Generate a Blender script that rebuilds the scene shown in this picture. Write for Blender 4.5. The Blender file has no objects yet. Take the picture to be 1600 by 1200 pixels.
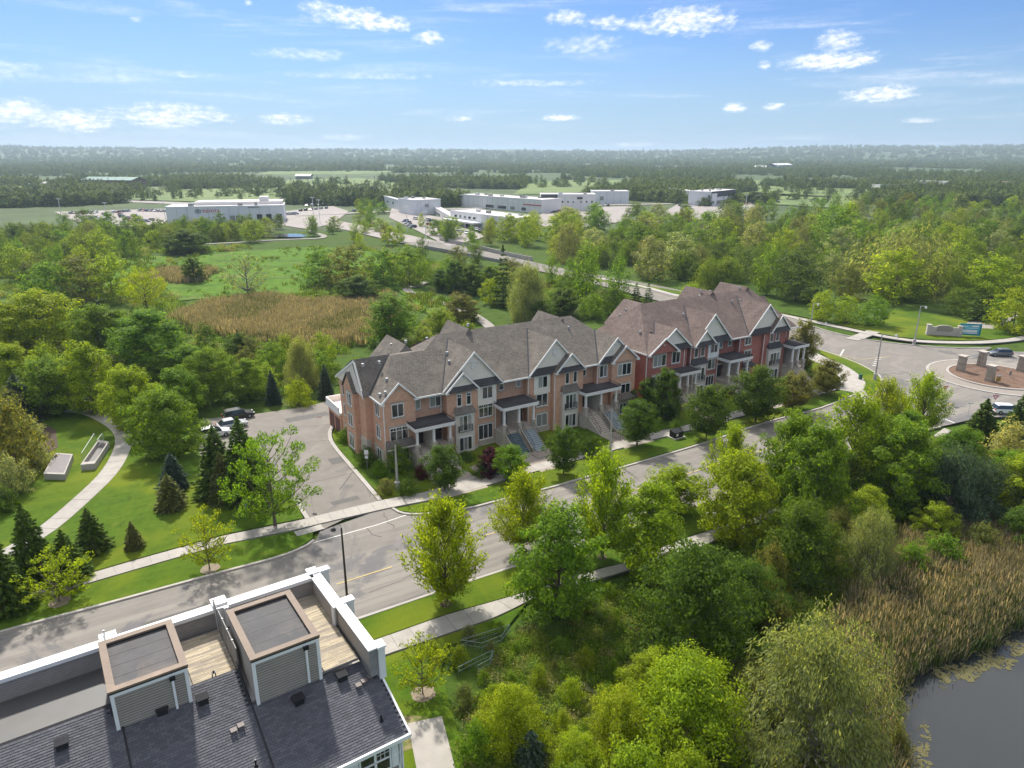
import bpy, bmesh, math, random
import numpy as np
from mathutils import Vector, Matrix
from mathutils.geometry import tessellate_polygon
R = math.radians
random.seed(7); rng = np.random.default_rng(7)
scene = bpy.context.scene
COL = scene.collection

# ------------------------------------------------------------------ camera, sky, sun, exposure
cam_d = bpy.data.cameras.new('camera'); cam = bpy.data.objects.new('camera', cam_d); COL.objects.link(cam)
cam.location = (0, 0, 41.0)
cam.rotation_euler = (R(90 - 17.97), 0, 0)
cam_d.sensor_width = 36.0; cam_d.lens = 36.0 * 1110 / 1600
cam_d.clip_start = 0.5; cam_d.clip_end = 40000
scene.camera = cam
scene.render.engine = 'CYCLES'
scene.view_settings.view_transform = 'Standard'; scene.view_settings.look = 'None'
scene.view_settings.exposure = 1.65; scene.view_settings.gamma = 1.0
scene.view_settings.use_curve_mapping = False
cy = scene.cycles
cy.max_bounces = 6; cy.diffuse_bounces = 3; cy.glossy_bounces = 2; cy.transmission_bounces = 4; cy.transparent_max_bounces = 6; cy.volume_bounces = 0
cy.use_adaptive_sampling = True; cy.adaptive_threshold = 0.02
cy.use_denoising = True
try: cy.denoiser = 'OPENIMAGEDENOISE'; cy.denoising_input_passes = 'RGB_ALBEDO_NORMAL'
except Exception: pass
cy.sample_clamp_indirect = 6.0

SUN_AZ = -24.0; SUN_EL = 47.0            # azimuth east of the view direction, elevation
sd = Vector((math.sin(R(SUN_AZ)) * math.cos(R(SUN_EL)), math.cos(R(SUN_AZ)) * math.cos(R(SUN_EL)), math.sin(R(SUN_EL))))
sun_d = bpy.data.lights.new('sun', 'SUN'); sun_d.energy = 2.0; sun_d.angle = R(3.0); sun_d.color = (1.0, 0.955, 0.88)
sun = bpy.data.objects.new('sun', sun_d); COL.objects.link(sun)
sun.rotation_euler = (-sd).to_track_quat('-Z', 'Y').to_euler(); sun.location = (0, 0, 120)

world = bpy.data.worlds.new('World'); scene.world = world; world.use_nodes = True

class NT:
    """tiny node-tree helper"""
    def __init__(s, t): s.t = t; s.n = t.nodes; s.l = t.links
    def new(s, typ, **kw):
        n = s.n.new(typ)
        for k, v in kw.items(): setattr(n, k, v)
        return n
    def put(s, sock, v):
        if isinstance(v, bpy.types.NodeSocket): s.l.new(v, sock)
        else: sock.default_value = v
    def math(s, op, a, b=0.0, c=None, clamp=False):
        n = s.new('ShaderNodeMath', operation=op, use_clamp=clamp); s.put(n.inputs[0], a); s.put(n.inputs[1], b)
        if c is not None: s.put(n.inputs[2], c)
        return n.outputs[0]
    def mix(s, f, a, b, bt='MIX'):
        n = s.new('ShaderNodeMix', data_type='RGBA', blend_type=bt, clamp_factor=True)
        s.put(n.inputs[0], f); s.put(n.inputs[6], a); s.put(n.inputs[7], b); return n.outputs[2]
    def ramp(s, f, *stops):
        n = s.new('ShaderNodeValToRGB'); cr = n.color_ramp
        while len(cr.elements) < len(stops): cr.elements.new(0.5)
        for e, (p, c) in zip(cr.elements, stops): e.position = p; e.color = c if len(c) == 4 else (*c, 1)
        s.put(n.inputs[0], f); return n.outputs[0]
    def noise(s, vec, scale, detail=4, rough=.55, dist=0.0, out=0):
        n = s.new('ShaderNodeTexNoise'); s.put(n.inputs['Vector'], vec); n.inputs['Scale'].default_value = scale
        n.inputs['Detail'].default_value = detail; n.inputs['Roughness'].default_value = rough; n.inputs['Distortion'].default_value = dist
        return n.outputs[out]
    def vmul(s, vec, v):
        n = s.new('ShaderNodeVectorMath', operation='MULTIPLY'); s.put(n.inputs[0], vec); n.inputs[1].default_value = v; return n.outputs[0]
    def sstep(s, v, a, b):
        n = s.new('ShaderNodeMapRange', interpolation_type='SMOOTHSTEP'); s.put(n.inputs[0], v)
        n.inputs[1].default_value = a; n.inputs[2].default_value = b; return n.outputs[0]

def build_world():
    t = NT(world.node_tree); t.n.clear()
    sky = t.new('ShaderNodeTexSky', sky_type='NISHITA', sun_disc=False, sun_elevation=R(SUN_EL), sun_rotation=R(SUN_AZ) % (2 * math.pi))
    sky.altitude = 200; sky.air_density = 1.0; sky.dust_density = 0.6; sky.ozone_density = 1.6
    co = t.new('ShaderNodeTexCoord').outputs['Generated']
    sep = t.new('ShaderNodeSeparateXYZ'); t.l.new(co, sep.inputs[0]); X, Y, Z = sep.outputs
    # azimuth and elevation of the view direction, in degrees
    az = t.math('MULTIPLY', t.math('ARCTAN2', X, Y), 57.2958)
    el = t.math('MULTIPLY', t.math('ARCSINE', Z), 57.2958)
    v = t.new('ShaderNodeCombineXYZ'); t.l.new(az, v.inputs[0]); t.l.new(t.math('MULTIPLY', el, 2.2), v.inputs[1])
    A = v.outputs[0]
    n1 = t.noise(A, 0.42, 6, .62); n2 = t.noise(A, 1.7, 5, .6)
    n3 = t.noise(A, 5.5, 4, .6)
    wob = t.math('ADD', t.math('ADD', t.math('MULTIPLY', t.math('SUBTRACT', n1, .5), 2.6), t.math('MULTIPLY', t.math('SUBTRACT', n2, .5), 1.9)), t.math('MULTIPLY', t.math('SUBTRACT', n3, .5), .8))
    total = None
    # fair weather cumulus: azimuth, elevation, half width, half height (degrees), density
    for (a, e, w, h, d) in CUMULUS:
        dx = t.math('DIVIDE', t.math('SUBTRACT', az, a), w)
        dy0 = t.math('SUBTRACT', el, e)
        dy = t.math('DIVIDE', dy0, h)
        r2 = t.math('ADD', t.math('MULTIPLY', dx, dx), t.math('MULTIPLY', dy, dy))
        m = t.math('SUBTRACT', t.math('ADD', 1.0, wob), r2)
        m = t.math('MULTIPLY', t.sstep(m, -0.25, 1.7), d * .92)
        total = m if total is None else t.math('MAXIMUM', total, m)
    # streaks of cirrus, and scattered small cumulus, thickened unseen overhead to add fill light
    st = t.new('ShaderNodeCombineXYZ'); t.l.new(t.math('ADD', t.math('MULTIPLY', az, .045), t.math('MULTIPLY', el, -.03)), st.inputs[0]); t.l.new(t.math('MULTIPLY', el, .55), st.inputs[1])
    c1 = t.noise(st.outputs[0], 1.25, 7, .62, .5)
    cirrus = t.math('MULTIPLY', t.sstep(c1, .49, .80), .38)
    sv = t.new('ShaderNodeCombineXYZ'); t.l.new(t.math('MULTIPLY', az, .09), sv.inputs[0]); t.l.new(t.math('MULTIPLY', el, .28), sv.inputs[1]); sv.inputs[2].default_value = 4.7
    c2 = t.noise(sv.outputs[0], 1.0, 7, .6)
    away = t.sstep(el, 13.0, 30.0)
    small = t.math('MULTIPLY', t.sstep(t.math('ADD', c2, t.math('MULTIPLY', away, .27)), .66, .76), .85)
    small = t.math('MULTIPLY', small, t.math('ADD', .12, t.math('MULTIPLY', away, .88)))
    mask = t.math('MAXIMUM', t.math('MAXIMUM', total, cirrus), small, clamp=True)
    up = t.sstep(el, -1.0, 0.0); mask = t.math('MULTIPLY', mask, up)
    skyc = t.mix(1.0, sky.outputs[0], (0.185, 0.260, 0.385, 1), 'MULTIPLY')
    hz = t.math('MULTIPLY', t.math('SUBTRACT', 1.0, t.sstep(el, 0.0, 9.0)), .7)
    cloudc = t.ramp(n2, (.34, (2.75, 2.95, 3.35)), (.60, (4.9, 4.8, 4.7)))
    skyc = t.mix(hz, skyc, (1.45, 2.1, 2.85, 1))
    c = t.mix(mask, skyc, cloudc)
    bg = t.new('ShaderNodeBackground'); t.l.new(c, bg.inputs[0]); bg.inputs[1].default_value = 0.10
    out = t.new('ShaderNodeOutputWorld'); t.l.new(bg.outputs[0], out.inputs[0])
FARK_L = [(-150, -12), (-46.0, 53.8), (-39.5, 57.5), (-29.6, 63.5), (-24.6, 66.3), (-22.5, 68.4), (-21.9, 69.8), (-21.9, 72.0)]
FARK_R = [(-15.1, 77.8), (-14.6, 77.2), (-13.4, 76.0), (-11.8, 75.6), (-9.2, 76.0), (-5.4, 77.0), (-0.8, 79.7), (4.9, 82.7), (8.6, 85.1), (17.8, 90.6), (29.6, 98.2), (41.0, 106.5), (48.5, 110.6), (54.0, 114.0), (63.2, 121.5)]
NEARK = [(-150, -27), (-60, 28), (-38, 41.5), (-14.0, 56.1), (-3.9, 62.3), (8.9, 69.8), (24.6, 79.3), (32.7, 84.6), (45.3, 92.4), (58.0, 99.5), (65.0, 103.4), (67.4, 104.5)]
STREET = [(-150, -12), (-46.0, 53.8), (-39.5, 57.5), (-29.6, 63.5), (-24.6, 66.3), (-22.5, 68.4), (-21.9, 69.8), (-21.9, 72.0), (-15.1, 77.8), (-14.6, 77.2), (-13.4, 76.0), (-11.8, 75.6), (-9.2, 76.0), (-5.4, 77.0), (-0.8, 79.7), (4.9, 82.7), (8.6, 85.1), (17.8, 90.6), (29.6, 98.2), (41.0, 106.5), (48.5, 110.6), (54.0, 114.0), (63.2, 121.5), (68.9, 125.6), (66.8, 112.4), (67.4, 104.5), (65.0, 103.4), (58.0, 99.5), (45.3, 92.4), (32.7, 84.6), (24.6, 79.3), (8.9, 69.8), (-3.9, 62.3), (-14.0, 56.1), (-38, 41.5), (-60, 28), (-150, -27)]
ISLAND_C = (93.5, 130.7)
UPPER_N = [(-52.2, 367.7), (-34.6, 353.8), (0.0, 297.2), (23.4, 260.1), (42.7, 235.7), (58.2, 213.3), (68.5, 197.2), (73.8, 182.4), (75.0, 170.9), (79.1, 162.6), (83.6, 157.8), (89.8, 154.4), (98.9, 151.6), (106.3, 152.2)]
UPPER_S = [(68.9, 125.6), (71.3, 130.4), (71.6, 134.6), (71.0, 141.5), (67.6, 151.1), (62.2, 155.5), (56.5, 175.1), (44.4, 202.6), (22.0, 243.3), (-5.1, 282.6), (-21.8, 305.0), (-39.3, 326.5), (-56.2, 351.2)]
DRIVE = [(-21.9, 72.0), (-22.8, 73.1), (-24.8, 76.5), (-26.6, 78.8), (-31.5, 83.4), (-39.2, 88.3), (-44.6, 93.3), (-50.0, 105.3), (-50.1, 107.9), (-42.4, 110.3), (-34.9, 114.0), (-30.5, 118.4), (-22.0, 122.0)]
SW_FAR_N = [(-150, -6.5), (-49.3, 58.6), (-40.4, 65.3), (-32.4, 70.8), (-24.3, 74.6), (-22.8, 75.6), (-15.9, 79.5), (-11.0, 81.6), (-5.8, 85.7), (1.6, 88.9), (8.7, 93.3), (20.1, 101.0), (28.2, 105.3), (37.7, 111.8), (45.1, 116.7), (56.2, 123.4), (61.4, 127.2)]
SW_FAR_S = [(-150, -8.6), (-48.4, 57.2), (-39.5, 63.6), (-31.7, 69.0), (-23.6, 72.7), (-22.2, 73.6), (-15.1, 77.3), (-8.0, 80.4), (0.9, 86.3), (7.6, 90.6), (19.5, 98.0), (29.1, 103.7), (37.3, 108.8), (46.7, 115.0), (57.9, 121.9), (62.2, 125.6)]
SW_NEAR_N = [(-150, -29.5), (-60, 25.5), (-36, 39), (-11.5, 53.1), (-6.0, 56.4), (0.7, 59.6), (9.1, 64.1), (11.2, 64.8), (18.7, 69.8), (23.5, 72.4), (30.6, 76.5), (41.3, 83.1), (54.4, 92.6), (63.6, 100.0), (67.7, 103.7)]
SW_NEAR_S = [(-150, -31.8), (-60, 23.3), (-35, 37), (-10.0, 51.3), (-1.2, 56.2), (1.4, 58.4), (8.5, 62.1), (12.4, 64.0), (20.4, 68.2), (23.5, 70.5), (30.7, 75.3), (41.6, 82.0), (54.8, 91.5), (64.2, 99.0), (68.2, 102.6)]
SW_CURVE = [(65.3, 151.6), (64.8, 145.9), (65.6, 136.8), (65.3, 130.4), (63.9, 125.3), (61.4, 121.9), (61.5, 124.1), (62.9, 120.1), (59.6, 112.4)]
SW_CURVE_C = [(62.9, 151.6), (64.0, 143.9), (65.6, 138.2), (65.4, 131.2), (64.1, 126.4), (60.5, 121.9)]
SW_CURVE_D = [(62.9, 126.4), (62.7, 122.6), (62.3, 118.4), (60.1, 112.4)]
SW_UPPER = [(28.9, 246.0), (41.8, 230.9), (50.2, 211.2), (63.4, 198.0), (73.5, 183.9), (79.1, 175.1), (84.2, 167.0), (89.2, 160.1), (95.0, 157.2), (104.8, 156.6), (111.4, 157.8), (119.3, 160.7), (125, 165), (150, 150)]
SW_UPPER_X = [(87.6, 167.6), (82.1, 162.6), (78.5, 159.5)]
PARK_PATH = [(-74.4, 112.1), (-70.4, 111.2), (-65.0, 107.0), (-60.9, 103.1), (-57.9, 98.5), (-55.7, 92.8), (-54.1, 86.9), (-53.6, 82.0), (-53.3, 77.2), (-53.1, 72.2), (-53.9, 68.4), (-54.7, 65.5)]
MEADOW_PATH = [(-28.4, 238.2), (-31.4, 230.9), (-34.1, 226.2), (-31.8, 218.5), (-26.4, 210.2), (-18.3, 199.8), (-10.9, 187.9), (-7.2, 178.7), (-4.7, 169.6)]
PATH_FAR = [(-147.3, 343.4), (-133.3, 348.6), (-115.8, 362.1), (-91.4, 367.7), (-114.9, 405.8)]
POND = [(26.7, 34.6), (27.2, 39.6), (28.7, 43.2), (30.2, 46.6), (32.0, 48.8), (34.9, 50.4), (38.5, 51.9), (42.2, 53.2), (44.6, 55.0), (47.8, 56.4), (54.6, 59.1), (75.0, 60.0), (95.0, 40.0), (80.0, 18.0), (45.0, 20.0)]
POND_FAR = [(-152.8, 356.5), (-158.7, 376.6), (-150.5, 385.9), (-130.7, 399.0), (-112.1, 389.1), (-107.8, 367.7), (-126.8, 356.5)]
LAWN_PARK = [(-150, -5), (-49.4, 58.8), (-40.5, 65.5), (-32.5, 71.1), (-24.6, 74.8), (-26.9, 79.2), (-31.5, 83.4), (-39.2, 88.3), (-44.6, 93.3), (-50.3, 105.3), (-59.3, 112.4), (-67.1, 115.0), (-77.0, 117.0), (-79.7, 112.4), (-85.1, 110.9), (-110, 110), (-150, 60)]
LAWN_VERGE_L = [(-150, -9), (-48.2, 57.0), (-39.4, 63.4), (-31.6, 68.8), (-23.5, 72.4), (-22.7, 72.0), (-22.3, 70.3), (-23.1, 68.4), (-24.7, 66.7), (-29.7, 63.8), (-39.6, 57.8), (-46.2, 54.0), (-150, -11.5)]
LAWN_VERGE_F = [(-14.1, 77.2), (-8.0, 80.0), (0.9, 85.9), (7.5, 90.2), (19.5, 97.5), (28.9, 103.1), (37.2, 108.2), (46.5, 114.4), (57.6, 121.2), (62.2, 123.8), (63.5, 122.3), (54.4, 115.0), (48.9, 111.5), (41.3, 107.3), (29.8, 99.0), (17.9, 91.3), (8.7, 85.7), (5.0, 83.2), (-0.8, 80.2), (-5.5, 77.7), (-9.3, 76.7), (-11.9, 76.2), (-13.5, 76.7)]
LAWN_VERGE_N = [(-150, -27.5), (-60, 27.5), (-38, 41), (-13.9, 55.7), (-3.9, 61.9), (8.9, 69.4), (24.5, 78.8), (32.5, 84.0), (45.0, 91.7), (57.6, 98.7), (64.4, 102.3), (63.7, 100.5), (54.7, 93.0), (41.4, 83.4), (30.7, 76.8), (23.6, 72.7), (18.7, 70.1), (11.2, 65.0), (9.1, 64.3), (0.8, 59.8), (-6.0, 56.6), (-11.6, 53.2), (-36, 39.4), (-60, 26), (-150, -29)]
LAWN_NEAR_S = [(-150, -32.5), (-60, 22.9), (-35, 36.6), (-9.8, 51.1), (-1.2, 56.0), (1.3, 58.0), (-0.6, 54.2), (-5.6, 52.0), (-5.9, 48.8), (-4.7, 44.5), (-3.7, 41.4), (-2.4, 38.3), (-1.6, 34.2), (-6, 20), (-100, -20)]
LAWN_VERGE_U = [(73.8, 180.2), (77.9, 172.3), (82.5, 165.1), (79.5, 163.5), (75.4, 172.0), (73.1, 178.3)]
LAWN_ISLE = [(67.7, 151.3), (71.2, 141.9), (71.8, 135.1), (70.7, 130.0), (68.6, 125.6), (63.7, 119.1), (63.7, 121.9), (64.1, 125.3), (65.4, 127.2), (66.6, 132.1), (66.6, 139.1), (66.7, 147.9)]
LAWN_HOUSE = [(-15.9, 79.7), (-11.0, 81.8), (-5.8, 85.9), (1.6, 89.1), (8.7, 93.5), (20.1, 101.3), (28.2, 105.6), (37.8, 112.1), (45.2, 117.0), (56.4, 123.8), (61.0, 127.6), (62.5, 127.6), (64.3, 130.4), (64.7, 137.7), (63.8, 147.9), (50.0, 140.0), (-17.0, 100.0), (-22.0, 112.0), (-28.0, 108.8), (-27.9, 104.2), (-27.5, 101.0), (-26.1, 97.2), (-20.8, 87.7)]
HOUSE_KERB = [(-28.1, 110.9), (-28.0, 107.9), (-28.1, 104.2), (-27.7, 101.0), (-26.3, 97.2), (-20.8, 87.7), (-16.1, 79.5)]
DRIVE_KERB_L = [(-26.9, 79.2), (-25.9, 77.3), (-24.3, 74.6)]
LAWN_NORTH = [(28.3, 240.7), (51.1, 215.3), (74.7, 187.1), (85.4, 169.6), (90.4, 162.6), (96.3, 159.5), (106.3, 159.0), (113.0, 160.1), (121.0, 163.2), (140, 160), (125.4, 169.6), (116.0, 180.2), (107.8, 196.3), (96.2, 180.2), (81.3, 176.5), (58.2, 213.3), (29.2, 248.7)]
REED_MEADOW = [(-87.4, 183.9), (-85.1, 198.0), (-76.3, 209.3), (-60.8, 201.6), (-54.3, 198.0), (-45.8, 209.3), (-38.8, 213.3), (-33.2, 180.2), (-35.7, 160.1), (-39.6, 151.6), (-48.2, 157.2), (-59.5, 160.1), (-70.8, 166.3)]
MEADOW_BRIGHT = [[(-136.5, 266.1), (-130.7, 311.2), (-89.2, 333.6), (-55.6, 311.2), (-49.3, 274.1), (-63.5, 251.4), (-64.7, 215.3), (-82.3, 215.3), (-97.4, 205.4)], [(-67.5, 205.4), (-63.3, 217.4), (-52.1, 220.6), (-36.6, 224.0), (-19.9, 180.2), (-8.3, 180.2), (-12.6, 196.3), (-28.1, 220.6), (-43.1, 238.2), (-49.3, 226.2)], [(-175.1, 301.1), (-145.5, 301.1), (-116.4, 238.2), (-131.4, 226.2)]]
LOT_FAR = [[(-338.7, 539.4), (-269.6, 571.6), (-212.7, 448.1), (-226.9, 427.9), (-254.0, 435.8), (-285.1, 470.3)], [(-138.5, 435.8), (-170.0, 545.6), (-147.2, 600.1), (-122.1, 545.6), (-109.7, 443.9), (-116.9, 412.9)], [(-82.8, 489.7), (-95.3, 578.4), (-47.4, 489.7), (-13.3, 373.6), (-29.7, 333.6), (-51.2, 399.0)], [(12.3, 465.7), (30.4, 578.4), (99.9, 600.1), (73.9, 465.7), (24.7, 399.0)], [(114.9, 545.6), (143.7, 631.5), (210.0, 631.5), (167.1, 499.9), (106.7, 465.7)]]
FIELDS = [[(-574.7, 825.0), (-531.6, 825.0), (-621.7, 954.0), (-689.6, 992.6)], [(-371.2, 685.3), (-210.0, 631.5), (-244.2, 825.0), (-292.8, 935.7), (-431.0, 869.1)], [(-265.8, 825.0), (-123.1, 785.1), (-143.7, 1034.6), (-272.2, 1310.3), (-367.9, 1213.5)], [(0.0, 760.5), (133.8, 853.9), (210.3, 1213.5), (30.1, 1156.4)], [(189.7, 992.6), (321.2, 972.9), (461.1, 1156.4), (258.6, 1244.1)], [(245.4, 760.5), (371.2, 685.3), (460.7, 853.9), (327.6, 992.6)], [(-522.5, 1510.9), (-269.4, 1558.5), (-287.3, 1849.6), (-585.0, 1783.0)], [(781.2, 1558.5), (938.1, 1466.0), (1275.8, 1998.6), (1077.6, 2082.4)], [(153.9, 705.2), (253.5, 578.4), (347.2, 685.3), (265.8, 825.0)]]
ROAD_EAST = [(139.0, 797.9), (270.3, 839.2), (398.5, 935.7), (534.5, 992.6)]
CUMULUS = [(-13.64, 9.59, 1.44, 0.51, 0.8), (-11.91, 9.18, 2.96, 0.74, 1), (-9.01, 8.78, 2.03, 0.6, 1), (-5.97, 8.01, 1.19, 0.51, 0.9), (-18.39, 9.71, 0.34, 0.23, 0.6), (-25.41, 8.33, 0.51, 0.28, 0.5), (3.95, 9.27, 1.52, 0.56, 0.75), (6.95, 8.94, 1.69, 0.51, 0.85), (12.37, 8.92, 3.81, 1.02, 1), (9.69, 8.76, 1.69, 0.46, 0.8), (5.15, 7.52, 3.17, 0.74, 0.45), (22.42, 6.01, 3.6, 0.65, 1), (22.6, 7.14, 1.61, 0.74, 0.85), (17.74, 7.12, 0.76, 0.37, 0.6), (18.04, 5.89, 0.51, 0.37, 0.8), (25.68, 3.85, 2.37, 0.6, 1), (16.31, 3.21, 0.8, 0.42, 1), (18.89, 3.12, 0.85, 0.33, 1), (-24.49, 2.51, 4.15, 0.84, 1), (-16.7, 2.38, 1.95, 0.42, 0.9), (-30.27, 1.99, 3.39, 0.74, 0.9), (-33.31, 2.49, 2.54, 0.93, 0.8), (-33.2, 4.9, 2.54, 0.74, 0.4), (3.77, 2.57, 1.61, 0.28, 0.9), (-3.96, 2.48, 1.02, 0.23, 0.8), (9.21, 0.64, 1.52, 0.19, 0.6), (-12.71, 1.18, 1.86, 0.28, 0.5), (28.41, 2.15, 1.19, 0.23, 0.6), (-22.74, 5.12, 1.1, 0.28, 0.45), (-15.2, 6.68, 3.39, 0.42, 0.45), (-11.27, 5.4, 5.93, 0.28, 0.35), (0.95, 4.98, 5.5, 0.28, 0.4)]
ROAD_EXIT = [(66.8, 112.4), (68.9, 125.6), (73.9, 130.4), (83.8, 126.4), (90.7, 119.1), (100.8, 117.3), (93.5, 107.9), (83.9, 109.1), (77.9, 108.8), (73.4, 107.3), (70.5, 105.9), (67.4, 104.5), (65.0, 103.4)]
MARKS_W = [[(76.9, 144.4), (78.1, 144.6)], [(75.9, 142.9), (77.1, 143.1)], [(75.0, 141.4), (76.1, 141.6)], [(74.1, 139.9), (75.2, 140.1)], [(73.2, 138.5), (74.3, 138.7)], [(69.7, 109.4), (70.8, 106.2)], [(58.6, 110.0), (68.9, 124.1)]]
MARKS_Y = [[(69.0, 112.4), (76.3, 115.7)], [(69.5, 111.5), (76.3, 115.7)]]
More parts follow.
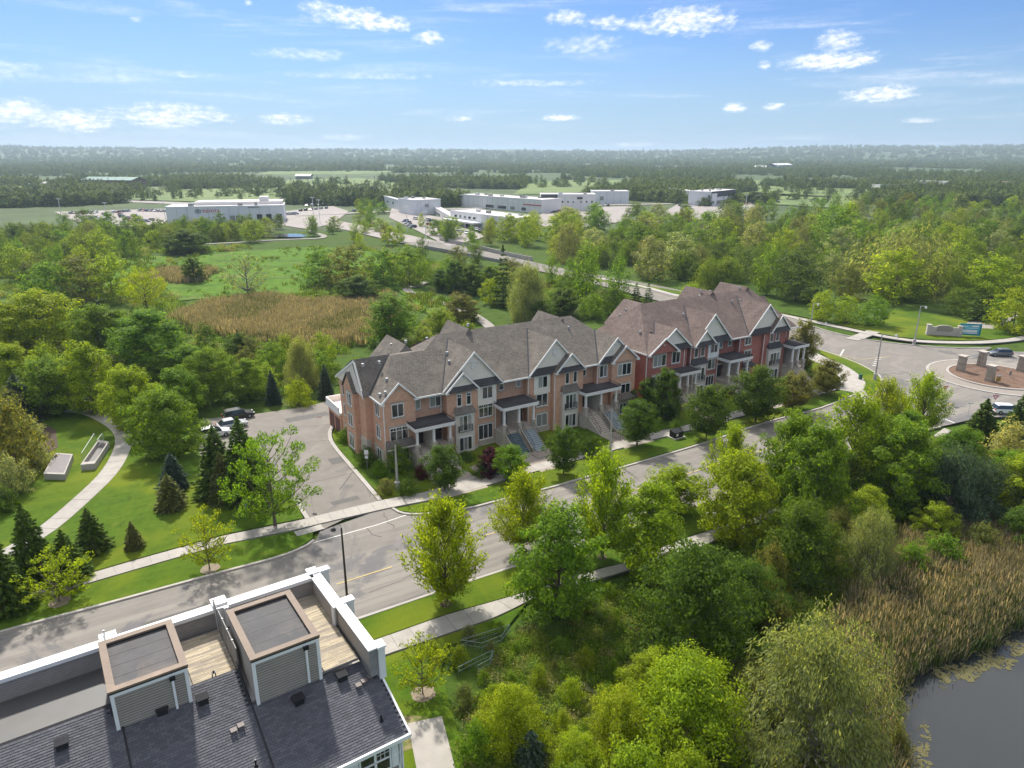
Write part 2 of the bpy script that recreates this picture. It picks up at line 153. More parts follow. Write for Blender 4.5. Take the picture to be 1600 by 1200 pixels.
TREES = [(-6.3, 58.0, 11.2, 6.6, 'vase', 'yg', 'upright yellow green maple on the verge nearest the white parapet'), (1.2, 67.6, 9.3, 6.1, 'vase', 'yg', 'upright maple partly behind the full dark maple beside the street'), (9.6, 66.3, 12.0, 5.7, 'vase', 'yg', 'airy upright maple on the verge above a narrow bare trunk'), (4.3, 56.1, 11.3, 7.6, 'lush', 'mg', 'full deep green maple growing over the edge of the pavement'), (13.7, 62.3, 10.6, 7.3, 'lush', 'yg', 'dense maple with bright lime top beside the pavement slabs'), (19.4, 76.5, 5.9, 6.5, 'round', 'yg', 'flat topped light green tree leaning over the kerb between maples'), (27.2, 80.7, 9.5, 5.0, 'vase', 'yg', 'slim upright maple rising behind a wider maple near the utility cover'), (24.8, 69.4, 10.5, 7.7, 'lush', 'yg', 'broad bright maple beside the small concrete pad in the verge'), (32.9, 76.5, 13.1, 7.1, 'lush', 'mg', 'tall maple with pale green crown just right of the wide bright maple'), (33.5, 71.2, 13.2, 7.6, 'lush', 'mg', 'wide mid green maple at the corner of the thicket'), (42.1, 80.7, 13.4, 7.4, 'lush', 'yg', 'tall lime green maple before the parked white car'), (46.0, 76.5, 12.2, 8.3, 'lush', 'mg', 'dark full maple between the lime maple and the feathery grey tree'), (62.3, 101.0, 9.7, 5.9, 'vase', 'yg', 'narrow upright maple standing alone at the roundabout entry'), (55.2, 98.5, 9.3, 5.7, 'vase', 'yg', 'young maple beside the street lamp with the long arm'), (38.4, 78.2, 8.4, 7.1, 'lush', 'dg', 'shaded maple low between two taller lime maples'), (-8.6, 82.1, 6.6, 4.9, 'round', 'dg', 'dark round street tree nearest the corner house'), (-0.2, 84.9, 5.3, 4.2, 'round', 'mg', 'small light round street tree by the black entry gate'), (6.9, 86.9, 6.9, 4.3, 'round', 'dg', 'dark round street tree in front of the painted stairs'), (18.4, 96.8, 7.0, 5.7, 'round', 'dg', 'dark street tree by the tapered lamp post and blue stairs'), (29.2, 99.0, 8.9, 6.3, 'round', 'dg', 'broad dark street tree behind the black utility box'), (39.0, 106.5, 9.4, 7.8, 'round', 'dg', 'largest dark street tree before the red brick row'), (46.9, 111.8, 6.6, 6.6, 'round', 'ol', 'olive spotted street tree before the far end of the red row'), (56.0, 120.1, 6.8, 5.7, 'round', 'ol', 'small olive street tree by the notice board post'), (22.5, 110.0, 6.6, 4.9, 'dense', 'dg', 'clipped dense hornbeam left of the pair by the red gable house'), (24.9, 107.9, 9.0, 4.8, 'dense', 'dg', 'taller pointed hornbeam right of the pair by the red gable house'), (56.1, 132.1, 10.9, 5.0, 'round', 'ol', 'bronze tinted tree hiding the end wall of the red row'), (-2.9, 86.9, 4.3, 3.1, 'dense', 'pu', 'purple leaved maple shrub in a front garden of the brown row'), (37.4, 117.3, 2.5, 2.7, 'dense', 'pu', 'small purple shrub beside the stairs of the red row'), (-31.3, 64.1, 6.9, 4.4, 'sapling', 'yg', 'young thin tree in a mulch ring on the street verge'), (-43.4, 58.4, 5.6, 5.2, 'sapling', 'yg', 'young bushy tree in a mulch ring nearest the left frame edge'), (-7.1, 46.2, 5.2, 3.7, 'sapling', 'yg', 'young tree in dry grass beside the dark shingle roof'), (-48.1, 62.3, 8.9, 4.7, 'spruce', 'dg', 'tall spruce of the group near the left end of the pavement'), (-47.4, 57.0, 8.7, 4.8, 'spruce', 'dg', 'spruce at the far left of the group by the pavement'), (-44.7, 62.3, 5.9, 4.7, 'spruce', 'dg', 'broad low spruce right in front of the tall spruce'), (-45.3, 67.6, 5.5, 4.3, 'spruce', 'dg', 'spruce at the right end of the group by the park path'), (-41.1, 68.1, 3.6, 2.4, 'spruce', 'ol', 'tiny dark spruce in its own mulch patch on the lawn'), (-43.2, 82.5, 5.5, 4.4, 'spruce', 'bg', 'blue spruce behind the brownish spruce on the lawn'), (-41.3, 77.3, 4.9, 4.3, 'spruce', 'ol', 'brownish young spruce on the lawn before the blue spruce'), (-36.7, 80.9, 9.5, 6.6, 'spruce', 'dg', 'dark spruce hiding the parked pickup at the lot edge'), (-32.9, 79.5, 11.2, 6.8, 'spruce', 'dg', 'tallest dark spruce at the edge of the parking lot'), (-35.4, 79.0, 6.9, 4.4, 'spruce', 'ol', 'low brown tinged spruce in front of the parking lot clump'), (-27.4, 73.1, 11.6, 8.9, 'locust', 'mg', 'open branched honey locust beside the asphalt driveway'), (-48.9, 93.3, 9.8, 8.9, 'lush', 'mg', 'full round maple on the lawn left of the parking lot'), (-58.7, 103.1, 10.4, 8.0, 'lush', 'yg', 'bright maple near the dark bollard of the park path'), (-69.2, 110.6, 11.6, 9.1, 'lush', 'yg', 'tall bright maple behind the white bin by the park path'), (-66.4, 87.3, 10.1, 8.3, 'shrub', 'ol', 'bronze crab apple thicket at the left frame edge'), (-75.0, 96.0, 9.9, 9.4, 'shrub', 'ol', 'bronze shrub mass beyond the curved mulch bed'), (-64.7, 88.9, 4.0, 3.9, 'shrub', 'fl', 'cream variegated dogwood along the mulch bed edge'), (-62.7, 80.7, 5.3, 4.8, 'shrub', 'fl', 'lower pale dogwood by the mulch edge'), (-71.8, 98.5, 3.6, 4.2, 'shrub', 'fl', 'upper pale dogwood near the crab apples'), (-61.2, 76.5, 3.4, 3.8, 'shrub', 'dg', 'low dark shrub at the end of the mulch bed'), (-78.4, 106.5, 8.3, 6.8, 'spruce', 'bg', 'spruce standing above the park flower bed'), (-75.9, 109.4, 9.8, 7.4, 'poplar', 'mg', 'light leafy birch in the row behind the park path'), (-75.7, 114.4, 9.0, 6.6, 'poplar', 'mg', 'slim leafy birch right of another birch behind the park'), (-52.0, 116.3, 9.5, 8.0, 'lush', 'mg', 'leafy tree at the back corner of the parking lot'), (-54.1, 109.4, 8.2, 7.4, 'lush', 'mg', 'leafy tree joining the lawn maple to the lot corner tree'), (-46.3, 118.4, 7.3, 6.3, 'lush', 'mg', 'young leafy tree behind the black lot fence'), (-41.4, 116.3, 6.2, 3.1, 'spruce', 'bg', 'slim blue spruce along the lot fence beside the golden shrub'), (-32.9, 119.1, 6.4, 3.2, 'spruce', 'bg', 'slim blue spruce along the lot fence nearest the brown row'), (-36.6, 115.3, 4.5, 4.9, 'shrub', 'yg', 'bright golden shrub at the lot fence'), (-38.7, 124.5, 9.4, 6.6, 'willow', 'sg', 'pale willow behind the golden shrub'), (-57.7, 145.9, 5.0, 5.5, 'dense', 'dg', 'dark rounded hawthorn in the rough grass below the reeds'), (-28.7, 126.4, 5.0, 6.0, 'shrub', 'mg', 'leafy shrub touching the side gable of the brown row'), (-27.5, 157.2, 11.4, 11.1, 'poplar', 'mg', 'tall twin poplar in the meadow behind the brown row roof'), (-19.8, 151.6, 5.1, 5.1, 'poplar', 'yg', 'slim lime poplar behind the brown row roof'), (-17.1, 165.1, 6.5, 6.1, 'poplar', 'yg', 'lime poplar right beside the curved meadow path'), (-12.9, 180.2, 6.7, 7.6, 'dense', 'ol', 'round olive shrub willow at the bend of the meadow path'), (-45.0, 205.4, 7.5, 11.2, 'dense', 'dg', 'leaning dark thicket at the end of the tan reed bed'), (-80.0, 213.3, 13.3, 15.1, 'bare', 'sg', 'half bare grey tree alone in the bright meadow'), (-106.9, 238.2, 8.1, 6.5, 'dense', 'dg', 'dark rounded tree by the pink grass patch'), (-100.3, 192.0, 11.4, 10.6, 'locust', 'yg', 'open leafy tree at the left tip of the reed bed'), (-141.3, 311.2, 10.1, 16.7, 'dense', 'dg', 'dark bush by the far pond path'), (-117.6, 207.3, 13.1, 13.2, 'lush', 'yg', 'tall lime tree above the grey thicket at left'), (-125.6, 205.4, 13.0, 15.0, 'lush', 'ol', 'olive crowned tree over the grey thicket at left'), (-131.1, 200.7, 12.2, 14.7, 'lush', 'mg', 'wide leafy tree left of the olive crown'), (-98.3, 143.9, 13.9, 14.8, 'lush', 'yg', 'big bright tree above the park at the left'), (-106.4, 143.9, 11.2, 12.1, 'lush', 'yg', 'bright tree cut by the left frame edge above the park'), (-71.0, 134.6, 11.9, 15.2, 'lush', 'mg', 'biggest round tree between the park and the tan reeds'), (-84.9, 141.5, 11.7, 10.6, 'lush', 'mg', 'leafy tree between the two biggest trees above the park'), (-87.9, 119.1, 9.9, 9.1, 'lush', 'yg', 'pale lime tree behind the park spruce'), (-82.2, 143.9, 9.6, 8.1, 'lush', 'mg', 'narrower tree against the biggest round tree'), (-61.6, 130.4, 6.4, 7.4, 'lush', 'mg', 'leafy tree below the tan reed bed left end'), (4.0, 180.2, 14.5, 10.9, 'willow', 'sg', 'pale silver willow beside the upper road'), (-2.5, 198.0, 17.2, 6.9, 'spruce', 'dg', 'tall dark spruce beside the upper road'), (21.7, 205.4, 17.7, 8.2, 'poplar', 'mg', 'tall bright poplar beside the upper road'), (13.0, 230.9, 10.4, 4.6, 'poplar', 'mg', 'thin poplar against the asphalt of the upper road'), (18.9, 224.0, 10.1, 5.3, 'poplar', 'mg', 'small poplar between the thin and the tall poplar'), (30.9, 205.4, 12.7, 6.7, 'poplar', 'mg', 'poplar right of the tallest one by the upper road'), (35.0, 198.0, 6.9, 4.7, 'spruce', 'dg', 'left one of two small spruces behind the red roof'), (38.4, 198.0, 6.9, 4.0, 'spruce', 'dg', 'right one of two small spruces behind the red roof'), (51.4, 200.7, 6.5, 5.9, 'poplar', 'yg', 'lime young tree above the ridge of the red row'), (27.4, 186.3, 7.2, 8.6, 'shrub', 'dg', 'dark shrub behind the ridge between the two rows'), (21.1, 183.9, 6.3, 8.5, 'shrub', 'mg', 'leafy shrub behind the roof peak of the brown row'), (13.7, 186.3, 7.2, 8.6, 'dense', 'dg', 'dark green shrub behind the brown roof ridge'), (7.3, 176.5, 5.8, 6.5, 'dense', 'dg', 'dark low cedar between willow and brown roof'), (-33.6, 232.1, 12.5, 12.6, 'lush', 'mg', 'leafy tree at the start of the meadow path'), (-42.1, 232.1, 11.9, 12.6, 'lush', 'mg', 'leafy tree left of the path start'), (-53.1, 229.7, 12.8, 14.6, 'lush', 'ol', 'olive leafy tree in the hedgerow across the meadow'), (-63.4, 233.3, 10.9, 12.7, 'lush', 'mg', 'leafy hedgerow tree beyond the bright meadow'), (-17.6, 220.6, 10.0, 7.2, 'dense', 'dg', 'dark cedar near the bridge end'), (-12.3, 217.4, 9.1, 7.9, 'dense', 'dg', 'second dark cedar near the bridge end'), (-7.1, 224.0, 7.5, 7.3, 'dense', 'mg', 'green cedar before the tall dark spruce'), (-22.4, 224.0, 6.5, 6.9, 'dense', 'dg', 'dark cedar nearest the meadow path bend'), (121.3, 220.6, 19.7, 30.1, 'willow', 'sg', 'huge grey green willow dome in the wood beyond the roundabout'), (111.5, 205.4, 15.2, 18.0, 'lush', 'yg', 'bright lime tree in front of the huge willow dome'), (135.2, 301.1, 20.9, 20.5, 'lush', 'mg', 'tall round tree in the wood left of the willow dome'), (84.6, 176.5, 7.1, 7.2, 'lush', 'yg', 'leafy verge tree by the upper pavement'), (90.7, 174.4, 7.5, 7.7, 'lush', 'mg', 'leafy tree at the wood edge by the pavement crossing'), (79.9, 180.2, 7.5, 6.6, 'lush', 'yg', 'leafy tree behind the far street lamp'), (81.2, 311.2, 14.9, 16.7, 'bare', 'sg', 'bare grey tree rising from the wood'), (139.6, 205.4, 13.0, 15.0, 'lush', 'yg', 'bright tree at the right side of the wood'), (120.1, 166.3, 10.9, 10.8, 'lush', 'yg', 'bright tree at the right frame edge by the gravel path'), (122.8, 176.5, 6.1, 6.5, 'shrub', 'mg', 'small round bush behind the teal billboard'), (121.0, 180.2, 8.0, 9.3, 'spruce', 'dg', 'dark evergreen behind the teal billboard'), (120.7, 187.9, 6.9, 8.6, 'lush', 'dg', 'dark tree behind the stone wall sign'), (69.6, 98.0, 7.0, 5.7, 'spruce', 'dg', 'dark spruce at the roundabout corner left of its taller neighbour'), (74.2, 97.0, 8.3, 5.3, 'spruce', 'dg', 'taller spruce at the roundabout corner by the frame edge'), (66.4, 87.3, 7.4, 6.9, 'flower', 'fl', 'white flowering shrub below the two spruces'), (51.9, 75.7, 8.7, 11.4, 'willow', 'bg', 'feathery grey green larch like tree above the reeds'), (56.1, 75.7, 7.1, 8.4, 'willow', 'bg', 'feathery grey tree beside the bright thicket at right'), (59.7, 74.9, 8.2, 7.6, 'lush', 'yg', 'bright lime thicket tree at the right frame edge'), (35.1, 61.2, 8.2, 5.9, 'willow', 'sg', 'sage green young willow between the thicket and the reeds'), (15.6, 50.8, 10.2, 11.0, 'shrubbig', 'dg', 'huge dark multi stemmed tree in the middle of the thicket'), (21.2, 55.4, 6.2, 7.1, 'shrubbig', 'dg', 'dark thicket tree joining the huge dark tree'), (28.8, 62.3, 8.3, 8.4, 'shrubbig', 'dg', 'dark thicket tree below the maples'), (33.7, 65.3, 6.0, 6.1, 'shrubbig', 'ol', 'olive thicket tree near the sage willow'), (21.3, 40.2, 11.1, 10.8, 'willow', 'sg', 'great silver willow at the bottom of the picture by the pond'), (18.7, 44.2, 4.4, 3.9, 'willow', 'sg', 'small pale willow leaning on the great silver willow'), (12.8, 41.1, 7.3, 8.9, 'shrubbig', 'yg', 'lime green thicket tree left of the great silver willow'), (10.9, 45.9, 4.1, 4.1, 'lush', 'yg', 'upright lime shrub tree beside the dark thicket'), (7.7, 41.1, 4.5, 5.1, 'shrubbig', 'yg', 'lime bush in front of the bottom thicket'), (0.0, 41.1, 4.9, 5.1, 'shrubbig', 'yg', 'lime bush beside the strip of lawn at the bottom'), (-2.6, 39.6, 3.4, 2.7, 'shrub', 'mg', 'leafy bush at the lawn edge near the bottom'), (4.6, 45.2, 2.3, 2.3, 'shrub', 'yg', 'small lime shrub alone in the weeds'), (1.3, 39.1, 3.4, 2.7, 'spruce', 'bg', 'blue green conifer among the bottom bushes'), (4.5, 38.8, 3.1, 4.0, 'shrubbig', 'yg', 'lime bush by the bottom frame edge'), (27.3, 40.2, 3.4, 2.3, 'shrub', 'ol', 'low willow scrub at the pond edge'), (40.5, 62.9, 3.7, 3.9, 'shrub', 'mg', 'leafy bush at the top of the pond reeds'), (44.4, 64.1, 4.1, 4.6, 'shrub', 'mg', 'wider leafy bush at the top of the pond reeds'), (49.9, 66.5, 3.9, 4.1, 'shrub', 'ol', 'olive bush at the top of the pond reeds right side'), (25.0, 59.6, 5.7, 3.7, 'shrub', 'ol', 'pale bush between the dark thicket trees'), (23.3, 52.9, 4.0, 3.4, 'shrub', 'ol', 'grey green bush on the reed margin'), (61.1, 91.5, 3.9, 6.3, 'shrub', 'mg', 'rounded hedge mass by the roundabout crossing'), (58.0, 83.4, 4.1, 5.0, 'shrub', 'ol', 'bronze bush behind the feathery grey tree'), (54.6, 86.3, 4.2, 5.1, 'shrub', 'mg', 'leafy bush beneath the lone upright maple'), (-26.5, 107.9, 3.0, 2.5, 'shrub', 'yg', 'yellow green shrub at the corner of the side entrance'), (-24.8, 98.5, 2.2, 2.9, 'shrub', 'mg', 'leafy shrub along the curved driveway kerb'), (-19.9, 89.8, 2.7, 3.2, 'shrub', 'dg', 'dark shrub by the house corner sign post'), (-17.5, 86.3, 2.5, 2.6, 'shrub', 'mg', 'light shrub in the corner garden'), (-15.3, 88.1, 3.6, 4.0, 'shrub', 'mg', 'round rich green shrub below the awning'), (-15.9, 81.6, 2.0, 3.3, 'shrub', 'ol', 'olive clipped shrub by the garden lamp post'), (-13.3, 81.2, 2.0, 3.2, 'shrub', 'dg', 'dark clipped shrub right of the garden lamp post'), (-11.9, 85.7, 2.4, 2.5, 'shrub', 'pu', 'low purple shrub by the first stairs'), (-6.5, 91.5, 1.7, 3.2, 'shrub', 'dg', 'clipped green hedge bush under the bay windows'), (-4.1, 86.3, 2.1, 2.6, 'shrub', 'dg', 'dark hedge bush by the pavement fence'), (9.6, 96.0, 2.5, 2.4, 'shrub', 'mg', 'green shrub beside the painted stairs'), (11.0, 93.3, 2.2, 3.1, 'shrub', 'dg', 'dark garden shrub near the lamp post'), (12.1, 94.9, 2.3, 2.4, 'shrub', 'mg', 'garden shrub in front of the cream bay'), (25.4, 103.1, 2.1, 2.6, 'shrub', 'mg', 'low clipped bush before the hornbeams'), (39.3, 114.0, 2.9, 2.6, 'shrub', 'dg', 'dark shrub between street trees of the red row'), (56.9, 130.4, 2.8, 3.2, 'shrub', 'mg', 'small shrub by the ramp of the red row end')]
LAMPS = [(-14.6, 82.1, 6.2, 'spire'), (13.8, 92.1, 7.4, 'spire'), (69.0, 128.8, 9.0, 'arm'), (90.5, 154.9, 8.9, 'arm2'), (73.3, 170.3, 6.4, 'arm2'), (-14.9, 55.1, 9.9, 'dark')]
FAR_CARS = [(-259.0, 439.8, 0), (-257.1, 441.9, 0), (-255.1, 443.9, 0), (-253.1, 446.0, 0), (-251.1, 448.1, 0), (-273.0, 465.7, 0), (-275.1, 475.0, 0), (-277.4, 484.7, 0), (-259.8, 456.8, 0), (-262.1, 465.7, 0), (-264.5, 475.0, 0), (-237.1, 443.9, 0), (-237.3, 449.6, 0), (-237.6, 455.3, 0), (-237.9, 461.2, 0), (-249.5, 470.3, 0), (-252.4, 479.8, 0), (-255.5, 489.7, 0), (-258.6, 499.9, 0), (-228.6, 448.1, 0), (-230.0, 456.8, 0), (-231.5, 465.7, 0), (-315.5, 521.8, 90), (-313.1, 522.7, 90), (-310.8, 523.7, 90), (-308.4, 524.6, 90), (-306.0, 525.6, 90), (-303.6, 526.6, 90), (-301.3, 527.5, 90), (-288.3, 527.5, 90), (-287.5, 529.9, 90), (-286.7, 532.2, 90), (-285.8, 534.6, 90), (-285.0, 537.0, 90), (-284.2, 539.4, 90), (-278.3, 545.6, 90), (-275.0, 544.7, 90), (-271.8, 543.8, 90), (-268.6, 542.9, 90), (-265.3, 542.0, 90), (-262.1, 541.2, 90), (-259.0, 540.3, 90), (-255.8, 539.4, 90), (-271.1, 505.2, 0), (-262.1, 489.7, 0), (-285.1, 510.6, 0), (-278.0, 499.9, 0), (-212.7, 448.1, 0), (-207.1, 446.7, 0), (-201.5, 445.3, 0), (-195.9, 443.9, 0), (-194.2, 439.8, 0), (-190.2, 440.9, 0), (-186.3, 441.9, 0), (-182.3, 442.9, 0), (-178.3, 443.9, 0), (-173.6, 452.4, 0), (-170.4, 454.6, 0), (-167.2, 456.8, 0), (-157.1, 456.8, 0), (-151.1, 456.8, 0), (-158.0, 510.6, 0), (-156.5, 512.5, 0), (-154.9, 514.3, 0), (-153.4, 516.1, 0), (-158.0, 545.6, 90), (-155.6, 550.6, 90), (-153.1, 555.7, 90), (-150.6, 560.9, 90), (-148.0, 566.2, 90), (-145.3, 571.6, 90), (-168.2, 600.1, 90), (-165.2, 605.1, 90), (-162.1, 610.2, 90), (-158.9, 615.4, 90), (-67.3, 456.8, 40), (-63.9, 443.9, 40), (-60.6, 431.8, 40), (-57.6, 420.3, 40), (-54.2, 465.7, 0), (-51.9, 460.1, 0), (-49.7, 454.6, 0), (-47.6, 449.2, 0), (-45.5, 443.9, 0), (-49.3, 435.8, 0), (-46.3, 429.2, 0), (-43.4, 422.8, 0), (-40.5, 416.6, 0), (-39.3, 435.8, 0), (-36.1, 429.8, 0), (-33.0, 424.1, 0), (-28.9, 435.8, 90), (-26.5, 427.9, 90), (-24.2, 420.3, 90), (-21.9, 412.9, 90), (-19.8, 405.8, 90), (-17.7, 399.0, 90), (-30.2, 405.8, 90), (-27.3, 396.7, 90), (-24.5, 388.0, 90), (-21.9, 379.6, 90), (24.8, 564.8, 90), (28.1, 571.6, 90), (31.4, 578.4, 90), (34.9, 585.5, 90), (38.4, 592.7, 90), (42.1, 600.1, 90), (30.1, 527.5, 0), (34.2, 536.4, 0), (38.3, 545.6, 0), (52.6, 600.1, 90), (56.9, 600.1, 90), (61.3, 600.1, 90), (65.7, 600.1, 90), (70.1, 600.1, 90), (74.5, 600.1, 90), (78.8, 600.1, 90), (71.8, 631.5, 90), (77.8, 634.9, 90), (83.7, 638.2, 90), (89.8, 641.6, 90), (95.9, 645.0, 90), (102.1, 648.5, 90), (137.7, 600.1, 90), (138.4, 592.7, 90), (139.1, 585.5, 90), (139.7, 578.4, 90), (140.3, 571.6, 90), (157.5, 631.5, 90), (162.3, 631.5, 90), (167.2, 631.5, 90), (172.0, 631.5, 90), (176.8, 631.5, 90), (193.4, 631.5, 90), (196.3, 628.2, 90), (199.1, 625.0, 90), (201.9, 621.8, 90), (204.7, 618.6, 90), (207.4, 615.4, 90), (215.5, 648.5, 90), (219.8, 646.3, 90), (224.0, 644.2, 90), (228.1, 642.0, 90), (232.3, 639.9, 90)]
ROAD_CARS = [(-84.3, 435.8), (-117.0, 539.4), (-63.2, 475.0)]
BUILDINGS = [((-210.8, 443.9), (-144.4, 461.2), 26, 9.9), ((-69.1, 510.6), (-50.9, 521.8), 26, 10.0), ((-107.0, 607.7), (-69.1, 510.6), 3, 7.7), ((-37.6, 443.9), (0.0, 389.1), 18, 8.0), ((-59.7, 539.4), (-37.6, 443.9), 4, 4.6), ((-43.1, 600.1), (21.3, 527.5), 20, 9.2), ((21.8, 551.8), (63.0, 551.8), 20, 11.7), ((69.6, 631.5), (100.6, 631.5), 20, 10.1), ((149.0, 705.2), (162.9, 600.1), 5, 9.5), ((162.9, 600.1), (194.8, 639.9), 20, 11.2), ((-534.8, 918.1), (-464.7, 901.2), 25, 10.0), ((621.7, 1921.2), (657.7, 1849.6), 25, 7.9), ((657.7, 1849.6), (724.5, 1921.2), 25, 13.7), ((434.0, 869.1), (470.3, 869.1), 20, 5.8), ((470.3, 869.1), (489.5, 839.2), 25, 7.3), ((574.7, 869.1), (613.7, 839.2), 30, 5.8), ((-625.8, 954.0), (-600.9, 954.0), 15, 3.2), ((-364.2, 1244.1), (-339.4, 1244.1), 15, 5.2), ((1155.9, 2272.9), (1175.5, 2272.9), 15, 7.5), ((6034.3, 10046.1), (6293.0, 10046.1), 25, 32.8)]
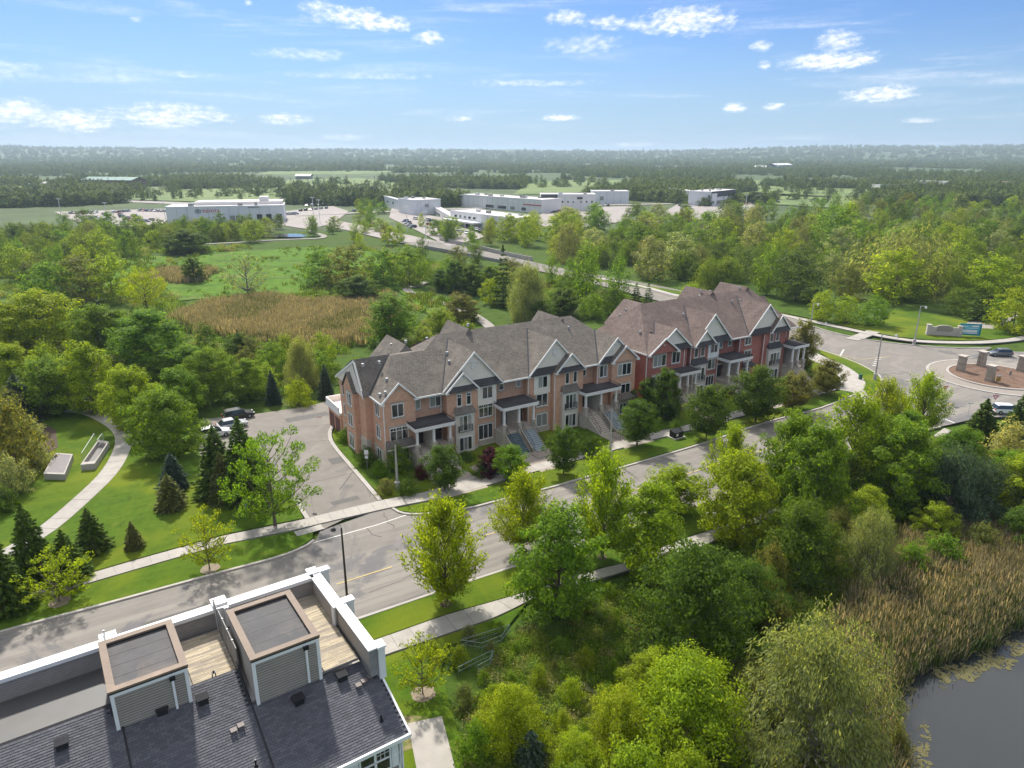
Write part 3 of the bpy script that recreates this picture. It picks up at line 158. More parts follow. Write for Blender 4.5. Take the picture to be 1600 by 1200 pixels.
WOOD = [(233.6, 453.2, 9.4, 'mg', 'w1'), (301.9, 525.0, 9.2, 'mg', 'w1'), (280.0, 517.8, 14.3, 'ol', 'w1'), (-1.8, 354.5, 12.9, 'yg', 'w1'), (172.6, 276.1, 14.8, 'yg', 'w1'), (202.2, 393.2, 9.8, 'ol', 'w1'), (69.7, 265.0, 9.5, 'sg', 'w1'), (200.4, 430.4, 14.6, 'yg', 'w1'), (129.9, 247.3, 9.1, 'mg', 'w1'), (106.2, 403.6, 9.5, 'mg', 'w1'), (120.6, 298.8, 13.5, 'sg', 'w1'), (111.9, 360.0, 11.0, 'ol', 'w1'), (283.9, 490.1, 9.9, 'fl', 'w1'), (131.9, 394.8, 14.4, 'fl', 'w1'), (355.2, 524.9, 9.5, 'mg', 'w1'), (123.2, 314.8, 9.6, 'mg', 'w1'), (194.7, 465.3, 11.2, 'sg', 'w1'), (302.7, 495.4, 14.4, 'fl', 'w1'), (22.8, 309.8, 12.5, 'ol', 'w1'), (228.8, 516.3, 14.8, 'mg', 'w1'), (202.8, 299.7, 10.6, 'fl', 'w1'), (112.3, 251.4, 9.1, 'mg', 'w1'), (147.6, 272.8, 9.8, 'yg', 'w1'), (222.1, 483.5, 13.0, 'yg', 'w1'), (167.3, 338.8, 9.0, 'ol', 'w1'), (-0.3, 364.4, 11.5, 'fl', 'w1'), (236.6, 469.8, 13.3, 'ol', 'w1'), (29.0, 343.3, 13.8, 'yg', 'w1'), (103.6, 350.0, 13.8, 'ol', 'w1'), (180.2, 448.8, 9.2, 'mg', 'w1'), (176.6, 292.0, 14.3, 'yg', 'w1'), (146.8, 240.3, 12.3, 'yg', 'w1'), (184.6, 309.0, 11.7, 'mg', 'w1'), (22.0, 285.3, 14.5, 'sg', 'w1'), (293.9, 436.4, 12.4, 'dg', 'w1'), (249.9, 459.6, 13.3, 'mg', 'w1'), (130.8, 439.9, 14.9, 'dg', 'w1'), (98.0, 361.6, 14.1, 'mg', 'w1'), (244.2, 395.6, 12.9, 'yg', 'w1'), (86.1, 428.1, 13.4, 'fl', 'w1'), (170.2, 480.0, 12.7, 'mg', 'w1'), (243.3, 473.2, 14.5, 'dg', 'w1'), (124.6, 418.3, 13.9, 'sg', 'w1'), (279.2, 484.1, 14.0, 'mg', 'w1'), (331.5, 434.1, 11.7, 'mg', 'w1'), (373.6, 530.0, 12.0, 'ol', 'w1'), (192.1, 377.2, 12.4, 'yg', 'w1'), (260.8, 445.3, 9.4, 'mg', 'w1'), (296.0, 395.7, 9.7, 'mg', 'w1'), (250.5, 338.4, 11.2, 'sg', 'w1'), (239.2, 445.6, 10.6, 'dg', 'w1'), (161.5, 420.4, 11.9, 'mg', 'w1'), (73.5, 433.3, 13.4, 'dg', 'w1'), (173.6, 268.8, 10.5, 'yg', 'w1'), (171.2, 323.9, 12.8, 'mg', 'w1'), (229.2, 399.0, 10.0, 'ol', 'w1'), (97.1, 334.6, 13.2, 'yg', 'w1'), (202.8, 309.3, 14.5, 'mg', 'w1'), (309.0, 417.6, 12.6, 'yg', 'w1'), (133.1, 238.7, 14.4, 'sg', 'w1'), (222.9, 389.6, 12.4, 'yg', 'w1'), (366.1, 534.2, 11.7, 'yg', 'w1'), (228.0, 313.5, 13.0, 'yg', 'w1'), (29.5, 390.3, 9.2, 'mg', 'w1'), (236.2, 506.7, 9.7, 'fl', 'w1'), (135.7, 342.3, 12.7, 'ol', 'w1'), (76.4, 292.2, 12.2, 'mg', 'w1'), (367.7, 514.7, 13.2, 'mg', 'w1'), (151.4, 302.1, 9.3, 'yg', 'w1'), (35.0, 410.3, 10.8, 'fl', 'w1'), (162.5, 292.7, 14.4, 'mg', 'w1'), (296.6, 483.6, 14.7, 'dg', 'w1'), (92.8, 243.3, 9.7, 'dg', 'w1'), (227.7, 357.7, 10.6, 'dg', 'w1'), (242.3, 403.9, 10.8, 'sg', 'w1'), (104.4, 377.4, 12.1, 'yg', 'w1'), (282.0, 399.2, 11.8, 'mg', 'w1'), (156.3, 393.8, 12.9, 'dg', 'w1'), (267.4, 414.1, 10.9, 'ol', 'w1'), (139.5, 328.1, 11.7, 'mg', 'w1'), (262.0, 342.7, 11.1, 'mg', 'w1'), (176.3, 384.3, 12.8, 'yg', 'w1'), (47.6, 397.5, 12.7, 'mg', 'w1'), (300.5, 425.3, 10.0, 'mg', 'w1'), (46.1, 406.3, 14.5, 'mg', 'w1'), (29.6, 323.5, 13.1, 'yg', 'w1'), (214.7, 453.4, 14.6, 'sg', 'w1'), (46.6, 413.7, 14.5, 'mg', 'w1'), (206.7, 410.0, 11.6, 'yg', 'w1'), (91.1, 385.2, 12.0, 'ol', 'w1'), (79.6, 320.7, 12.3, 'mg', 'w1'), (269.5, 422.2, 11.5, 'dg', 'w1'), (75.1, 229.4, 14.0, 'dg', 'w1'), (316.1, 419.7, 12.7, 'ol', 'w1'), (232.3, 341.2, 10.6, 'sg', 'w1'), (48.0, 244.8, 14.1, 'fl', 'w1'), (87.4, 287.1, 10.6, 'mg', 'w1'), (50.7, 290.6, 14.7, 'mg', 'w1'), (79.9, 360.3, 13.1, 'mg', 'w1'), (259.3, 428.9, 11.0, 'mg', 'w1'), (102.1, 429.2, 14.2, 'dg', 'w1'), (78.1, 215.9, 14.1, 'mg', 'w1'), (277.0, 444.7, 9.3, 'fl', 'w1'), (51.5, 273.9, 11.3, 'sg', 'w1'), (242.7, 341.9, 13.3, 'dg', 'w1'), (192.4, 313.1, 9.6, 'sg', 'w1'), (83.2, 205.9, 14.3, 'dg', 'w1'), (88.0, 333.7, 9.4, 'sg', 'w1'), (57.8, 369.8, 11.5, 'mg', 'w1'), (146.2, 377.9, 9.4, 'dg', 'w1'), (20.1, 300.2, 9.4, 'yg', 'w1'), (29.5, 381.8, 14.7, 'fl', 'w1'), (179.6, 392.3, 11.4, 'yg', 'w1'), (136.0, 411.5, 11.5, 'ol', 'w1'), (32.6, 299.4, 11.5, 'fl', 'w1'), (65.9, 290.2, 10.7, 'mg', 'w1'), (284.9, 386.8, 13.1, 'sg', 'w1'), (287.9, 393.5, 14.6, 'mg', 'w1'), (162.0, 480.1, 11.8, 'mg', 'w1'), (99.9, 210.6, 10.0, 'ol', 'w1'), (38.3, 315.7, 9.7, 'fl', 'w1'), (327.5, 527.4, 9.6, 'fl', 'w1'), (156.7, 317.5, 11.3, 'mg', 'w1'), (267.9, 347.5, 10.6, 'fl', 'w1'), (158.8, 345.8, 11.7, 'mg', 'w1'), (290.9, 522.8, 9.2, 'fl', 'w1'), (142.4, 265.0, 14.9, 'mg', 'w1'), (96.5, 259.9, 11.3, 'mg', 'w1'), (209.6, 315.6, 14.5, 'sg', 'w1'), (126.1, 276.7, 14.3, 'fl', 'w1'), (323.6, 409.0, 9.4, 'dg', 'w1'), (257.4, 496.6, 9.3, 'yg', 'w1'), (189.6, 397.8, 10.8, 'fl', 'w1'), (59.9, 327.1, 14.5, 'fl', 'w1'), (110.4, 324.8, 10.5, 'mg', 'w1'), (175.4, 439.5, 13.5, 'dg', 'w1'), (310.0, 518.4, 11.7, 'mg', 'w1'), (199.5, 473.6, 13.6, 'mg', 'w1'), (256.0, 374.7, 9.8, 'ol', 'w1'), (285.3, 427.5, 11.7, 'mg', 'w1'), (259.3, 487.7, 11.7, 'ol', 'w1'), (279.5, 406.4, 9.8, 'mg', 'w1'), (69.4, 372.7, 12.9, 'yg', 'w1'), (141.4, 251.6, 10.5, 'yg', 'w1'), (245.6, 509.7, 14.1, 'mg', 'w1'), (140.0, 226.9, 13.8, 'yg', 'w1'), (259.7, 385.9, 9.6, 'dg', 'w1'), (107.8, 283.6, 12.8, 'yg', 'w1'), (11.5, 390.3, 12.3, 'fl', 'w1'), (315.8, 502.2, 9.7, 'yg', 'w1'), (155.3, 377.0, 11.0, 'yg', 'w1'), (98.0, 404.4, 12.8, 'yg', 'w1'), (59.6, 256.0, 14.2, 'fl', 'w1'), (222.4, 419.1, 14.5, 'dg', 'w1'), (11.0, 361.3, 12.6, 'yg', 'w1'), (317.5, 530.3, 14.3, 'mg', 'w1'), (305.3, 443.0, 12.1, 'dg', 'w1'), (135.1, 352.0, 11.5, 'mg', 'w1'), (256.5, 453.6, 10.7, 'ol', 'w1'), (19.9, 332.1, 13.5, 'yg', 'w1'), (202.1, 322.1, 9.0, 'mg', 'w1'), (33.3, 401.5, 10.9, 'mg', 'w1'), (135.1, 432.5, 13.0, 'mg', 'w1'), (287.9, 445.9, 13.9, 'yg', 'w1'), (104.0, 229.7, 11.0, 'fl', 'w1'), (176.6, 314.6, 12.0, 'yg', 'w1'), (184.4, 437.2, 10.0, 'yg', 'w1'), (104.0, 308.4, 12.9, 'fl', 'w1'), (6.7, 338.4, 13.7, 'yg', 'w1'), (24.8, 358.7, 14.0, 'yg', 'w1'), (162.2, 356.7, 10.4, 'yg', 'w1'), (142.4, 466.3, 11.9, 'mg', 'w1'), (286.5, 506.9, 13.4, 'mg', 'w1'), (153.7, 284.8, 14.8, 'fl', 'w1'), (53.8, 351.6, 10.4, 'mg', 'w1'), (15.4, 210.2, 7.7, 'mg', 'w2'), (-2.3, 220.3, 4.9, 'mg', 'w2'), (23.0, 229.0, 8.3, 'yg', 'w2'), (25.6, 194.1, 5.5, 'dg', 'w2'), (-0.3, 237.6, 7.9, 'ol', 'w2'), (-37.2, 296.1, 8.5, 'dg', 'w2'), (-13.6, 275.7, 8.4, 'dg', 'w2'), (-6.2, 201.9, 7.2, 'yg', 'w2'), (-22.7, 250.1, 6.4, 'mg', 'w2'), (-30.9, 259.5, 5.1, 'mg', 'w2'), (-26.4, 235.9, 4.8, 'mg', 'w2'), (6.3, 202.6, 7.1, 'ol', 'w2'), (30.4, 210.3, 4.4, 'dg', 'w2'), (-32.9, 250.5, 6.6, 'mg', 'w2'), (-20.4, 267.3, 8.2, 'ol', 'w2'), (11.1, 192.6, 5.5, 'mg', 'w2'), (-208.7, 391.4, 9.1, 'mg', 'w3'), (-225.6, 322.5, 7.2, 'dg', 'w3'), (-145.0, 229.8, 6.2, 'yg', 'w3'), (-166.7, 262.5, 9.7, 'mg', 'w3'), (-218.8, 359.2, 6.1, 'dg', 'w3'), (-189.4, 234.7, 8.8, 'ol', 'w3'), (-188.9, 365.4, 7.4, 'mg', 'w3'), (-181.1, 262.1, 11.4, 'mg', 'w3'), (-170.3, 305.0, 7.3, 'mg', 'w3'), (-201.4, 255.6, 8.9, 'yg', 'w3'), (-206.3, 301.9, 7.6, 'ol', 'w3'), (-196.4, 336.1, 11.3, 'ol', 'w3'), (-174.1, 218.4, 9.3, 'dg', 'w3'), (-210.4, 325.5, 8.6, 'dg', 'w3'), (-146.8, 190.4, 11.3, 'yg', 'w3'), (-200.6, 388.0, 10.0, 'yg', 'w3'), (-175.0, 258.4, 7.4, 'ol', 'w3'), (-150.4, 316.5, 11.0, 'ol', 'w3'), (-179.7, 275.8, 6.9, 'mg', 'w3'), (-136.1, 155.8, 7.4, 'yg', 'w3'), (-223.7, 402.9, 10.7, 'mg', 'w3'), (-154.2, 201.8, 7.1, 'mg', 'w3'), (-237.8, 404.6, 11.7, 'dg', 'w3'), (-213.8, 366.4, 9.0, 'yg', 'w3'), (-182.6, 244.3, 8.7, 'yg', 'w3'), (-159.5, 299.0, 11.2, 'mg', 'w3'), (-212.3, 310.0, 6.7, 'mg', 'w3'), (-161.2, 198.0, 7.8, 'mg', 'w3'), (-137.7, 175.0, 7.9, 'mg', 'w3'), (-178.3, 328.5, 11.0, 'dg', 'w3'), (-159.9, 234.7, 7.5, 'ol', 'w3'), (-192.8, 280.6, 7.7, 'dg', 'w3'), (-147.9, 223.0, 8.2, 'mg', 'w3'), (-182.3, 302.5, 10.1, 'yg', 'w3'), (-170.5, 225.7, 10.5, 'mg', 'w3'), (-177.2, 312.7, 8.1, 'yg', 'w3'), (-238.8, 387.2, 11.1, 'mg', 'w3'), (-216.7, 378.3, 9.1, 'mg', 'w3'), (-192.1, 271.0, 9.6, 'mg', 'w3'), (-162.4, 268.9, 8.5, 'yg', 'w3'), (-185.1, 345.7, 9.6, 'dg', 'w3'), (-167.0, 240.2, 11.6, 'yg', 'w3'), (-164.1, 329.7, 8.1, 'yg', 'w3'), (-164.5, 204.3, 6.6, 'yg', 'w3'), (-186.8, 333.0, 11.5, 'mg', 'w3'), (-133.4, 166.0, 10.5, 'ol', 'w3'), (-145.3, 182.3, 11.3, 'dg', 'w3'), (-191.4, 305.1, 10.3, 'mg', 'w3'), (-152.3, 360.9, 12.0, 'mg', 'w3'), (-190.5, 316.1, 7.3, 'yg', 'w3'), (-227.9, 387.1, 9.4, 'mg', 'w3'), (-169.0, 292.8, 11.7, 'yg', 'w3'), (-212.6, 345.1, 8.1, 'mg', 'w3'), (-173.8, 269.3, 8.0, 'mg', 'w3'), (-197.2, 344.5, 9.0, 'yg', 'w3'), (-184.4, 372.7, 7.4, 'yg', 'w3'), (-163.0, 337.0, 10.5, 'mg', 'w3'), (-183.0, 223.7, 7.3, 'dg', 'w3'), (-174.7, 281.0, 9.0, 'mg', 'w3'), (-168.3, 319.9, 6.5, 'yg', 'w3'), (-65.2, 146.5, 6.8, 'dg', 'w4'), (-56.4, 125.5, 5.4, 'ol', 'w4'), (-81.1, 123.0, 5.4, 'yg', 'w4'), (-114.2, 159.0, 7.6, 'yg', 'w4'), (-88.5, 129.7, 7.4, 'yg', 'w4'), (-59.8, 136.7, 4.3, 'mg', 'w4'), (-100.6, 151.8, 7.1, 'ol', 'w4'), (-46.3, 131.9, 6.9, 'mg', 'w4'), (-94.1, 117.5, 5.6, 'yg', 'w4'), (-105.2, 167.7, 5.8, 'mg', 'w4'), (-96.9, 162.0, 5.3, 'mg', 'w4'), (-79.6, 151.7, 7.7, 'dg', 'w4'), (-88.7, 136.2, 5.5, 'yg', 'w4'), (-88.5, 157.4, 6.4, 'mg', 'w4'), (-105.6, 158.8, 5.5, 'yg', 'w4'), (-52.8, 135.8, 4.8, 'ol', 'w4'), (-66.4, 127.3, 5.6, 'mg', 'w4'), (-115.3, 173.0, 6.2, 'dg', 'w4'), (-96.5, 129.3, 4.8, 'yg', 'w4'), (-74.4, 125.8, 6.4, 'ol', 'w4'), (-74.9, 143.0, 7.5, 'yg', 'w4'), (-101.6, 134.7, 6.1, 'yg', 'w4'), (-90.4, 146.1, 6.9, 'mg', 'w4'), (-46.2, 139.8, 6.7, 'yg', 'w4'), (-45.3, 124.5, 4.4, 'yg', 'w4'), (-37.2, 129.6, 5.7, 'mg', 'w4'), (-108.6, 151.8, 7.8, 'dg', 'w4'), (-54.6, 143.4, 4.9, 'ol', 'w4'), (-79.4, 133.6, 4.3, 'mg', 'w4'), (-37.7, 137.1, 7.2, 'yg', 'w4'), (-69.2, 325.9, 7.0, 'yg', 'w5'), (-148.7, 399.6, 9.1, 'mg', 'w5'), (-57.1, 341.3, 8.7, 'yg', 'w5'), (-113.7, 415.6, 7.4, 'yg', 'w5'), (-133.8, 383.6, 8.1, 'mg', 'w5'), (-105.1, 380.6, 10.6, 'mg', 'w5'), (-91.8, 443.6, 8.7, 'yg', 'w5'), (-141.9, 374.2, 8.4, 'mg', 'w5'), (-151.9, 381.6, 7.7, 'yg', 'w5'), (-73.4, 400.4, 7.3, 'yg', 'w5'), (-159.9, 397.3, 10.4, 'dg', 'w5'), (-137.3, 404.2, 7.8, 'yg', 'w5'), (-63.6, 359.0, 8.4, 'ol', 'w5'), (-142.4, 389.4, 8.0, 'ol', 'w5'), (-82.2, 415.1, 9.5, 'mg', 'w5'), (-54.8, 352.2, 9.4, 'mg', 'w5'), (-99.7, 406.5, 7.8, 'yg', 'w5'), (-123.8, 369.3, 10.4, 'ol', 'w5'), (-127.4, 353.7, 10.2, 'yg', 'w5'), (-151.5, 408.5, 7.0, 'dg', 'w5'), (-97.2, 388.6, 6.6, 'dg', 'w5'), (-64.7, 376.0, 7.9, 'yg', 'w5'), (-80.3, 392.8, 7.6, 'yg', 'w5'), (-76.1, 350.6, 9.5, 'yg', 'w5'), (-53.7, 429.7, 7.8, 'yg', 'w6'), (-19.9, 356.9, 7.6, 'mg', 'w6'), (-11.2, 379.4, 9.2, 'yg', 'w6'), (-10.9, 393.8, 8.6, 'ol', 'w6'), (-30.6, 371.6, 10.4, 'yg', 'w6'), (-37.7, 391.5, 7.6, 'mg', 'w6'), (-17.7, 316.9, 8.4, 'mg', 'w6'), (-10.9, 337.8, 10.8, 'ol', 'w6'), (-31.3, 361.1, 7.0, 'dg', 'w6'), (-2.2, 386.6, 6.1, 'yg', 'w6'), (5.0, 350.8, 9.7, 'yg', 'w6'), (6.2, 379.5, 7.2, 'mg', 'w6'), (-40.1, 380.5, 8.4, 'mg', 'w6'), (-31.1, 351.7, 10.8, 'dg', 'w6'), (56.3, 94.0, 6.4, 'mg', 'w7'), (55.9, 67.9, 6.3, 'dg', 'w7'), (64.4, 69.2, 5.6, 'ol', 'w7'), (47.7, 83.9, 4.2, 'yg', 'w7'), (67.4, 77.3, 6.5, 'ol', 'w7'), (46.4, 69.2, 5.3, 'yg', 'w7'), (68.0, 72.3, 5.4, 'mg', 'w7'), (39.9, 71.3, 6.0, 'yg', 'w7'), (63.3, 83.8, 5.4, 'mg', 'w7'), (51.1, 90.8, 6.9, 'mg', 'w7'), (59.5, 86.9, 6.8, 'mg', 'w7'), (62.3, 79.3, 6.7, 'mg', 'w7'), (72.6, 76.8, 6.7, 'yg', 'w7'), (60.7, 65.7, 5.1, 'yg', 'w7'), (52.2, 83.2, 6.9, 'ol', 'w7'), (67.5, 81.9, 5.6, 'mg', 'w7'), (-116.4, 592.3, 7.7, 'mg', 'w8'), (-102.3, 525.4, 7.2, 'yg', 'w8'), (-108.4, 576.1, 7.7, 'mg', 'w8'), (-94.1, 484.0, 8.5, 'mg', 'w8'), (-118.9, 565.1, 7.8, 'yg', 'w8'), (-93.8, 526.9, 8.2, 'mg', 'w8'), (-110.7, 548.3, 9.0, 'mg', 'w8'), (-109.3, 530.7, 7.4, 'mg', 'w8'), (8.3, 36.5, 4.4, 'yg', 'w9'), (4.1, 35.2, 3.6, 'mg', 'w9'), (15.5, 36.0, 3.1, 'mg', 'w9'), (11.2, 35.7, 4.7, 'yg', 'w9'), (9.8, 56.0, 1.0, 'mg', 'w10'), (-2.3, 47.3, 1.4, 'mg', 'w10'), (3.5, 48.7, 1.2, 'ol', 'w10'), (-1.1, 53.6, 1.4, 'mg', 'w10'), (-4.4, 49.6, 2.0, 'yg', 'w10'), (0.3, 50.9, 1.3, 'mg', 'w10'), (6.9, 51.7, 1.1, 'mg', 'w10'), (1.1, 44.8, 1.5, 'mg', 'w10'), (8.2, 47.9, 2.0, 'mg', 'w10'), (-3.8, 52.9, 1.5, 'sg', 'w10'), (-0.1, 47.3, 1.2, 'mg', 'w10'), (-6.6, 50.4, 1.6, 'yg', 'w10'), (9.1, 50.0, 1.0, 'mg', 'w10'), (-1.9, 51.4, 1.0, 'sg', 'w10'), (15.7, 57.6, 1.7, 'sg', 'w10'), (-1.5, 45.2, 1.7, 'yg', 'w10'), (6.2, 48.9, 2.3, 'yg', 'w10'), (7.4, 44.9, 2.0, 'mg', 'w10'), (3.7, 42.3, 2.0, 'yg', 'w10'), (9.4, 53.8, 1.7, 'yg', 'w10'), (9.3, 58.7, 1.9, 'mg', 'w10'), (12.4, 56.6, 1.0, 'yg', 'w10'), (4.2, 51.0, 1.7, 'mg', 'w10'), (-3.7, 44.8, 2.1, 'ol', 'w10'), (2.2, 46.9, 2.2, 'yg', 'w10')]
build_world()
# ------------------------------------------------------------------ materials
MATS = {}
def mat(name, color, rough=.8, var=.12, scale=3.0, bump=0.0, bscale=None, metal=0.0, spec=.35, color2=None, stretch=(1, 1, 1), detail=5, extra=None, objvar=0.0):
    if name in MATS: return MATS[name]
    m = bpy.data.materials.new(name); m.use_nodes = True; t = NT(m.node_tree)
    b = t.n['Principled BSDF']; b.inputs['Roughness'].default_value = rough; b.inputs['Metallic'].default_value = metal
    b.inputs['Specular IOR Level'].default_value = spec
    co = t.vmul(t.new('ShaderNodeTexCoord').outputs['Object'], stretch)
    n = t.noise(co, scale, detail, .6)
    lo = tuple(max(0, c * (1 - var)) for c in color); hi = tuple(c * (1 + var) for c in (color2 or color))
    c = t.ramp(n, (.3, lo), (.7, hi))
    if objvar:
        r = t.new('ShaderNodeObjectInfo').outputs['Random']
        hv = t.new('ShaderNodeHueSaturation'); t.l.new(c, hv.inputs['Color']); t.l.new(t.math('ADD', 1 - objvar, t.math('MULTIPLY', r, 2 * objvar)), hv.inputs['Value']); c = hv.outputs[0]
    if extra: c = extra(t, c, co)
    t.l.new(c, b.inputs['Base Color'])
    if bump:
        bn = t.new('ShaderNodeBump'); bn.inputs['Strength'].default_value = bump; bn.inputs['Distance'].default_value = .05
        t.l.new(t.noise(co, bscale or scale * 6, 3), bn.inputs['Height']); t.l.new(bn.outputs[0], b.inputs['Normal'])
    MATS[name] = m; return m

def patches(c2, scale, a, b, amt=1.0, dist=.3, stretch=(1, 1, 1)):
    def f(t, c, co):
        n = t.noise(t.vmul(co, stretch), scale, 6, .6, dist); return t.mix(t.math('MULTIPLY', t.sstep(n, a, b), amt), c, (*c2, 1))
    return f
def chain(*fs):
    def f(t, c, co):
        for g in fs: c = g(t, c, co)
        return c
    return f

def rot0(t, co, a):
    r = t.new('ShaderNodeVectorRotate', rotation_type='Z_AXIS'); t.put(r.inputs['Vector'], co); r.inputs['Angle'].default_value = a; return r.outputs[0]
def wear(c2, scale, a, b, amt, ang=-.553, st=(.035, 1, 1)):
    def f(t, c, co):
        n = t.noise(t.vmul(rot0(t, co, ang), st), scale, 4, .6); return t.mix(t.math('MULTIPLY', t.sstep(n, a, b), amt), c, (*c2, 1))
    return f
asphalt = mat('asphalt', (.205, .187, .163), .9, .10, .5, .25, 60, extra=chain(wear((.27, .245, .21), .75, .45, .62, .8), wear((.17, .157, .142), 1.3, .52, .66, .6), 
    patches((.125, .12, .125), .09, .52, .60, .75, 1.2), patches((.23, .205, .19), .35, .56, .7, .6, .3, (1, .35, 1)), patches((.12, .11, .105), 5, .64, .7, .25)))
asphalt2 = mat('drive_asphalt', (.205, .185, .16), .92, .1, .6, .2, 60, extra=chain(patches((.255, .23, .20), .12, .5, .62, .7, 1.0), patches((.12, .115, .115), .1, .56, .62, .6, 1.4), patches((.11, .10, .10), 4, .64, .7, .25)))
tar = mat('crack_sealer', (.06, .057, .055), .7)
concrete = mat('concrete', (.38, .35, .31), .9, .10, .8, .15, 30, objvar=.07, extra=patches((.33, .30, .27), .6, .55, .72, .6))
concrete2 = mat('kerb_concrete', (.40, .37, .33), .9, .12, 1.2, .1, 30)
concd = mat('dark_concrete', (.24, .23, .22), .9, .15, 2, .1, 30)
paving = mat('tan_paving', (.34, .29, .24), .9, .12, 2.5)
paint = mat('road_paint', (.62, .60, .55), .7, .15, 4)
paint_y = mat('yellow_road_paint', (.55, .42, .16), .7, .2, 4)
def rot(t, co, a):
    r = t.new('ShaderNodeVectorRotate', rotation_type='Z_AXIS'); t.put(r.inputs['Vector'], co); r.inputs['Angle'].default_value = a; return r.outputs[0]
def streaks(c2, scale, a, b, amt, ang=-.553, st=(.06, 1, 1)):
    def f(t, c, co):
        n = t.noise(t.vmul(rot(t, co, ang), st), scale, 4, .6); return t.mix(t.math('MULTIPLY', t.sstep(n, a, b), amt), c, (*c2, 1))
    return f
def lawn_extra(t, c, co):
    c = streaks((.085, .145, .008), .9, .42, .62, .5)(t, c, co)
    n = t.noise(co, .075, 5, .55, .5); c = t.mix(t.sstep(n, .42, .66), c, (.145, .180, .010, 1))
    n = t.noise(co, .33, 6, .7, .4); c = t.mix(t.math('MULTIPLY', t.sstep(n, .58, .72), .5), c, (.17, .165, .035, 1))
    n = t.noise(co, .9, 5, .65); c = t.mix(t.math('MULTIPLY', t.sstep(n, .5, .75), .45), c, (.13, .17, .014, 1))
    n = t.noise(co, 7.0, 3, .6); return t.mix(t.math('MULTIPLY', t.sstep(n, .45, .7), .35), c, (.03, .065, .006, 1))
lawn = mat('lawn_grass', (.058, .112, .006), .95, .25, 1.6, .6, 14, spec=.12, extra=lawn_extra)
mulch = mat('mulch', (.085, .058, .042), .95, .35, 6, .5, 20)
mulch_island = mat('island_mulch', (.15, .09, .06), .95, .25, 1.2, .4, 20, extra=patches((.21, .14, .095), .35, .5, .65, .6))
drygrass = mat('dry_grass', (.22, .19, .08), .95, .3, 3, .4, 20, extra=patches((.10, .14, .02), 1.6, .42, .6, .8))
gravel = mat('gravel', (.30, .27, .24), .95, .3, 12, .4, 40)
def mead_extra(t, c, co):
    n = t.noise(co, .018, 6, .6, .6); c = t.mix(t.sstep(n, .45, .62), c, (.060, .105, .012, 1))
    n = t.noise(co, .06, 6, .65, .6); c = t.mix(t.math('MULTIPLY', t.sstep(n, .52, .68), .6), c, (.11, .10, .035, 1))
    n = t.noise(co, .5, 5, .7); c = t.mix(t.math('MULTIPLY', t.sstep(n, .45, .65), .6), c, (.024, .05, .008, 1)); return c
meadow = mat('rough_ground', (.065, .110, .014), .95, .3, 2.0, 1.0, 5, spec=.1, extra=mead_extra)
brightm = mat('bright_meadow_grass', (.085, .165, .012), .95, .25, .4, 1.0, 3, spec=.1, extra=chain(patches((.05, .10, .012), .12, .48, .62, .7), patches((.15, .16, .05), .07, .55, .68, .6)))
tanreed = mat('reed_bed_ground', (.17, .14, .07), .95, .3, .3, 1.0, 3, spec=.1, extra=patches((.10, .11, .03), .12, .5, .65, .7))
fieldm = mat('field_grass', (.15, .20, .055), .95, .15, .02, .2, 1, extra=patches((.10, .15, .04), .012, .45, .6, .8))
farland = mat('far_land', (.060, .090, .022), .95, .3, .02, extra=patches((.12, .16, .05), .004, .56, .62, .9, .6))
lotm = mat('car_park_asphalt', (.31, .275, .25), .9, .1, .1)
gwhite = mat('gloss_white_paint', (.74, .74, .72), .5, .04, 2)
white = mat('white_trim', (.80, .78, .74), .6, .05, 2)
vinylw = mat('white_cap', (.80, .79, .77), .45, .03, 1)
cream = mat('cream_panel', (.76, .70, .60), .75, .05, 1.5)
pane_grey = mat('grey_bay_panel', (.62, .58, .51), .7, .05, 2)
def shadow_free(*a): pass
siding = mat('taupe_siding', (.32, .285, .24), .65, .06, 1.5, objvar=.03)
wood_trim = mat('brown_cap', (.185, .13, .088), .6, .12, 1.6, extra=patches((.33, .235, .155), .35, .55, .75, .6))
membrane = mat('roof_membrane', (.07, .066, .066), .7, .25, .7, extra=chain(patches((.16, .125, .095), .35, .55, .7, .7, .6), patches((.05, .055, .06), .5, .5, .7, .6)))
membrane2 = mat('flat_roof_membrane', (.082, .078, .074), .5, .15, .5, extra=patches((.075, .08, .08), .3, .5, .62, .7, .8))
shing = mat('charcoal_shingle', (.090, .090, .100), .8, .3, 12, .3, 60, objvar=.35, spec=.3)
shing_base_lap_shade = mat('charcoal_base_and_lap_shade', (.03, .03, .034), .9, .3, 12)  # roof base; also penthouse backing that paints shade into the siding gaps
deck = mat('weathered_deck', (.44, .37, .26), .85, .25, 1.2, .2, 30, objvar=.22, stretch=(.7, 6, 1), extra=patches((.27, .235, .20), .55, .45, .62, .8))
ventdark = mat('dark_vent_metal', (.03, .03, .032), .85, .1, 3, spec=.15)
black = mat('black_metal', (.018, .018, .02), .45, .1, 3, metal=.2)
darkbrown = mat('dark_metal_pole', (.05, .042, .038), .5, .1, 3, metal=.3)
galv = mat('galvanised_metal', (.45, .46, .46), .45, .1, 6, metal=.4)
polec = mat('concrete_pole', (.40, .38, .35), .8, .1, 4)
green_rail = mat('green_steel', (.20, .27, .23), .5, .1, 3)
doorm = mat('dark_door', (.045, .030, .032), .5, .1, 2)
stone = mat('stone_block', (.38, .33, .26), .9, .25, 4, .4, 20, objvar=.18)
stonew = mat('stone_cladding', (.42, .38, .31), .9, .12, 3, .3, 20)
stairc = mat('concrete_stair', (.46, .41, .35), .85, .12, 2)
stairg = mat('grey_painted_stair', (.30, .35, .37), .7, .1, 2)
stairt = mat('teal_painted_stair', (.10, .14, .155), .7, .12, 2)
bark = mat('bark', (.12, .095, .075), .95, .3, 9, .5, 30, stretch=(1, 1, .3))
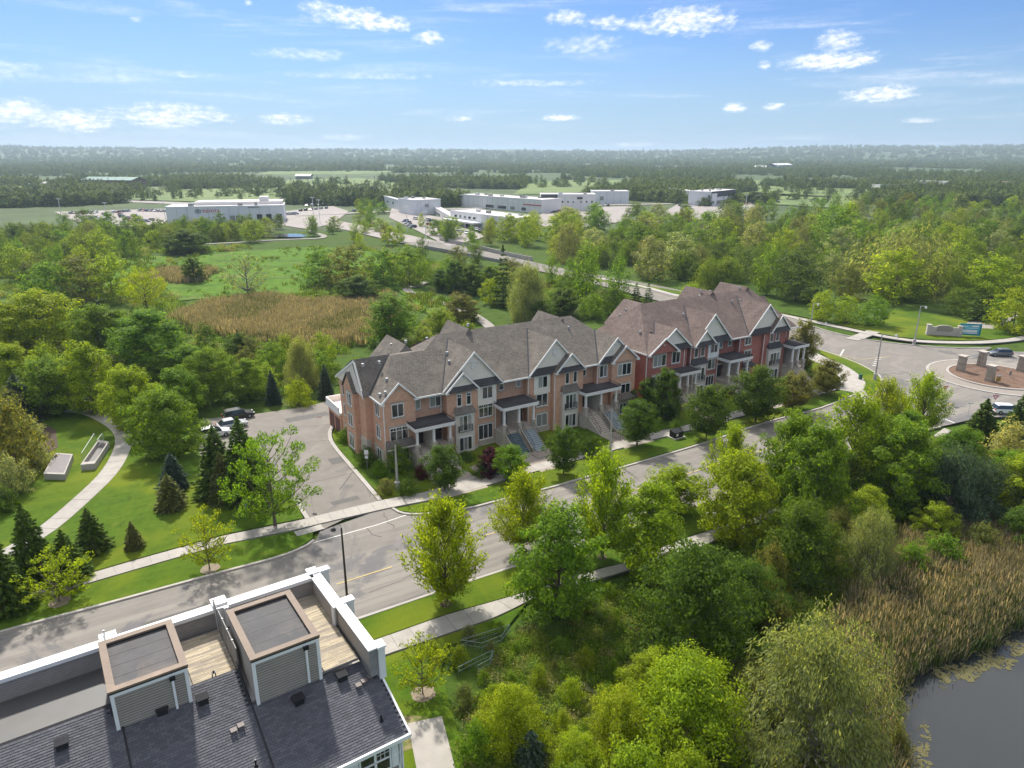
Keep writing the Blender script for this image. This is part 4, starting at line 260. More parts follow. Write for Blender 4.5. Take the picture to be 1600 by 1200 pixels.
barkg = mat('grey_bark', (.24, .22, .20), .95, .25, 9, .4, 30, stretch=(1, 1, .3))
rubber = mat('tyre_rubber', (.012, .012, .013), .8)
rimm = mat('wheel_rim', (.35, .35, .36), .35, metal=.6)
lampglass = mat('lamp_glass', (.75, .75, .72), .3)
redm = mat('red_plastic', (.42, .02, .02), .4)
signred = mat('sign_red', (.50, .03, .03), .5)
signw = mat('sign_white', (.75, .75, .74), .5)
teal = mat('teal_board', (.0, .20, .24), .5, .05)
tealtxt = mat('light_blue_lettering', (.35, .62, .70), .5)
signgrey = mat('sign_grey', (.20, .21, .20), .5)
checky = mat('checker_yellow', (.62, .38, .02), .5)
industrial = mat('light_grey_cladding', (.70, .70, .71), .6, .05, .1)
industrial2 = mat('pale_cladding', (.72, .70, .67), .6, .05, .1)
indroof = mat('pale_flat_roof', (.72, .66, .62), .8, .08, .05)
inddark = mat('dark_cladding', (.05, .055, .06), .5)
greenroof = mat('green_metal_roof', (.05, .15, .115), .6, .1, .1)
blueglass = mat('blue_fascia', (.05, .12, .22), .4)
water = None
def glass(name, col, rough=.08):
    m = bpy.data.materials.new(name); m.use_nodes = True; t = NT(m.node_tree); b = t.n['Principled BSDF']
    r = t.new('ShaderNodeObjectInfo').outputs['Random']
    c = t.ramp(r, (0.0, tuple(x * .5 for x in col)), (.62, tuple(x * 1.2 for x in col)), (.70, (.20, .21, .20)), (1.0, (.34, .34, .31)))
    t.l.new(c, b.inputs['Base Color']); b.inputs['Roughness'].default_value = rough; b.inputs['Specular IOR Level'].default_value = .9
    return m
winglass = glass('window_glass', (.022, .030, .034))
def plain_glass(name, col, rough=.05):
    m = bpy.data.materials.new(name); m.use_nodes = True; b = m.node_tree.nodes['Principled BSDF']
    b.inputs['Base Color'].default_value = (*col, 1); b.inputs['Roughness'].default_value = rough; b.inputs['Specular IOR Level'].default_value = .8
    return m
carglass = plain_glass('car_glass', (.02, .025, .03))
def paintm(name, col):
    m = bpy.data.materials.new(name); m.use_nodes = True; b = m.node_tree.nodes['Principled BSDF']
    b.inputs['Base Color'].default_value = (*col, 1); b.inputs['Roughness'].default_value = .35; b.inputs['Coat Weight'].default_value = .6; b.inputs['Coat Roughness'].default_value = .08
    return m
CARP = {k: paintm('car_paint_' + k, v) for k, v in dict(white=(.75, .75, .74), black=(.012, .013, .015), grey=(.13, .14, .15), silver=(.42, .43, .44), blue=(.03, .06, .16), red=(.32, .015, .015), tan=(.35, .28, .20)).items()}

def brick_mat(name, c1, c2, mortar, bw=.24, rh=.085, ms=.012, soft=.35):
    m = bpy.data.materials.new(name); m.use_nodes = True; t = NT(m.node_tree); b = t.n['Principled BSDF']; b.inputs['Roughness'].default_value = .9
    b.inputs['Specular IOR Level'].default_value = .2
    sp = t.new('ShaderNodeSeparateXYZ'); t.l.new(t.new('ShaderNodeTexCoord').outputs['Object'], sp.inputs[0])
    cb = t.new('ShaderNodeCombineXYZ'); t.l.new(t.math('ADD', sp.outputs[0], sp.outputs[1]), cb.inputs[0]); t.l.new(sp.outputs[2], cb.inputs[1])
    br = t.new('ShaderNodeTexBrick'); t.l.new(cb.outputs[0], br.inputs['Vector']); br.inputs['Color1'].default_value = (*c1, 1); br.inputs['Color2'].default_value = (*c2, 1)
    br.inputs['Mortar'].default_value = (*mortar, 1); br.inputs['Scale'].default_value = 1; br.inputs['Mortar Size'].default_value = ms
    br.inputs['Brick Width'].default_value = bw; br.inputs['Row Height'].default_value = rh
    n = t.noise(cb.outputs[0], 1.3, 6, .65); c = t.mix(t.math('MULTIPLY', t.sstep(n, .4, .7), soft), br.outputs[0], tuple(x * .62 for x in c1) + (1,))
    n = t.noise(cb.outputs[0], 5.0, 4, .6); c = t.mix(t.math('MULTIPLY', t.sstep(n, .5, .7), .25), c, tuple(x * 1.35 for x in c2) + (1,))
    t.l.new(c, b.inputs['Base Color'])
    bp = t.new('ShaderNodeBump'); bp.inputs['Strength'].default_value = .4; bp.inputs['Distance'].default_value = .02; t.l.new(br.outputs['Fac'], bp.inputs['Height']); bp.invert = True
    t.l.new(bp.outputs[0], b.inputs['Normal'])
    return m
brick_o = brick_mat('orange_brick', (.66, .33, .195), (.72, .40, .25), (.54, .41, .32))
brick_r = brick_mat('red_brick', (.42, .115, .085), (.48, .15, .11), (.34, .21, .17))
stone_b = brick_mat('stone_veneer', (.50, .44, .36), (.58, .53, .46), (.38, .34, .29), .5, .2, .012, .3)
def shingle_mat(name, c1, c2):
    m = bpy.data.materials.new(name); m.use_nodes = True; t = NT(m.node_tree); b = t.n['Principled BSDF']; b.inputs['Roughness'].default_value = .9
    b.inputs['Specular IOR Level'].default_value = .2
    geo = t.new('ShaderNodeTexCoord').outputs['Object']
    sp = t.new('ShaderNodeSeparateXYZ'); t.l.new(geo, sp.inputs[0])
    cb = t.new('ShaderNodeCombineXYZ'); t.l.new(t.math('ADD', sp.outputs[0], t.math('MULTIPLY', sp.outputs[1], .6)), cb.inputs[0]); t.l.new(t.math('MULTIPLY', sp.outputs[2], 1.7), cb.inputs[1])
    br = t.new('ShaderNodeTexBrick'); t.l.new(cb.outputs[0], br.inputs['Vector']); br.inputs['Color1'].default_value = (*c1, 1); br.inputs['Color2'].default_value = (*c2, 1)
    br.inputs['Mortar'].default_value = (*tuple(x * .55 for x in c1), 1); br.inputs['Scale'].default_value = 1; br.inputs['Mortar Size'].default_value = .02
    br.inputs['Brick Width'].default_value = .45; br.inputs['Row Height'].default_value = .25
    n = t.noise(cb.outputs[0], 2.3, 6, .75); c = t.mix(t.math('MULTIPLY', t.sstep(n, .45, .62), .6), br.outputs[0], tuple(x * .6 for x in c1) + (1,))
    n = t.noise(geo, .35, 5, .6); c = t.mix(t.math('MULTIPLY', t.sstep(n, .45, .7), .35), c, tuple(x * 1.35 for x in c2) + (1,))
    t.l.new(c, b.inputs['Base Color']); return m
shingle1 = shingle_mat('brown_shingle', (.150, .130, .110), (.205, .180, .150))
shingle2 = shingle_mat('red_brown_shingle', (.160, .120, .104), (.21, .158, .135))
shdark = shingle_mat('dark_shingle', (.062, .06, .062), (.08, .078, .08))
flash = mat('valley_flashing', (.045, .05, .058), .5)

# ---- foliage: object colour tints each tree, each leaf cluster varies
def leaf_mat(name, ramp=None, trans=.5):
    m = bpy.data.materials.new(name); m.use_nodes = True; t = NT(m.node_tree)
    b = t.n['Principled BSDF']; b.inputs['Roughness'].default_value = .7; b.inputs['Specular IOR Level'].default_value = .14
    oi = t.new('ShaderNodeObjectInfo')
    if ramp: base = t.ramp(oi.outputs['Random'], *ramp)
    else: base = oi.outputs['Color']
    ri = t.new('ShaderNodeNewGeometry').outputs['Random Per Island']
    n = t.noise(t.new('ShaderNodeTexCoord').outputs['Object'], .55, 3, .6)
    k = t.math('ADD', t.math('MULTIPLY', ri, .75), t.math('ADD', .18, t.math('MULTIPLY', n, .9)))
    sc = t.new('ShaderNodeVectorMath', operation='SCALE'); t.l.new(base, sc.inputs[0]); t.l.new(k, sc.inputs[3])
    warm = t.mix(t.math('MULTIPLY', t.sstep(ri, .55, 1.0), .35), sc.outputs[0], t.mix(1.0, sc.outputs[0], (1.9, 1.45, .9, 1), 'MULTIPLY'))
    t.l.new(warm, b.inputs['Base Color'])
    tr = t.new('ShaderNodeBsdfTranslucent'); t.l.new(t.mix(1.0, warm, (1.9, 1.75, .75, 1), 'MULTIPLY'), tr.inputs[0])
    mx = t.new('ShaderNodeMixShader'); mx.inputs[0].default_value = trans; t.l.new(b.outputs[0], mx.inputs[1]); t.l.new(tr.outputs[0], mx.inputs[2])
    t.l.new(mx.outputs[0], t.n['Material Output'].inputs['Surface']); return m
leafm = leaf_mat('leaves')
needlem = leaf_mat('needles', trans=.12)
woodleaf = leaf_mat('wood_leaves', ((0, (.075, .125, .016)), (.3, (.105, .180, .016)), (.55, (.14, .195, .024)), (.75, (.085, .13, .032)), (1, (.185, .25, .020))))
farleaf = leaf_mat('far_wood_leaves', ((0, (.07, .115, .030)), (.4, (.10, .155, .030)), (.7, (.08, .12, .038)), (1, (.145, .195, .040))), .25)
weedleaf = leaf_mat('weed_leaves', ((0, (.11, .20, .016)), (.35, (.15, .25, .018)), (.6, (.21, .27, .04)), (.8, (.27, .25, .11)), (1, (.12, .21, .04))))
grassblade = leaf_mat('grass_blades', ((0, (.05, .105, .012)), (.5, (.075, .14, .014)), (1, (.12, .15, .03))), .3)
reedgreen = leaf_mat('reed_blades', ((0, (.055, .11, .02)), (.5, (.085, .13, .03)), (1, (.13, .13, .06))), .3)
reedtan = leaf_mat('reed_plumes', ((0, (.19, .165, .115)), (.5, (.27, .235, .165)), (1, (.37, .32, .23))), .3)
GREENS = dict(yg=(.225, .305, .014), mg=(.130, .225, .016), dg=(.082, .145, .016), sg=(.200, .240, .090), bg=(.060, .100, .062), ol=(.145, .165, .040), pu=(.085, .016, .030), fl=(.30, .33, .14))

# ------------------------------------------------------------------ helpers
def tag(o, label=None, cat=None, group=None, kind=None):
    if label: o['label'] = label
    if cat: o['category'] = cat
    if group: o['group'] = group
    if kind: o['kind'] = kind
    return o
def thing(name, label, cat, loc=(0, 0, 0), rz=0, group=None):
    o = bpy.data.objects.new(name, None); COL.objects.link(o); o.location = loc; o.rotation_euler = (0, 0, rz); o.empty_display_size = .2
    return tag(o, label, cat, group)
def link(name, me, parent=None, loc=(0, 0, 0), rot=(0, 0, 0)):
    o = bpy.data.objects.new(name, me); COL.objects.link(o); o.parent = parent; o.location = loc; o.rotation_euler = rot; return o
class MB:
    """collects boxes, prisms and tubes, then builds ONE mesh"""
    def __init__(s): s.v = []; s.f = []; s.mi = []
    def add(s, vs, fs, mi=0):
        o = len(s.v); s.v += [tuple(p) for p in vs]; s.f += [tuple(i + o for i in f) for f in fs]; s.mi += [mi] * len(fs); return s
    def box(s, x0, x1, y0, y1, z0, z1, mi=0):
        v = [(x0, y0, z0), (x1, y0, z0), (x1, y1, z0), (x0, y1, z0), (x0, y0, z1), (x1, y0, z1), (x1, y1, z1), (x0, y1, z1)]
        return s.add(v, [(0, 3, 2, 1), (4, 5, 6, 7), (0, 1, 5, 4), (1, 2, 6, 5), (2, 3, 7, 6), (3, 0, 4, 7)], mi)
    def slab(s, pts, th, mi=0, d=None):
        """planar polygon thickened downwards by th (or along d)"""
        n = len(pts); d = Vector(d) if d else Vector((0, 0, -th)); a = [Vector(p) for p in pts]; b = [p + d for p in a]
        fs = [tuple(range(n)), tuple(range(2 * n - 1, n - 1, -1))] + [(i, (i + n), ((i + 1) % n + n), (i + 1) % n) for i in range(n)]
        return s.add(a + b, fs, mi)
    def tube(s, p, q, r0, r1=None, seg=6, mi=0):
        p = Vector(p); q = Vector(q); r1 = r0 if r1 is None else r1; d = (q - p).normalized()
        a = d.orthogonal().normalized(); b = d.cross(a)
        vs = []
        for (c, r) in ((p, r0), (q, r1)):
            for i in range(seg):
                t = 2 * math.pi * i / seg; vs.append(c + a * math.cos(t) * r + b * math.sin(t) * r)
        fs = [(i, (i + 1) % seg, seg + (i + 1) % seg, seg + i) for i in range(seg)] + [tuple(range(seg - 1, -1, -1)), tuple(range(seg, 2 * seg))]
        return s.add(vs, fs, mi)
    def mesh(s, name, mats):
        me = bpy.data.meshes.new(name); me.from_pydata(s.v, [], s.f)
        for m in (mats if isinstance(mats, (list, tuple)) else [mats]): me.materials.append(m)
        if any(s.mi): me.polygons.foreach_set('material_index', s.mi)
        bm = bmesh.new(); bm.from_mesh(me); bmesh.ops.recalc_face_normals(bm, faces=bm.faces); bm.to_mesh(me); bm.free()
        return me
    def build(s, name, mats, parent=None, loc=(0, 0, 0), rot=(0, 0, 0)): return link(name, s.mesh(name, mats), parent, loc, rot)
def box(name, m, parent, *a): return MB().box(*a).build(name, m, parent)
def poly_sheet(name, pts, z, m, parent=None, th=0.0):
    vs = [(p[0], p[1], z) for p in pts]; tris = tessellate_polygon([[Vector(v) for v in vs]])
    me = bpy.data.meshes.new(name)
    if th:
        n = len(vs); v2 = vs + [(p[0], p[1], z - th) for p in pts]
        me.from_pydata(v2, [], [tuple(t) for t in tris] + [(i, (i + 1) % n, (i + 1) % n + n, i + n) for i in range(n)])
    else: me.from_pydata(vs, [], [tuple(t) for t in tris])
    bm = bmesh.new(); bm.from_mesh(me)
    if not th:
        for f in bm.faces:
            if f.normal.z < 0: f.normal_flip()
    else: bmesh.ops.recalc_face_normals(bm, faces=bm.faces)
    bm.to_mesh(me); bm.free(); me.materials.append(m)
    return link(name, me, parent)
def struct(o): o['kind'] = 'structure'; return o
def resample(pl, step):
    out = [Vector(pl[0][:2])]
    for a, b in zip(pl[:-1], pl[1:]):
        a = Vector(a[:2]); b = Vector(b[:2]); n = max(1, round((b - a).length / step))
        for i in range(1, n + 1): out.append(a.lerp(b, i / n))
    return out
def smooth(pl, it=2):
    """Chaikin corner cutting"""
    p = [Vector(q[:2]) for q in pl]
    for _ in range(it):
        q = [p[0]]
        for a, b in zip(p[:-1], p[1:]): q += [a.lerp(b, .25), a.lerp(b, .75)]
        q.append(p[-1]); p = q
    return [(v.x, v.y) for v in p]
def offs(pl, d):
    out = []; p = [Vector(q[:2]) for q in pl]
    for i in range(len(p)):
        t = (p[min(i + 1, len(p) - 1)] - p[max(i - 1, 0)]).normalized(); out.append(p[i] + Vector((-t.y, t.x)) * d)
    return out
def ribbon_mb(pl, w0, w1, z0, z1, mi=0, mb=None):
    """strip between offsets w0 and w1 from a polyline, from z0 up to z1"""
    mb = mb or MB(); a = offs(pl, w0); b = offs(pl, w1); n = len(a); vs = []
    for i in range(n): vs += [(a[i].x, a[i].y, z1), (b[i].x, b[i].y, z1), (a[i].x, a[i].y, z0), (b[i].x, b[i].y, z0)]
    fs = []
    for i in range(n - 1):
        k = 4 * i; fs += [(k, k + 4, k + 5, k + 1), (k, k + 2, k + 6, k + 4), (k + 1, k + 5, k + 7, k + 3)]
    fs += [(0, 1, 3, 2), (4 * n - 4, 4 * n - 2, 4 * n - 1, 4 * n - 3)]
    return mb.add(vs, fs, mi)
# ------------------------------------------------------------------ the ground, water and far land
def in_poly_np(X, Y, poly):
    c = np.zeros(X.shape, bool); n = len(poly)
    for i in range(n):
        x1, y1 = poly[i]; x2, y2 = poly[i - 1]
        if y1 == y2: continue
        cond = ((y1 > Y) != (y2 > Y)) & (X < (x2 - x1) * (Y - y1) / (y2 - y1) + x1); c ^= cond
    return c
def dist_poly_np(X, Y, poly):
    d = np.full(X.shape, 1e9); n = len(poly)
    for i in range(n):
        x1, y1 = poly[i]; x2, y2 = poly[i - 1]; dx, dy = x2 - x1, y2 - y1; L = dx * dx + dy * dy + 1e-9
        t = np.clip(((X - x1) * dx + (Y - y1) * dy) / L, 0, 1); d = np.minimum(d, np.hypot(X - x1 - t * dx, Y - y1 - t * dy))
    return d
def vnoise(X, Y, s, seed=0):
    """smooth value noise"""
    x = X / s; y = Y / s; xi = np.floor(x).astype(np.int64); yi = np.floor(y).astype(np.int64); fx = x - xi; fy = y - yi
    fx = fx * fx * (3 - 2 * fx); fy = fy * fy * (3 - 2 * fy)
    def h(a, b):
        k = (a * 374761393 + b * 668265263 + seed * 1442695041) & 0xffffffff; k = ((k ^ (k >> 13)) * 1274126177) & 0xffffffff
        return ((k ^ (k >> 16)) & 0xffff) / 65535.0
    return (h(xi, yi) * (1 - fx) + h(xi + 1, yi) * fx) * (1 - fy) + (h(xi, yi + 1) * (1 - fx) + h(xi + 1, yi + 1) * fx) * fy
def ground_z(X, Y):
    z = -.04 - .5 * vnoise(X, Y, 9, 1) * np.clip((np.hypot(X, Y) - 30) / 60, 0, 1)
    for pond, dep in ((POND, 1.7), (POND_FAR, 1.2)):
        d = dist_poly_np(X, Y, pond); ins = in_poly_np(X, Y, pond); sd_ = np.where(ins, -d, d)
        z = z - dep * np.clip((2.2 - sd_) / 4.5, 0, 1)
    # wooded ridges on the skyline
    r = np.hypot(X, Y); az = np.degrees(np.arctan2(X, Y))
    ridge = 52 + 20 * vnoise(az, az * 0, 11, 5) + 9 * vnoise(az, az * 0, 3.1, 6) + 16 * np.clip((az - 14) / 14, 0, 1) + 14 * np.clip((-az - 24) / 8, 0, 1)
    prof = np.clip((r - 3300) / 3400, 0, 1); prof = prof * prof * (3 - 2 * prof)
    z = z + ridge * prof + 9 * vnoise(X, Y, 700, 9) * np.clip((r - 1900) / 2000, 0, 1)
    return z
def axis(lo, hi, *bands):
    """coordinates with a fine step inside the bands (a, b, step) and growing steps outside"""
    pts = {lo, hi}
    a0 = bands[0][0]; b0 = bands[0][1]
    for (a, b, st) in bands:
        k = a
        while k <= b: pts.add(round(k, 3)); k += st
    st = bands[0][2]; k = b0
    while k < hi: st *= 1.14; st = min(st, 420); k += st; pts.add(min(k, hi))
    st = bands[0][2]; k = a0
    while k > lo: st *= 1.14; st = min(st, 420); k -= st; pts.add(max(k, lo))
    return np.array(sorted(pts))
gx = axis(-10500, 10500, (-240, 240, 4), (20, 100, 1.6)); gy = axis(-380, 10500, (-40, 330, 4), (14, 70, 1.6), (425, 445, 2.5))
GX, GY = np.meshgrid(gx, gy); GZ = ground_z(GX, GY)
def grid_mesh(name, X, Y, Z, m):
    ny, nx = X.shape; me = bpy.data.meshes.new(name); me.vertices.add(nx * ny)
    me.vertices.foreach_set('co', np.stack([X, Y, Z], -1).astype(np.float32).ravel())
    i = np.arange((ny - 1) * (nx - 1)); r = i // (nx - 1); c = i % (nx - 1); a = r * nx + c
    q = np.stack([a, a + 1, a + 1 + nx, a + nx], -1).astype(np.int32)
    me.loops.add(q.size); me.loops.foreach_set('vertex_index', q.ravel()); me.polygons.add(len(i))
    me.polygons.foreach_set('loop_start', np.arange(0, q.size, 4, dtype=np.int32)); me.polygons.foreach_set('use_smooth', np.ones(len(i), bool))
    me.update(calc_edges=True); me.materials.append(m); me.materials.append(farland); return me
gme = grid_mesh('ground', GX, GY, GZ, meadow)
fx = (gx[:-1] + gx[1:]) / 2; fy = (gy[:-1] + gy[1:]) / 2; FX, FY = np.meshgrid(fx, fy)
gme.polygons.foreach_set('material_index', ((np.hypot(FX, FY) > 420).astype(np.int32)).ravel())
ground = struct(link('ground', gme))

def water_mat():
    m = bpy.data.materials.new('pond_water'); m.use_nodes = True; t = NT(m.node_tree); b = t.n['Principled BSDF']
    b.inputs['Base Color'].default_value = (.022, .026, .026, 1); b.inputs['Roughness'].default_value = .06; b.inputs['Specular IOR Level'].default_value = .65
    co = t.new('ShaderNodeTexCoord').outputs['Object']; bp = t.new('ShaderNodeBump'); bp.inputs['Strength'].default_value = .05; bp.inputs['Distance'].default_value = .02
    t.l.new(t.noise(co, 2.4, 3), bp.inputs['Height']); t.l.new(bp.outputs[0], b.inputs['Normal']); return m
watm = water_mat()
struct(poly_sheet('water', [(p[0], p[1]) for p in offs(POND + [POND[0]], -1.8)[:-1]] if False else [(18, 10), (120, 10), (120, 64), (18, 64)], -.85, watm))
struct(poly_sheet('water', [(-215, 380), (-110, 380), (-110, 445), (-215, 445)], -.8, watm))

struct(poly_sheet('road', STREET, .0, asphalt))
RC = ISLAND_C
def circle(r, n=64, c=RC): return [(c[0] + r * math.cos(2 * math.pi * i / n), c[1] + r * math.sin(2 * math.pi * i / n)) for i in range(n)]
east = [(106, 150), (150, 143), (240, 140), (240, 128), (150, 127), (112, 118)]
struct(poly_sheet('road', circle(20.6), .008, asphalt))
struct(poly_sheet('road', east, .004, asphalt))
upper = UPPER_N + UPPER_S
struct(poly_sheet('road', upper, .012, asphalt2))
far_c = smooth([(-46, 352), (-76, 398), (-108, 446), (-150, 505), (-205, 575), (-290, 640), (-420, 690)])
struct(ribbon_mb(far_c, -9, 9, -.02, .03).build('road', lotm))
struct(ribbon_mb(smooth(ROAD_EAST), -5, 5, -.6, .25).build('road', lotm))
struct(ribbon_mb([(-150, 505), (-60, 560), (40, 600), (180, 640)], -5, 5, -.6, .25).build('road', lotm))
drive_poly = DRIVE[:-1] + [(-25.5, 121), (-14, 128.5), (60, 174), (68, 163), (-6, 117), (-13, 112), (-17.5, 106.5)] + [HOUSE_KERB[2], HOUSE_KERB[3], HOUSE_KERB[4], HOUSE_KERB[5], HOUSE_KERB[6]]
struct(poly_sheet('driveway', drive_poly, .02, asphalt2))
for i, p in enumerate(LOT_FAR): struct(poly_sheet('car_park', p, .06, lotm))
for i, p in enumerate(FIELDS):
    xs = np.array([q[0] for q in p]); z = .3
    struct(poly_sheet('field', p, z, fieldm))

def arc_pts(pl, n):
    p = [Vector(q[:2]) for q in pl]; L = [0]
    for a, b in zip(p[:-1], p[1:]): L.append(L[-1] + (b - a).length)
    out = []; j = 0
    for i in range(n + 1):
        s = L[-1] * i / n
        while j < len(p) - 2 and L[j + 1] < s: j += 1
        out.append(p[j].lerp(p[j + 1], (s - L[j]) / max(1e-6, L[j + 1] - L[j])))
    return out
def walk(N, S, step, z=.13, m=None, label=None, xmin=-62):
    N = [Vector(q) for q in N]; S = [Vector(q) for q in S]
    LN = sum((b - a).length for a, b in zip(N[:-1], N[1:])); n = int(LN / step)
    # pair points: for each point on N take the nearest on S
    A = arc_pts(N, n); Sd = arc_pts(S, n * 8)
    Bp = [min(Sd, key=lambda q: (q - a).length_squared) for a in A]
    base = MB(); 
    vs = []
    for a, b in zip(A, Bp): vs += [(a.x, a.y, z - .03), (b.x, b.y, z - .03), (a.x, a.y, -.1), (b.x, b.y, -.1)]
    fs = []
    for i in range(n): k = 4 * i; fs += [(k, k + 4, k + 5, k + 1), (k, k + 2, k + 6, k + 4), (k + 1, k + 5, k + 7, k + 3)]
    o = struct(base.add(vs, fs).build('sidewalk', concd))
    g = .012
    for i in range(n):
        a0 = A[i].lerp(A[i + 1], g); a1 = A[i].lerp(A[i + 1], 1 - g); b0 = Bp[i].lerp(Bp[i + 1], g); b1 = Bp[i].lerp(Bp[i + 1], 1 - g)
        if a0.x < xmin: continue
        dz = random.uniform(-.006, .006)
        MB().slab([(a0.x, a0.y, z + dz), (b0.x, b0.y, z + dz), (b1.x, b1.y, z + dz), (a1.x, a1.y, z + dz)], .05).build('slab', m or concrete, o)
    return o
walk(SW_FAR_N, SW_FAR_S, 1.75)
walk(SW_NEAR_N, SW_NEAR_S, 1.8)
def walk_c(line, w, step, m=None, z=.13, sm=2): l = smooth(line, sm); return walk(offs(l, w / 2), offs(l, -w / 2), step, z, m, xmin=-999)
walk_c(PARK_PATH, 2.3, 2.4, z=.17)
walk_c(SW_UPPER, 2.2, 2.6, z=.12)
walk_c(SW_UPPER_X, 3.0, 2.4, z=.10)
walk_c(SW_CURVE_C, 4.2, 2.4, z=.14)
walk_c(SW_CURVE_D, 2.4, 2.4, z=.12)
struct(ribbon_mb(smooth([(x, y) for x, y in MEADOW_PATH]), -1.35, 1.35, -.6, .05).build('path', gravel))
struct(ribbon_mb(smooth(PATH_FAR), -1.5, 1.5, -.6, .05).build('path', gravel))
struct(ribbon_mb([(-6.6, 43.4), (-5.2, 38.5), (-3.6, 33), (-1.5, 24)], -1.3, 1.3, -.05, .16).build('path', concrete))
struct(poly_sheet('path', [(112, 172), (118, 170), (125, 176), (140, 190), (120, 182)], .09, gravel))

LZ = .115
struct(poly_sheet('lawn', LAWN_PARK, LZ + .02, lawn, th=.3))
struct(poly_sheet('lawn', LAWN_VERGE_L, LZ, lawn, th=.3))
struct(poly_sheet('lawn', LAWN_VERGE_F, LZ, lawn, th=.3))
struct(poly_sheet('lawn', LAWN_VERGE_N, LZ, lawn, th=.3))
struct(poly_sheet('lawn', LAWN_NEAR_S, LZ + .01, lawn, th=.3))
struct(poly_sheet('lawn', LAWN_HOUSE, LZ - .02, lawn, th=.3))
struct(poly_sheet('lawn', LAWN_ISLE, LZ - .01, lawn, th=.3))
struct(poly_sheet('lawn', LAWN_NORTH, .05, lawn, th=.3))
for p in MEADOW_BRIGHT: struct(poly_sheet('meadow', p, .02, brightm))
struct(poly_sheet('marsh', REED_MEADOW, .04, tanreed))
# kerbs
def kerb(line, w=.28, h=.15, sm=1): return struct(ribbon_mb(smooth(line, sm), 0, w, -.05, h).build('kerb', concrete2))
kerb(FARK_L[:-1], .32); kerb(FARK_R[1:], .32); kerb(NEARK[::-1], .32)
kerb(HOUSE_KERB[::-1], .55, .16, 2); kerb(offs(UPPER_N[3:], .0), .35)
kerb(UPPER_S[:5][::-1], -.35); kerb(DRIVE_KERB_L, .5)
# roundabout island: kerb, paved apron, inner kerb, mulch
ring = lambda r0, r1, z0, z1, m, nm: struct(ribbon_mb(circle(r0, 72) + [circle(r0, 72)[0]], 0, r0 - r1, z0, z1).build(nm, m))
ring(12.0, 11.5, 0, .14, concrete2, 'kerb')
struct(poly_sheet('apron', circle(11.5), .10, mat('stamped_apron', (.27, .235, .20), .9, .1, 1.5)))
ring(8.5, 8.05, .08, .30, concrete2, 'kerb')
struct(poly_sheet('planting_bed', circle(8.05, c=RC), .24, mulch_island))
# painted markings
def stripe(line, w, m, dash=None, z=.028):
    mb = MB()
    if dash is None: ribbon_mb(line, -w / 2, w / 2, z - .006, z, mb=mb)
    else:
        pts = resample(line, .5); k = 0; on, off = dash
        while k + int(on * 2) < len(pts): ribbon_mb([(p.x, p.y) for p in pts[k:k + int(on * 2) + 1]], -w / 2, w / 2, z - .006, z, mb=mb); k += int((on + off) * 2)
    return struct(mb.build('road_marking', m))
midl = [(-52, 40.2), (-30, 53.4), (-19.0, 60.6)]
stripe([(-17.6, 61.4), (-12.5, 64.6)], .14, paint_y)
stripe([(-3.0, 71.0), (7.5, 77.2), (18, 83.8), (31, 91.8), (44, 100.2), (53, 106.8)], .14, paint_y)
stripe([(-22.6, 69.0), (-15.6, 73.4), (-11.8, 76.4)], .16, paint)
stripe([(-27.5, 66.2), (-22.9, 69.0)], .10, paint)
stripe([(60, 146), (66, 156)], .3, paint); stripe([(67, 141.0), (73, 151)], .3, paint)
stripe([(54, 172), (66, 152), (73, 143), (80.5, 145.5)], .16, paint_y)
for m_ in MARKS_W: stripe(m_, .32, paint, z=.026)
for m_ in MARKS_Y: stripe(m_, .2, paint_y, z=.026)
struct(poly_sheet('road', ROAD_EXIT, .002, asphalt))
stripe([(-36, 333), (-2, 284), (26, 243), (50, 206), (62, 180)], .15, paint_y, z=.02)
stripe([(-22.1, 82.5), (-20.9, 94), (-24, 101)], .12, tar, z=.026)
# crack sealer lines
def crack(p, q, n=9, amp=.5, w=.07, z=.026):
    p = Vector(p); q = Vector(q); d = (q - p); nrm = Vector((-d.y, d.x)).normalized(); pts = []; o = 0
    for i in range(n + 1): o = o * .7 + random.uniform(-amp, amp) * .5; pts.append(p + d * i / n + nrm * o)
    return struct(ribbon_mb(pts, -w / 2, w / 2, z - .006, z).build('crack_seal', tar))
for a in [((-26.5, 84.5), (-18.3, 88.5)), ((-24.9, 96.5), (-21.2, 99.0)), ((-21.4, 99), (-18.3, 96.2)), ((-20.2, 88), (-17.6, 80.5)), ((-37, 104), (-22, 107)), ((-15.2, 76.4), (-13.6, 72.6)), ((-33, 97), (-23.5, 101.0))]: crack(*a)
crack((-6.5, 66), (-14, 60), 8, .6, .05, .01); crack((10, 80), (14, 77), 6, .3, .05, .01)
struct(ribbon_mb([(-16.8, 72.8), (-15.8, 71.2), (-14.6, 70.6)], -.05, .05, .0, .006).build('crack_seal', tar))
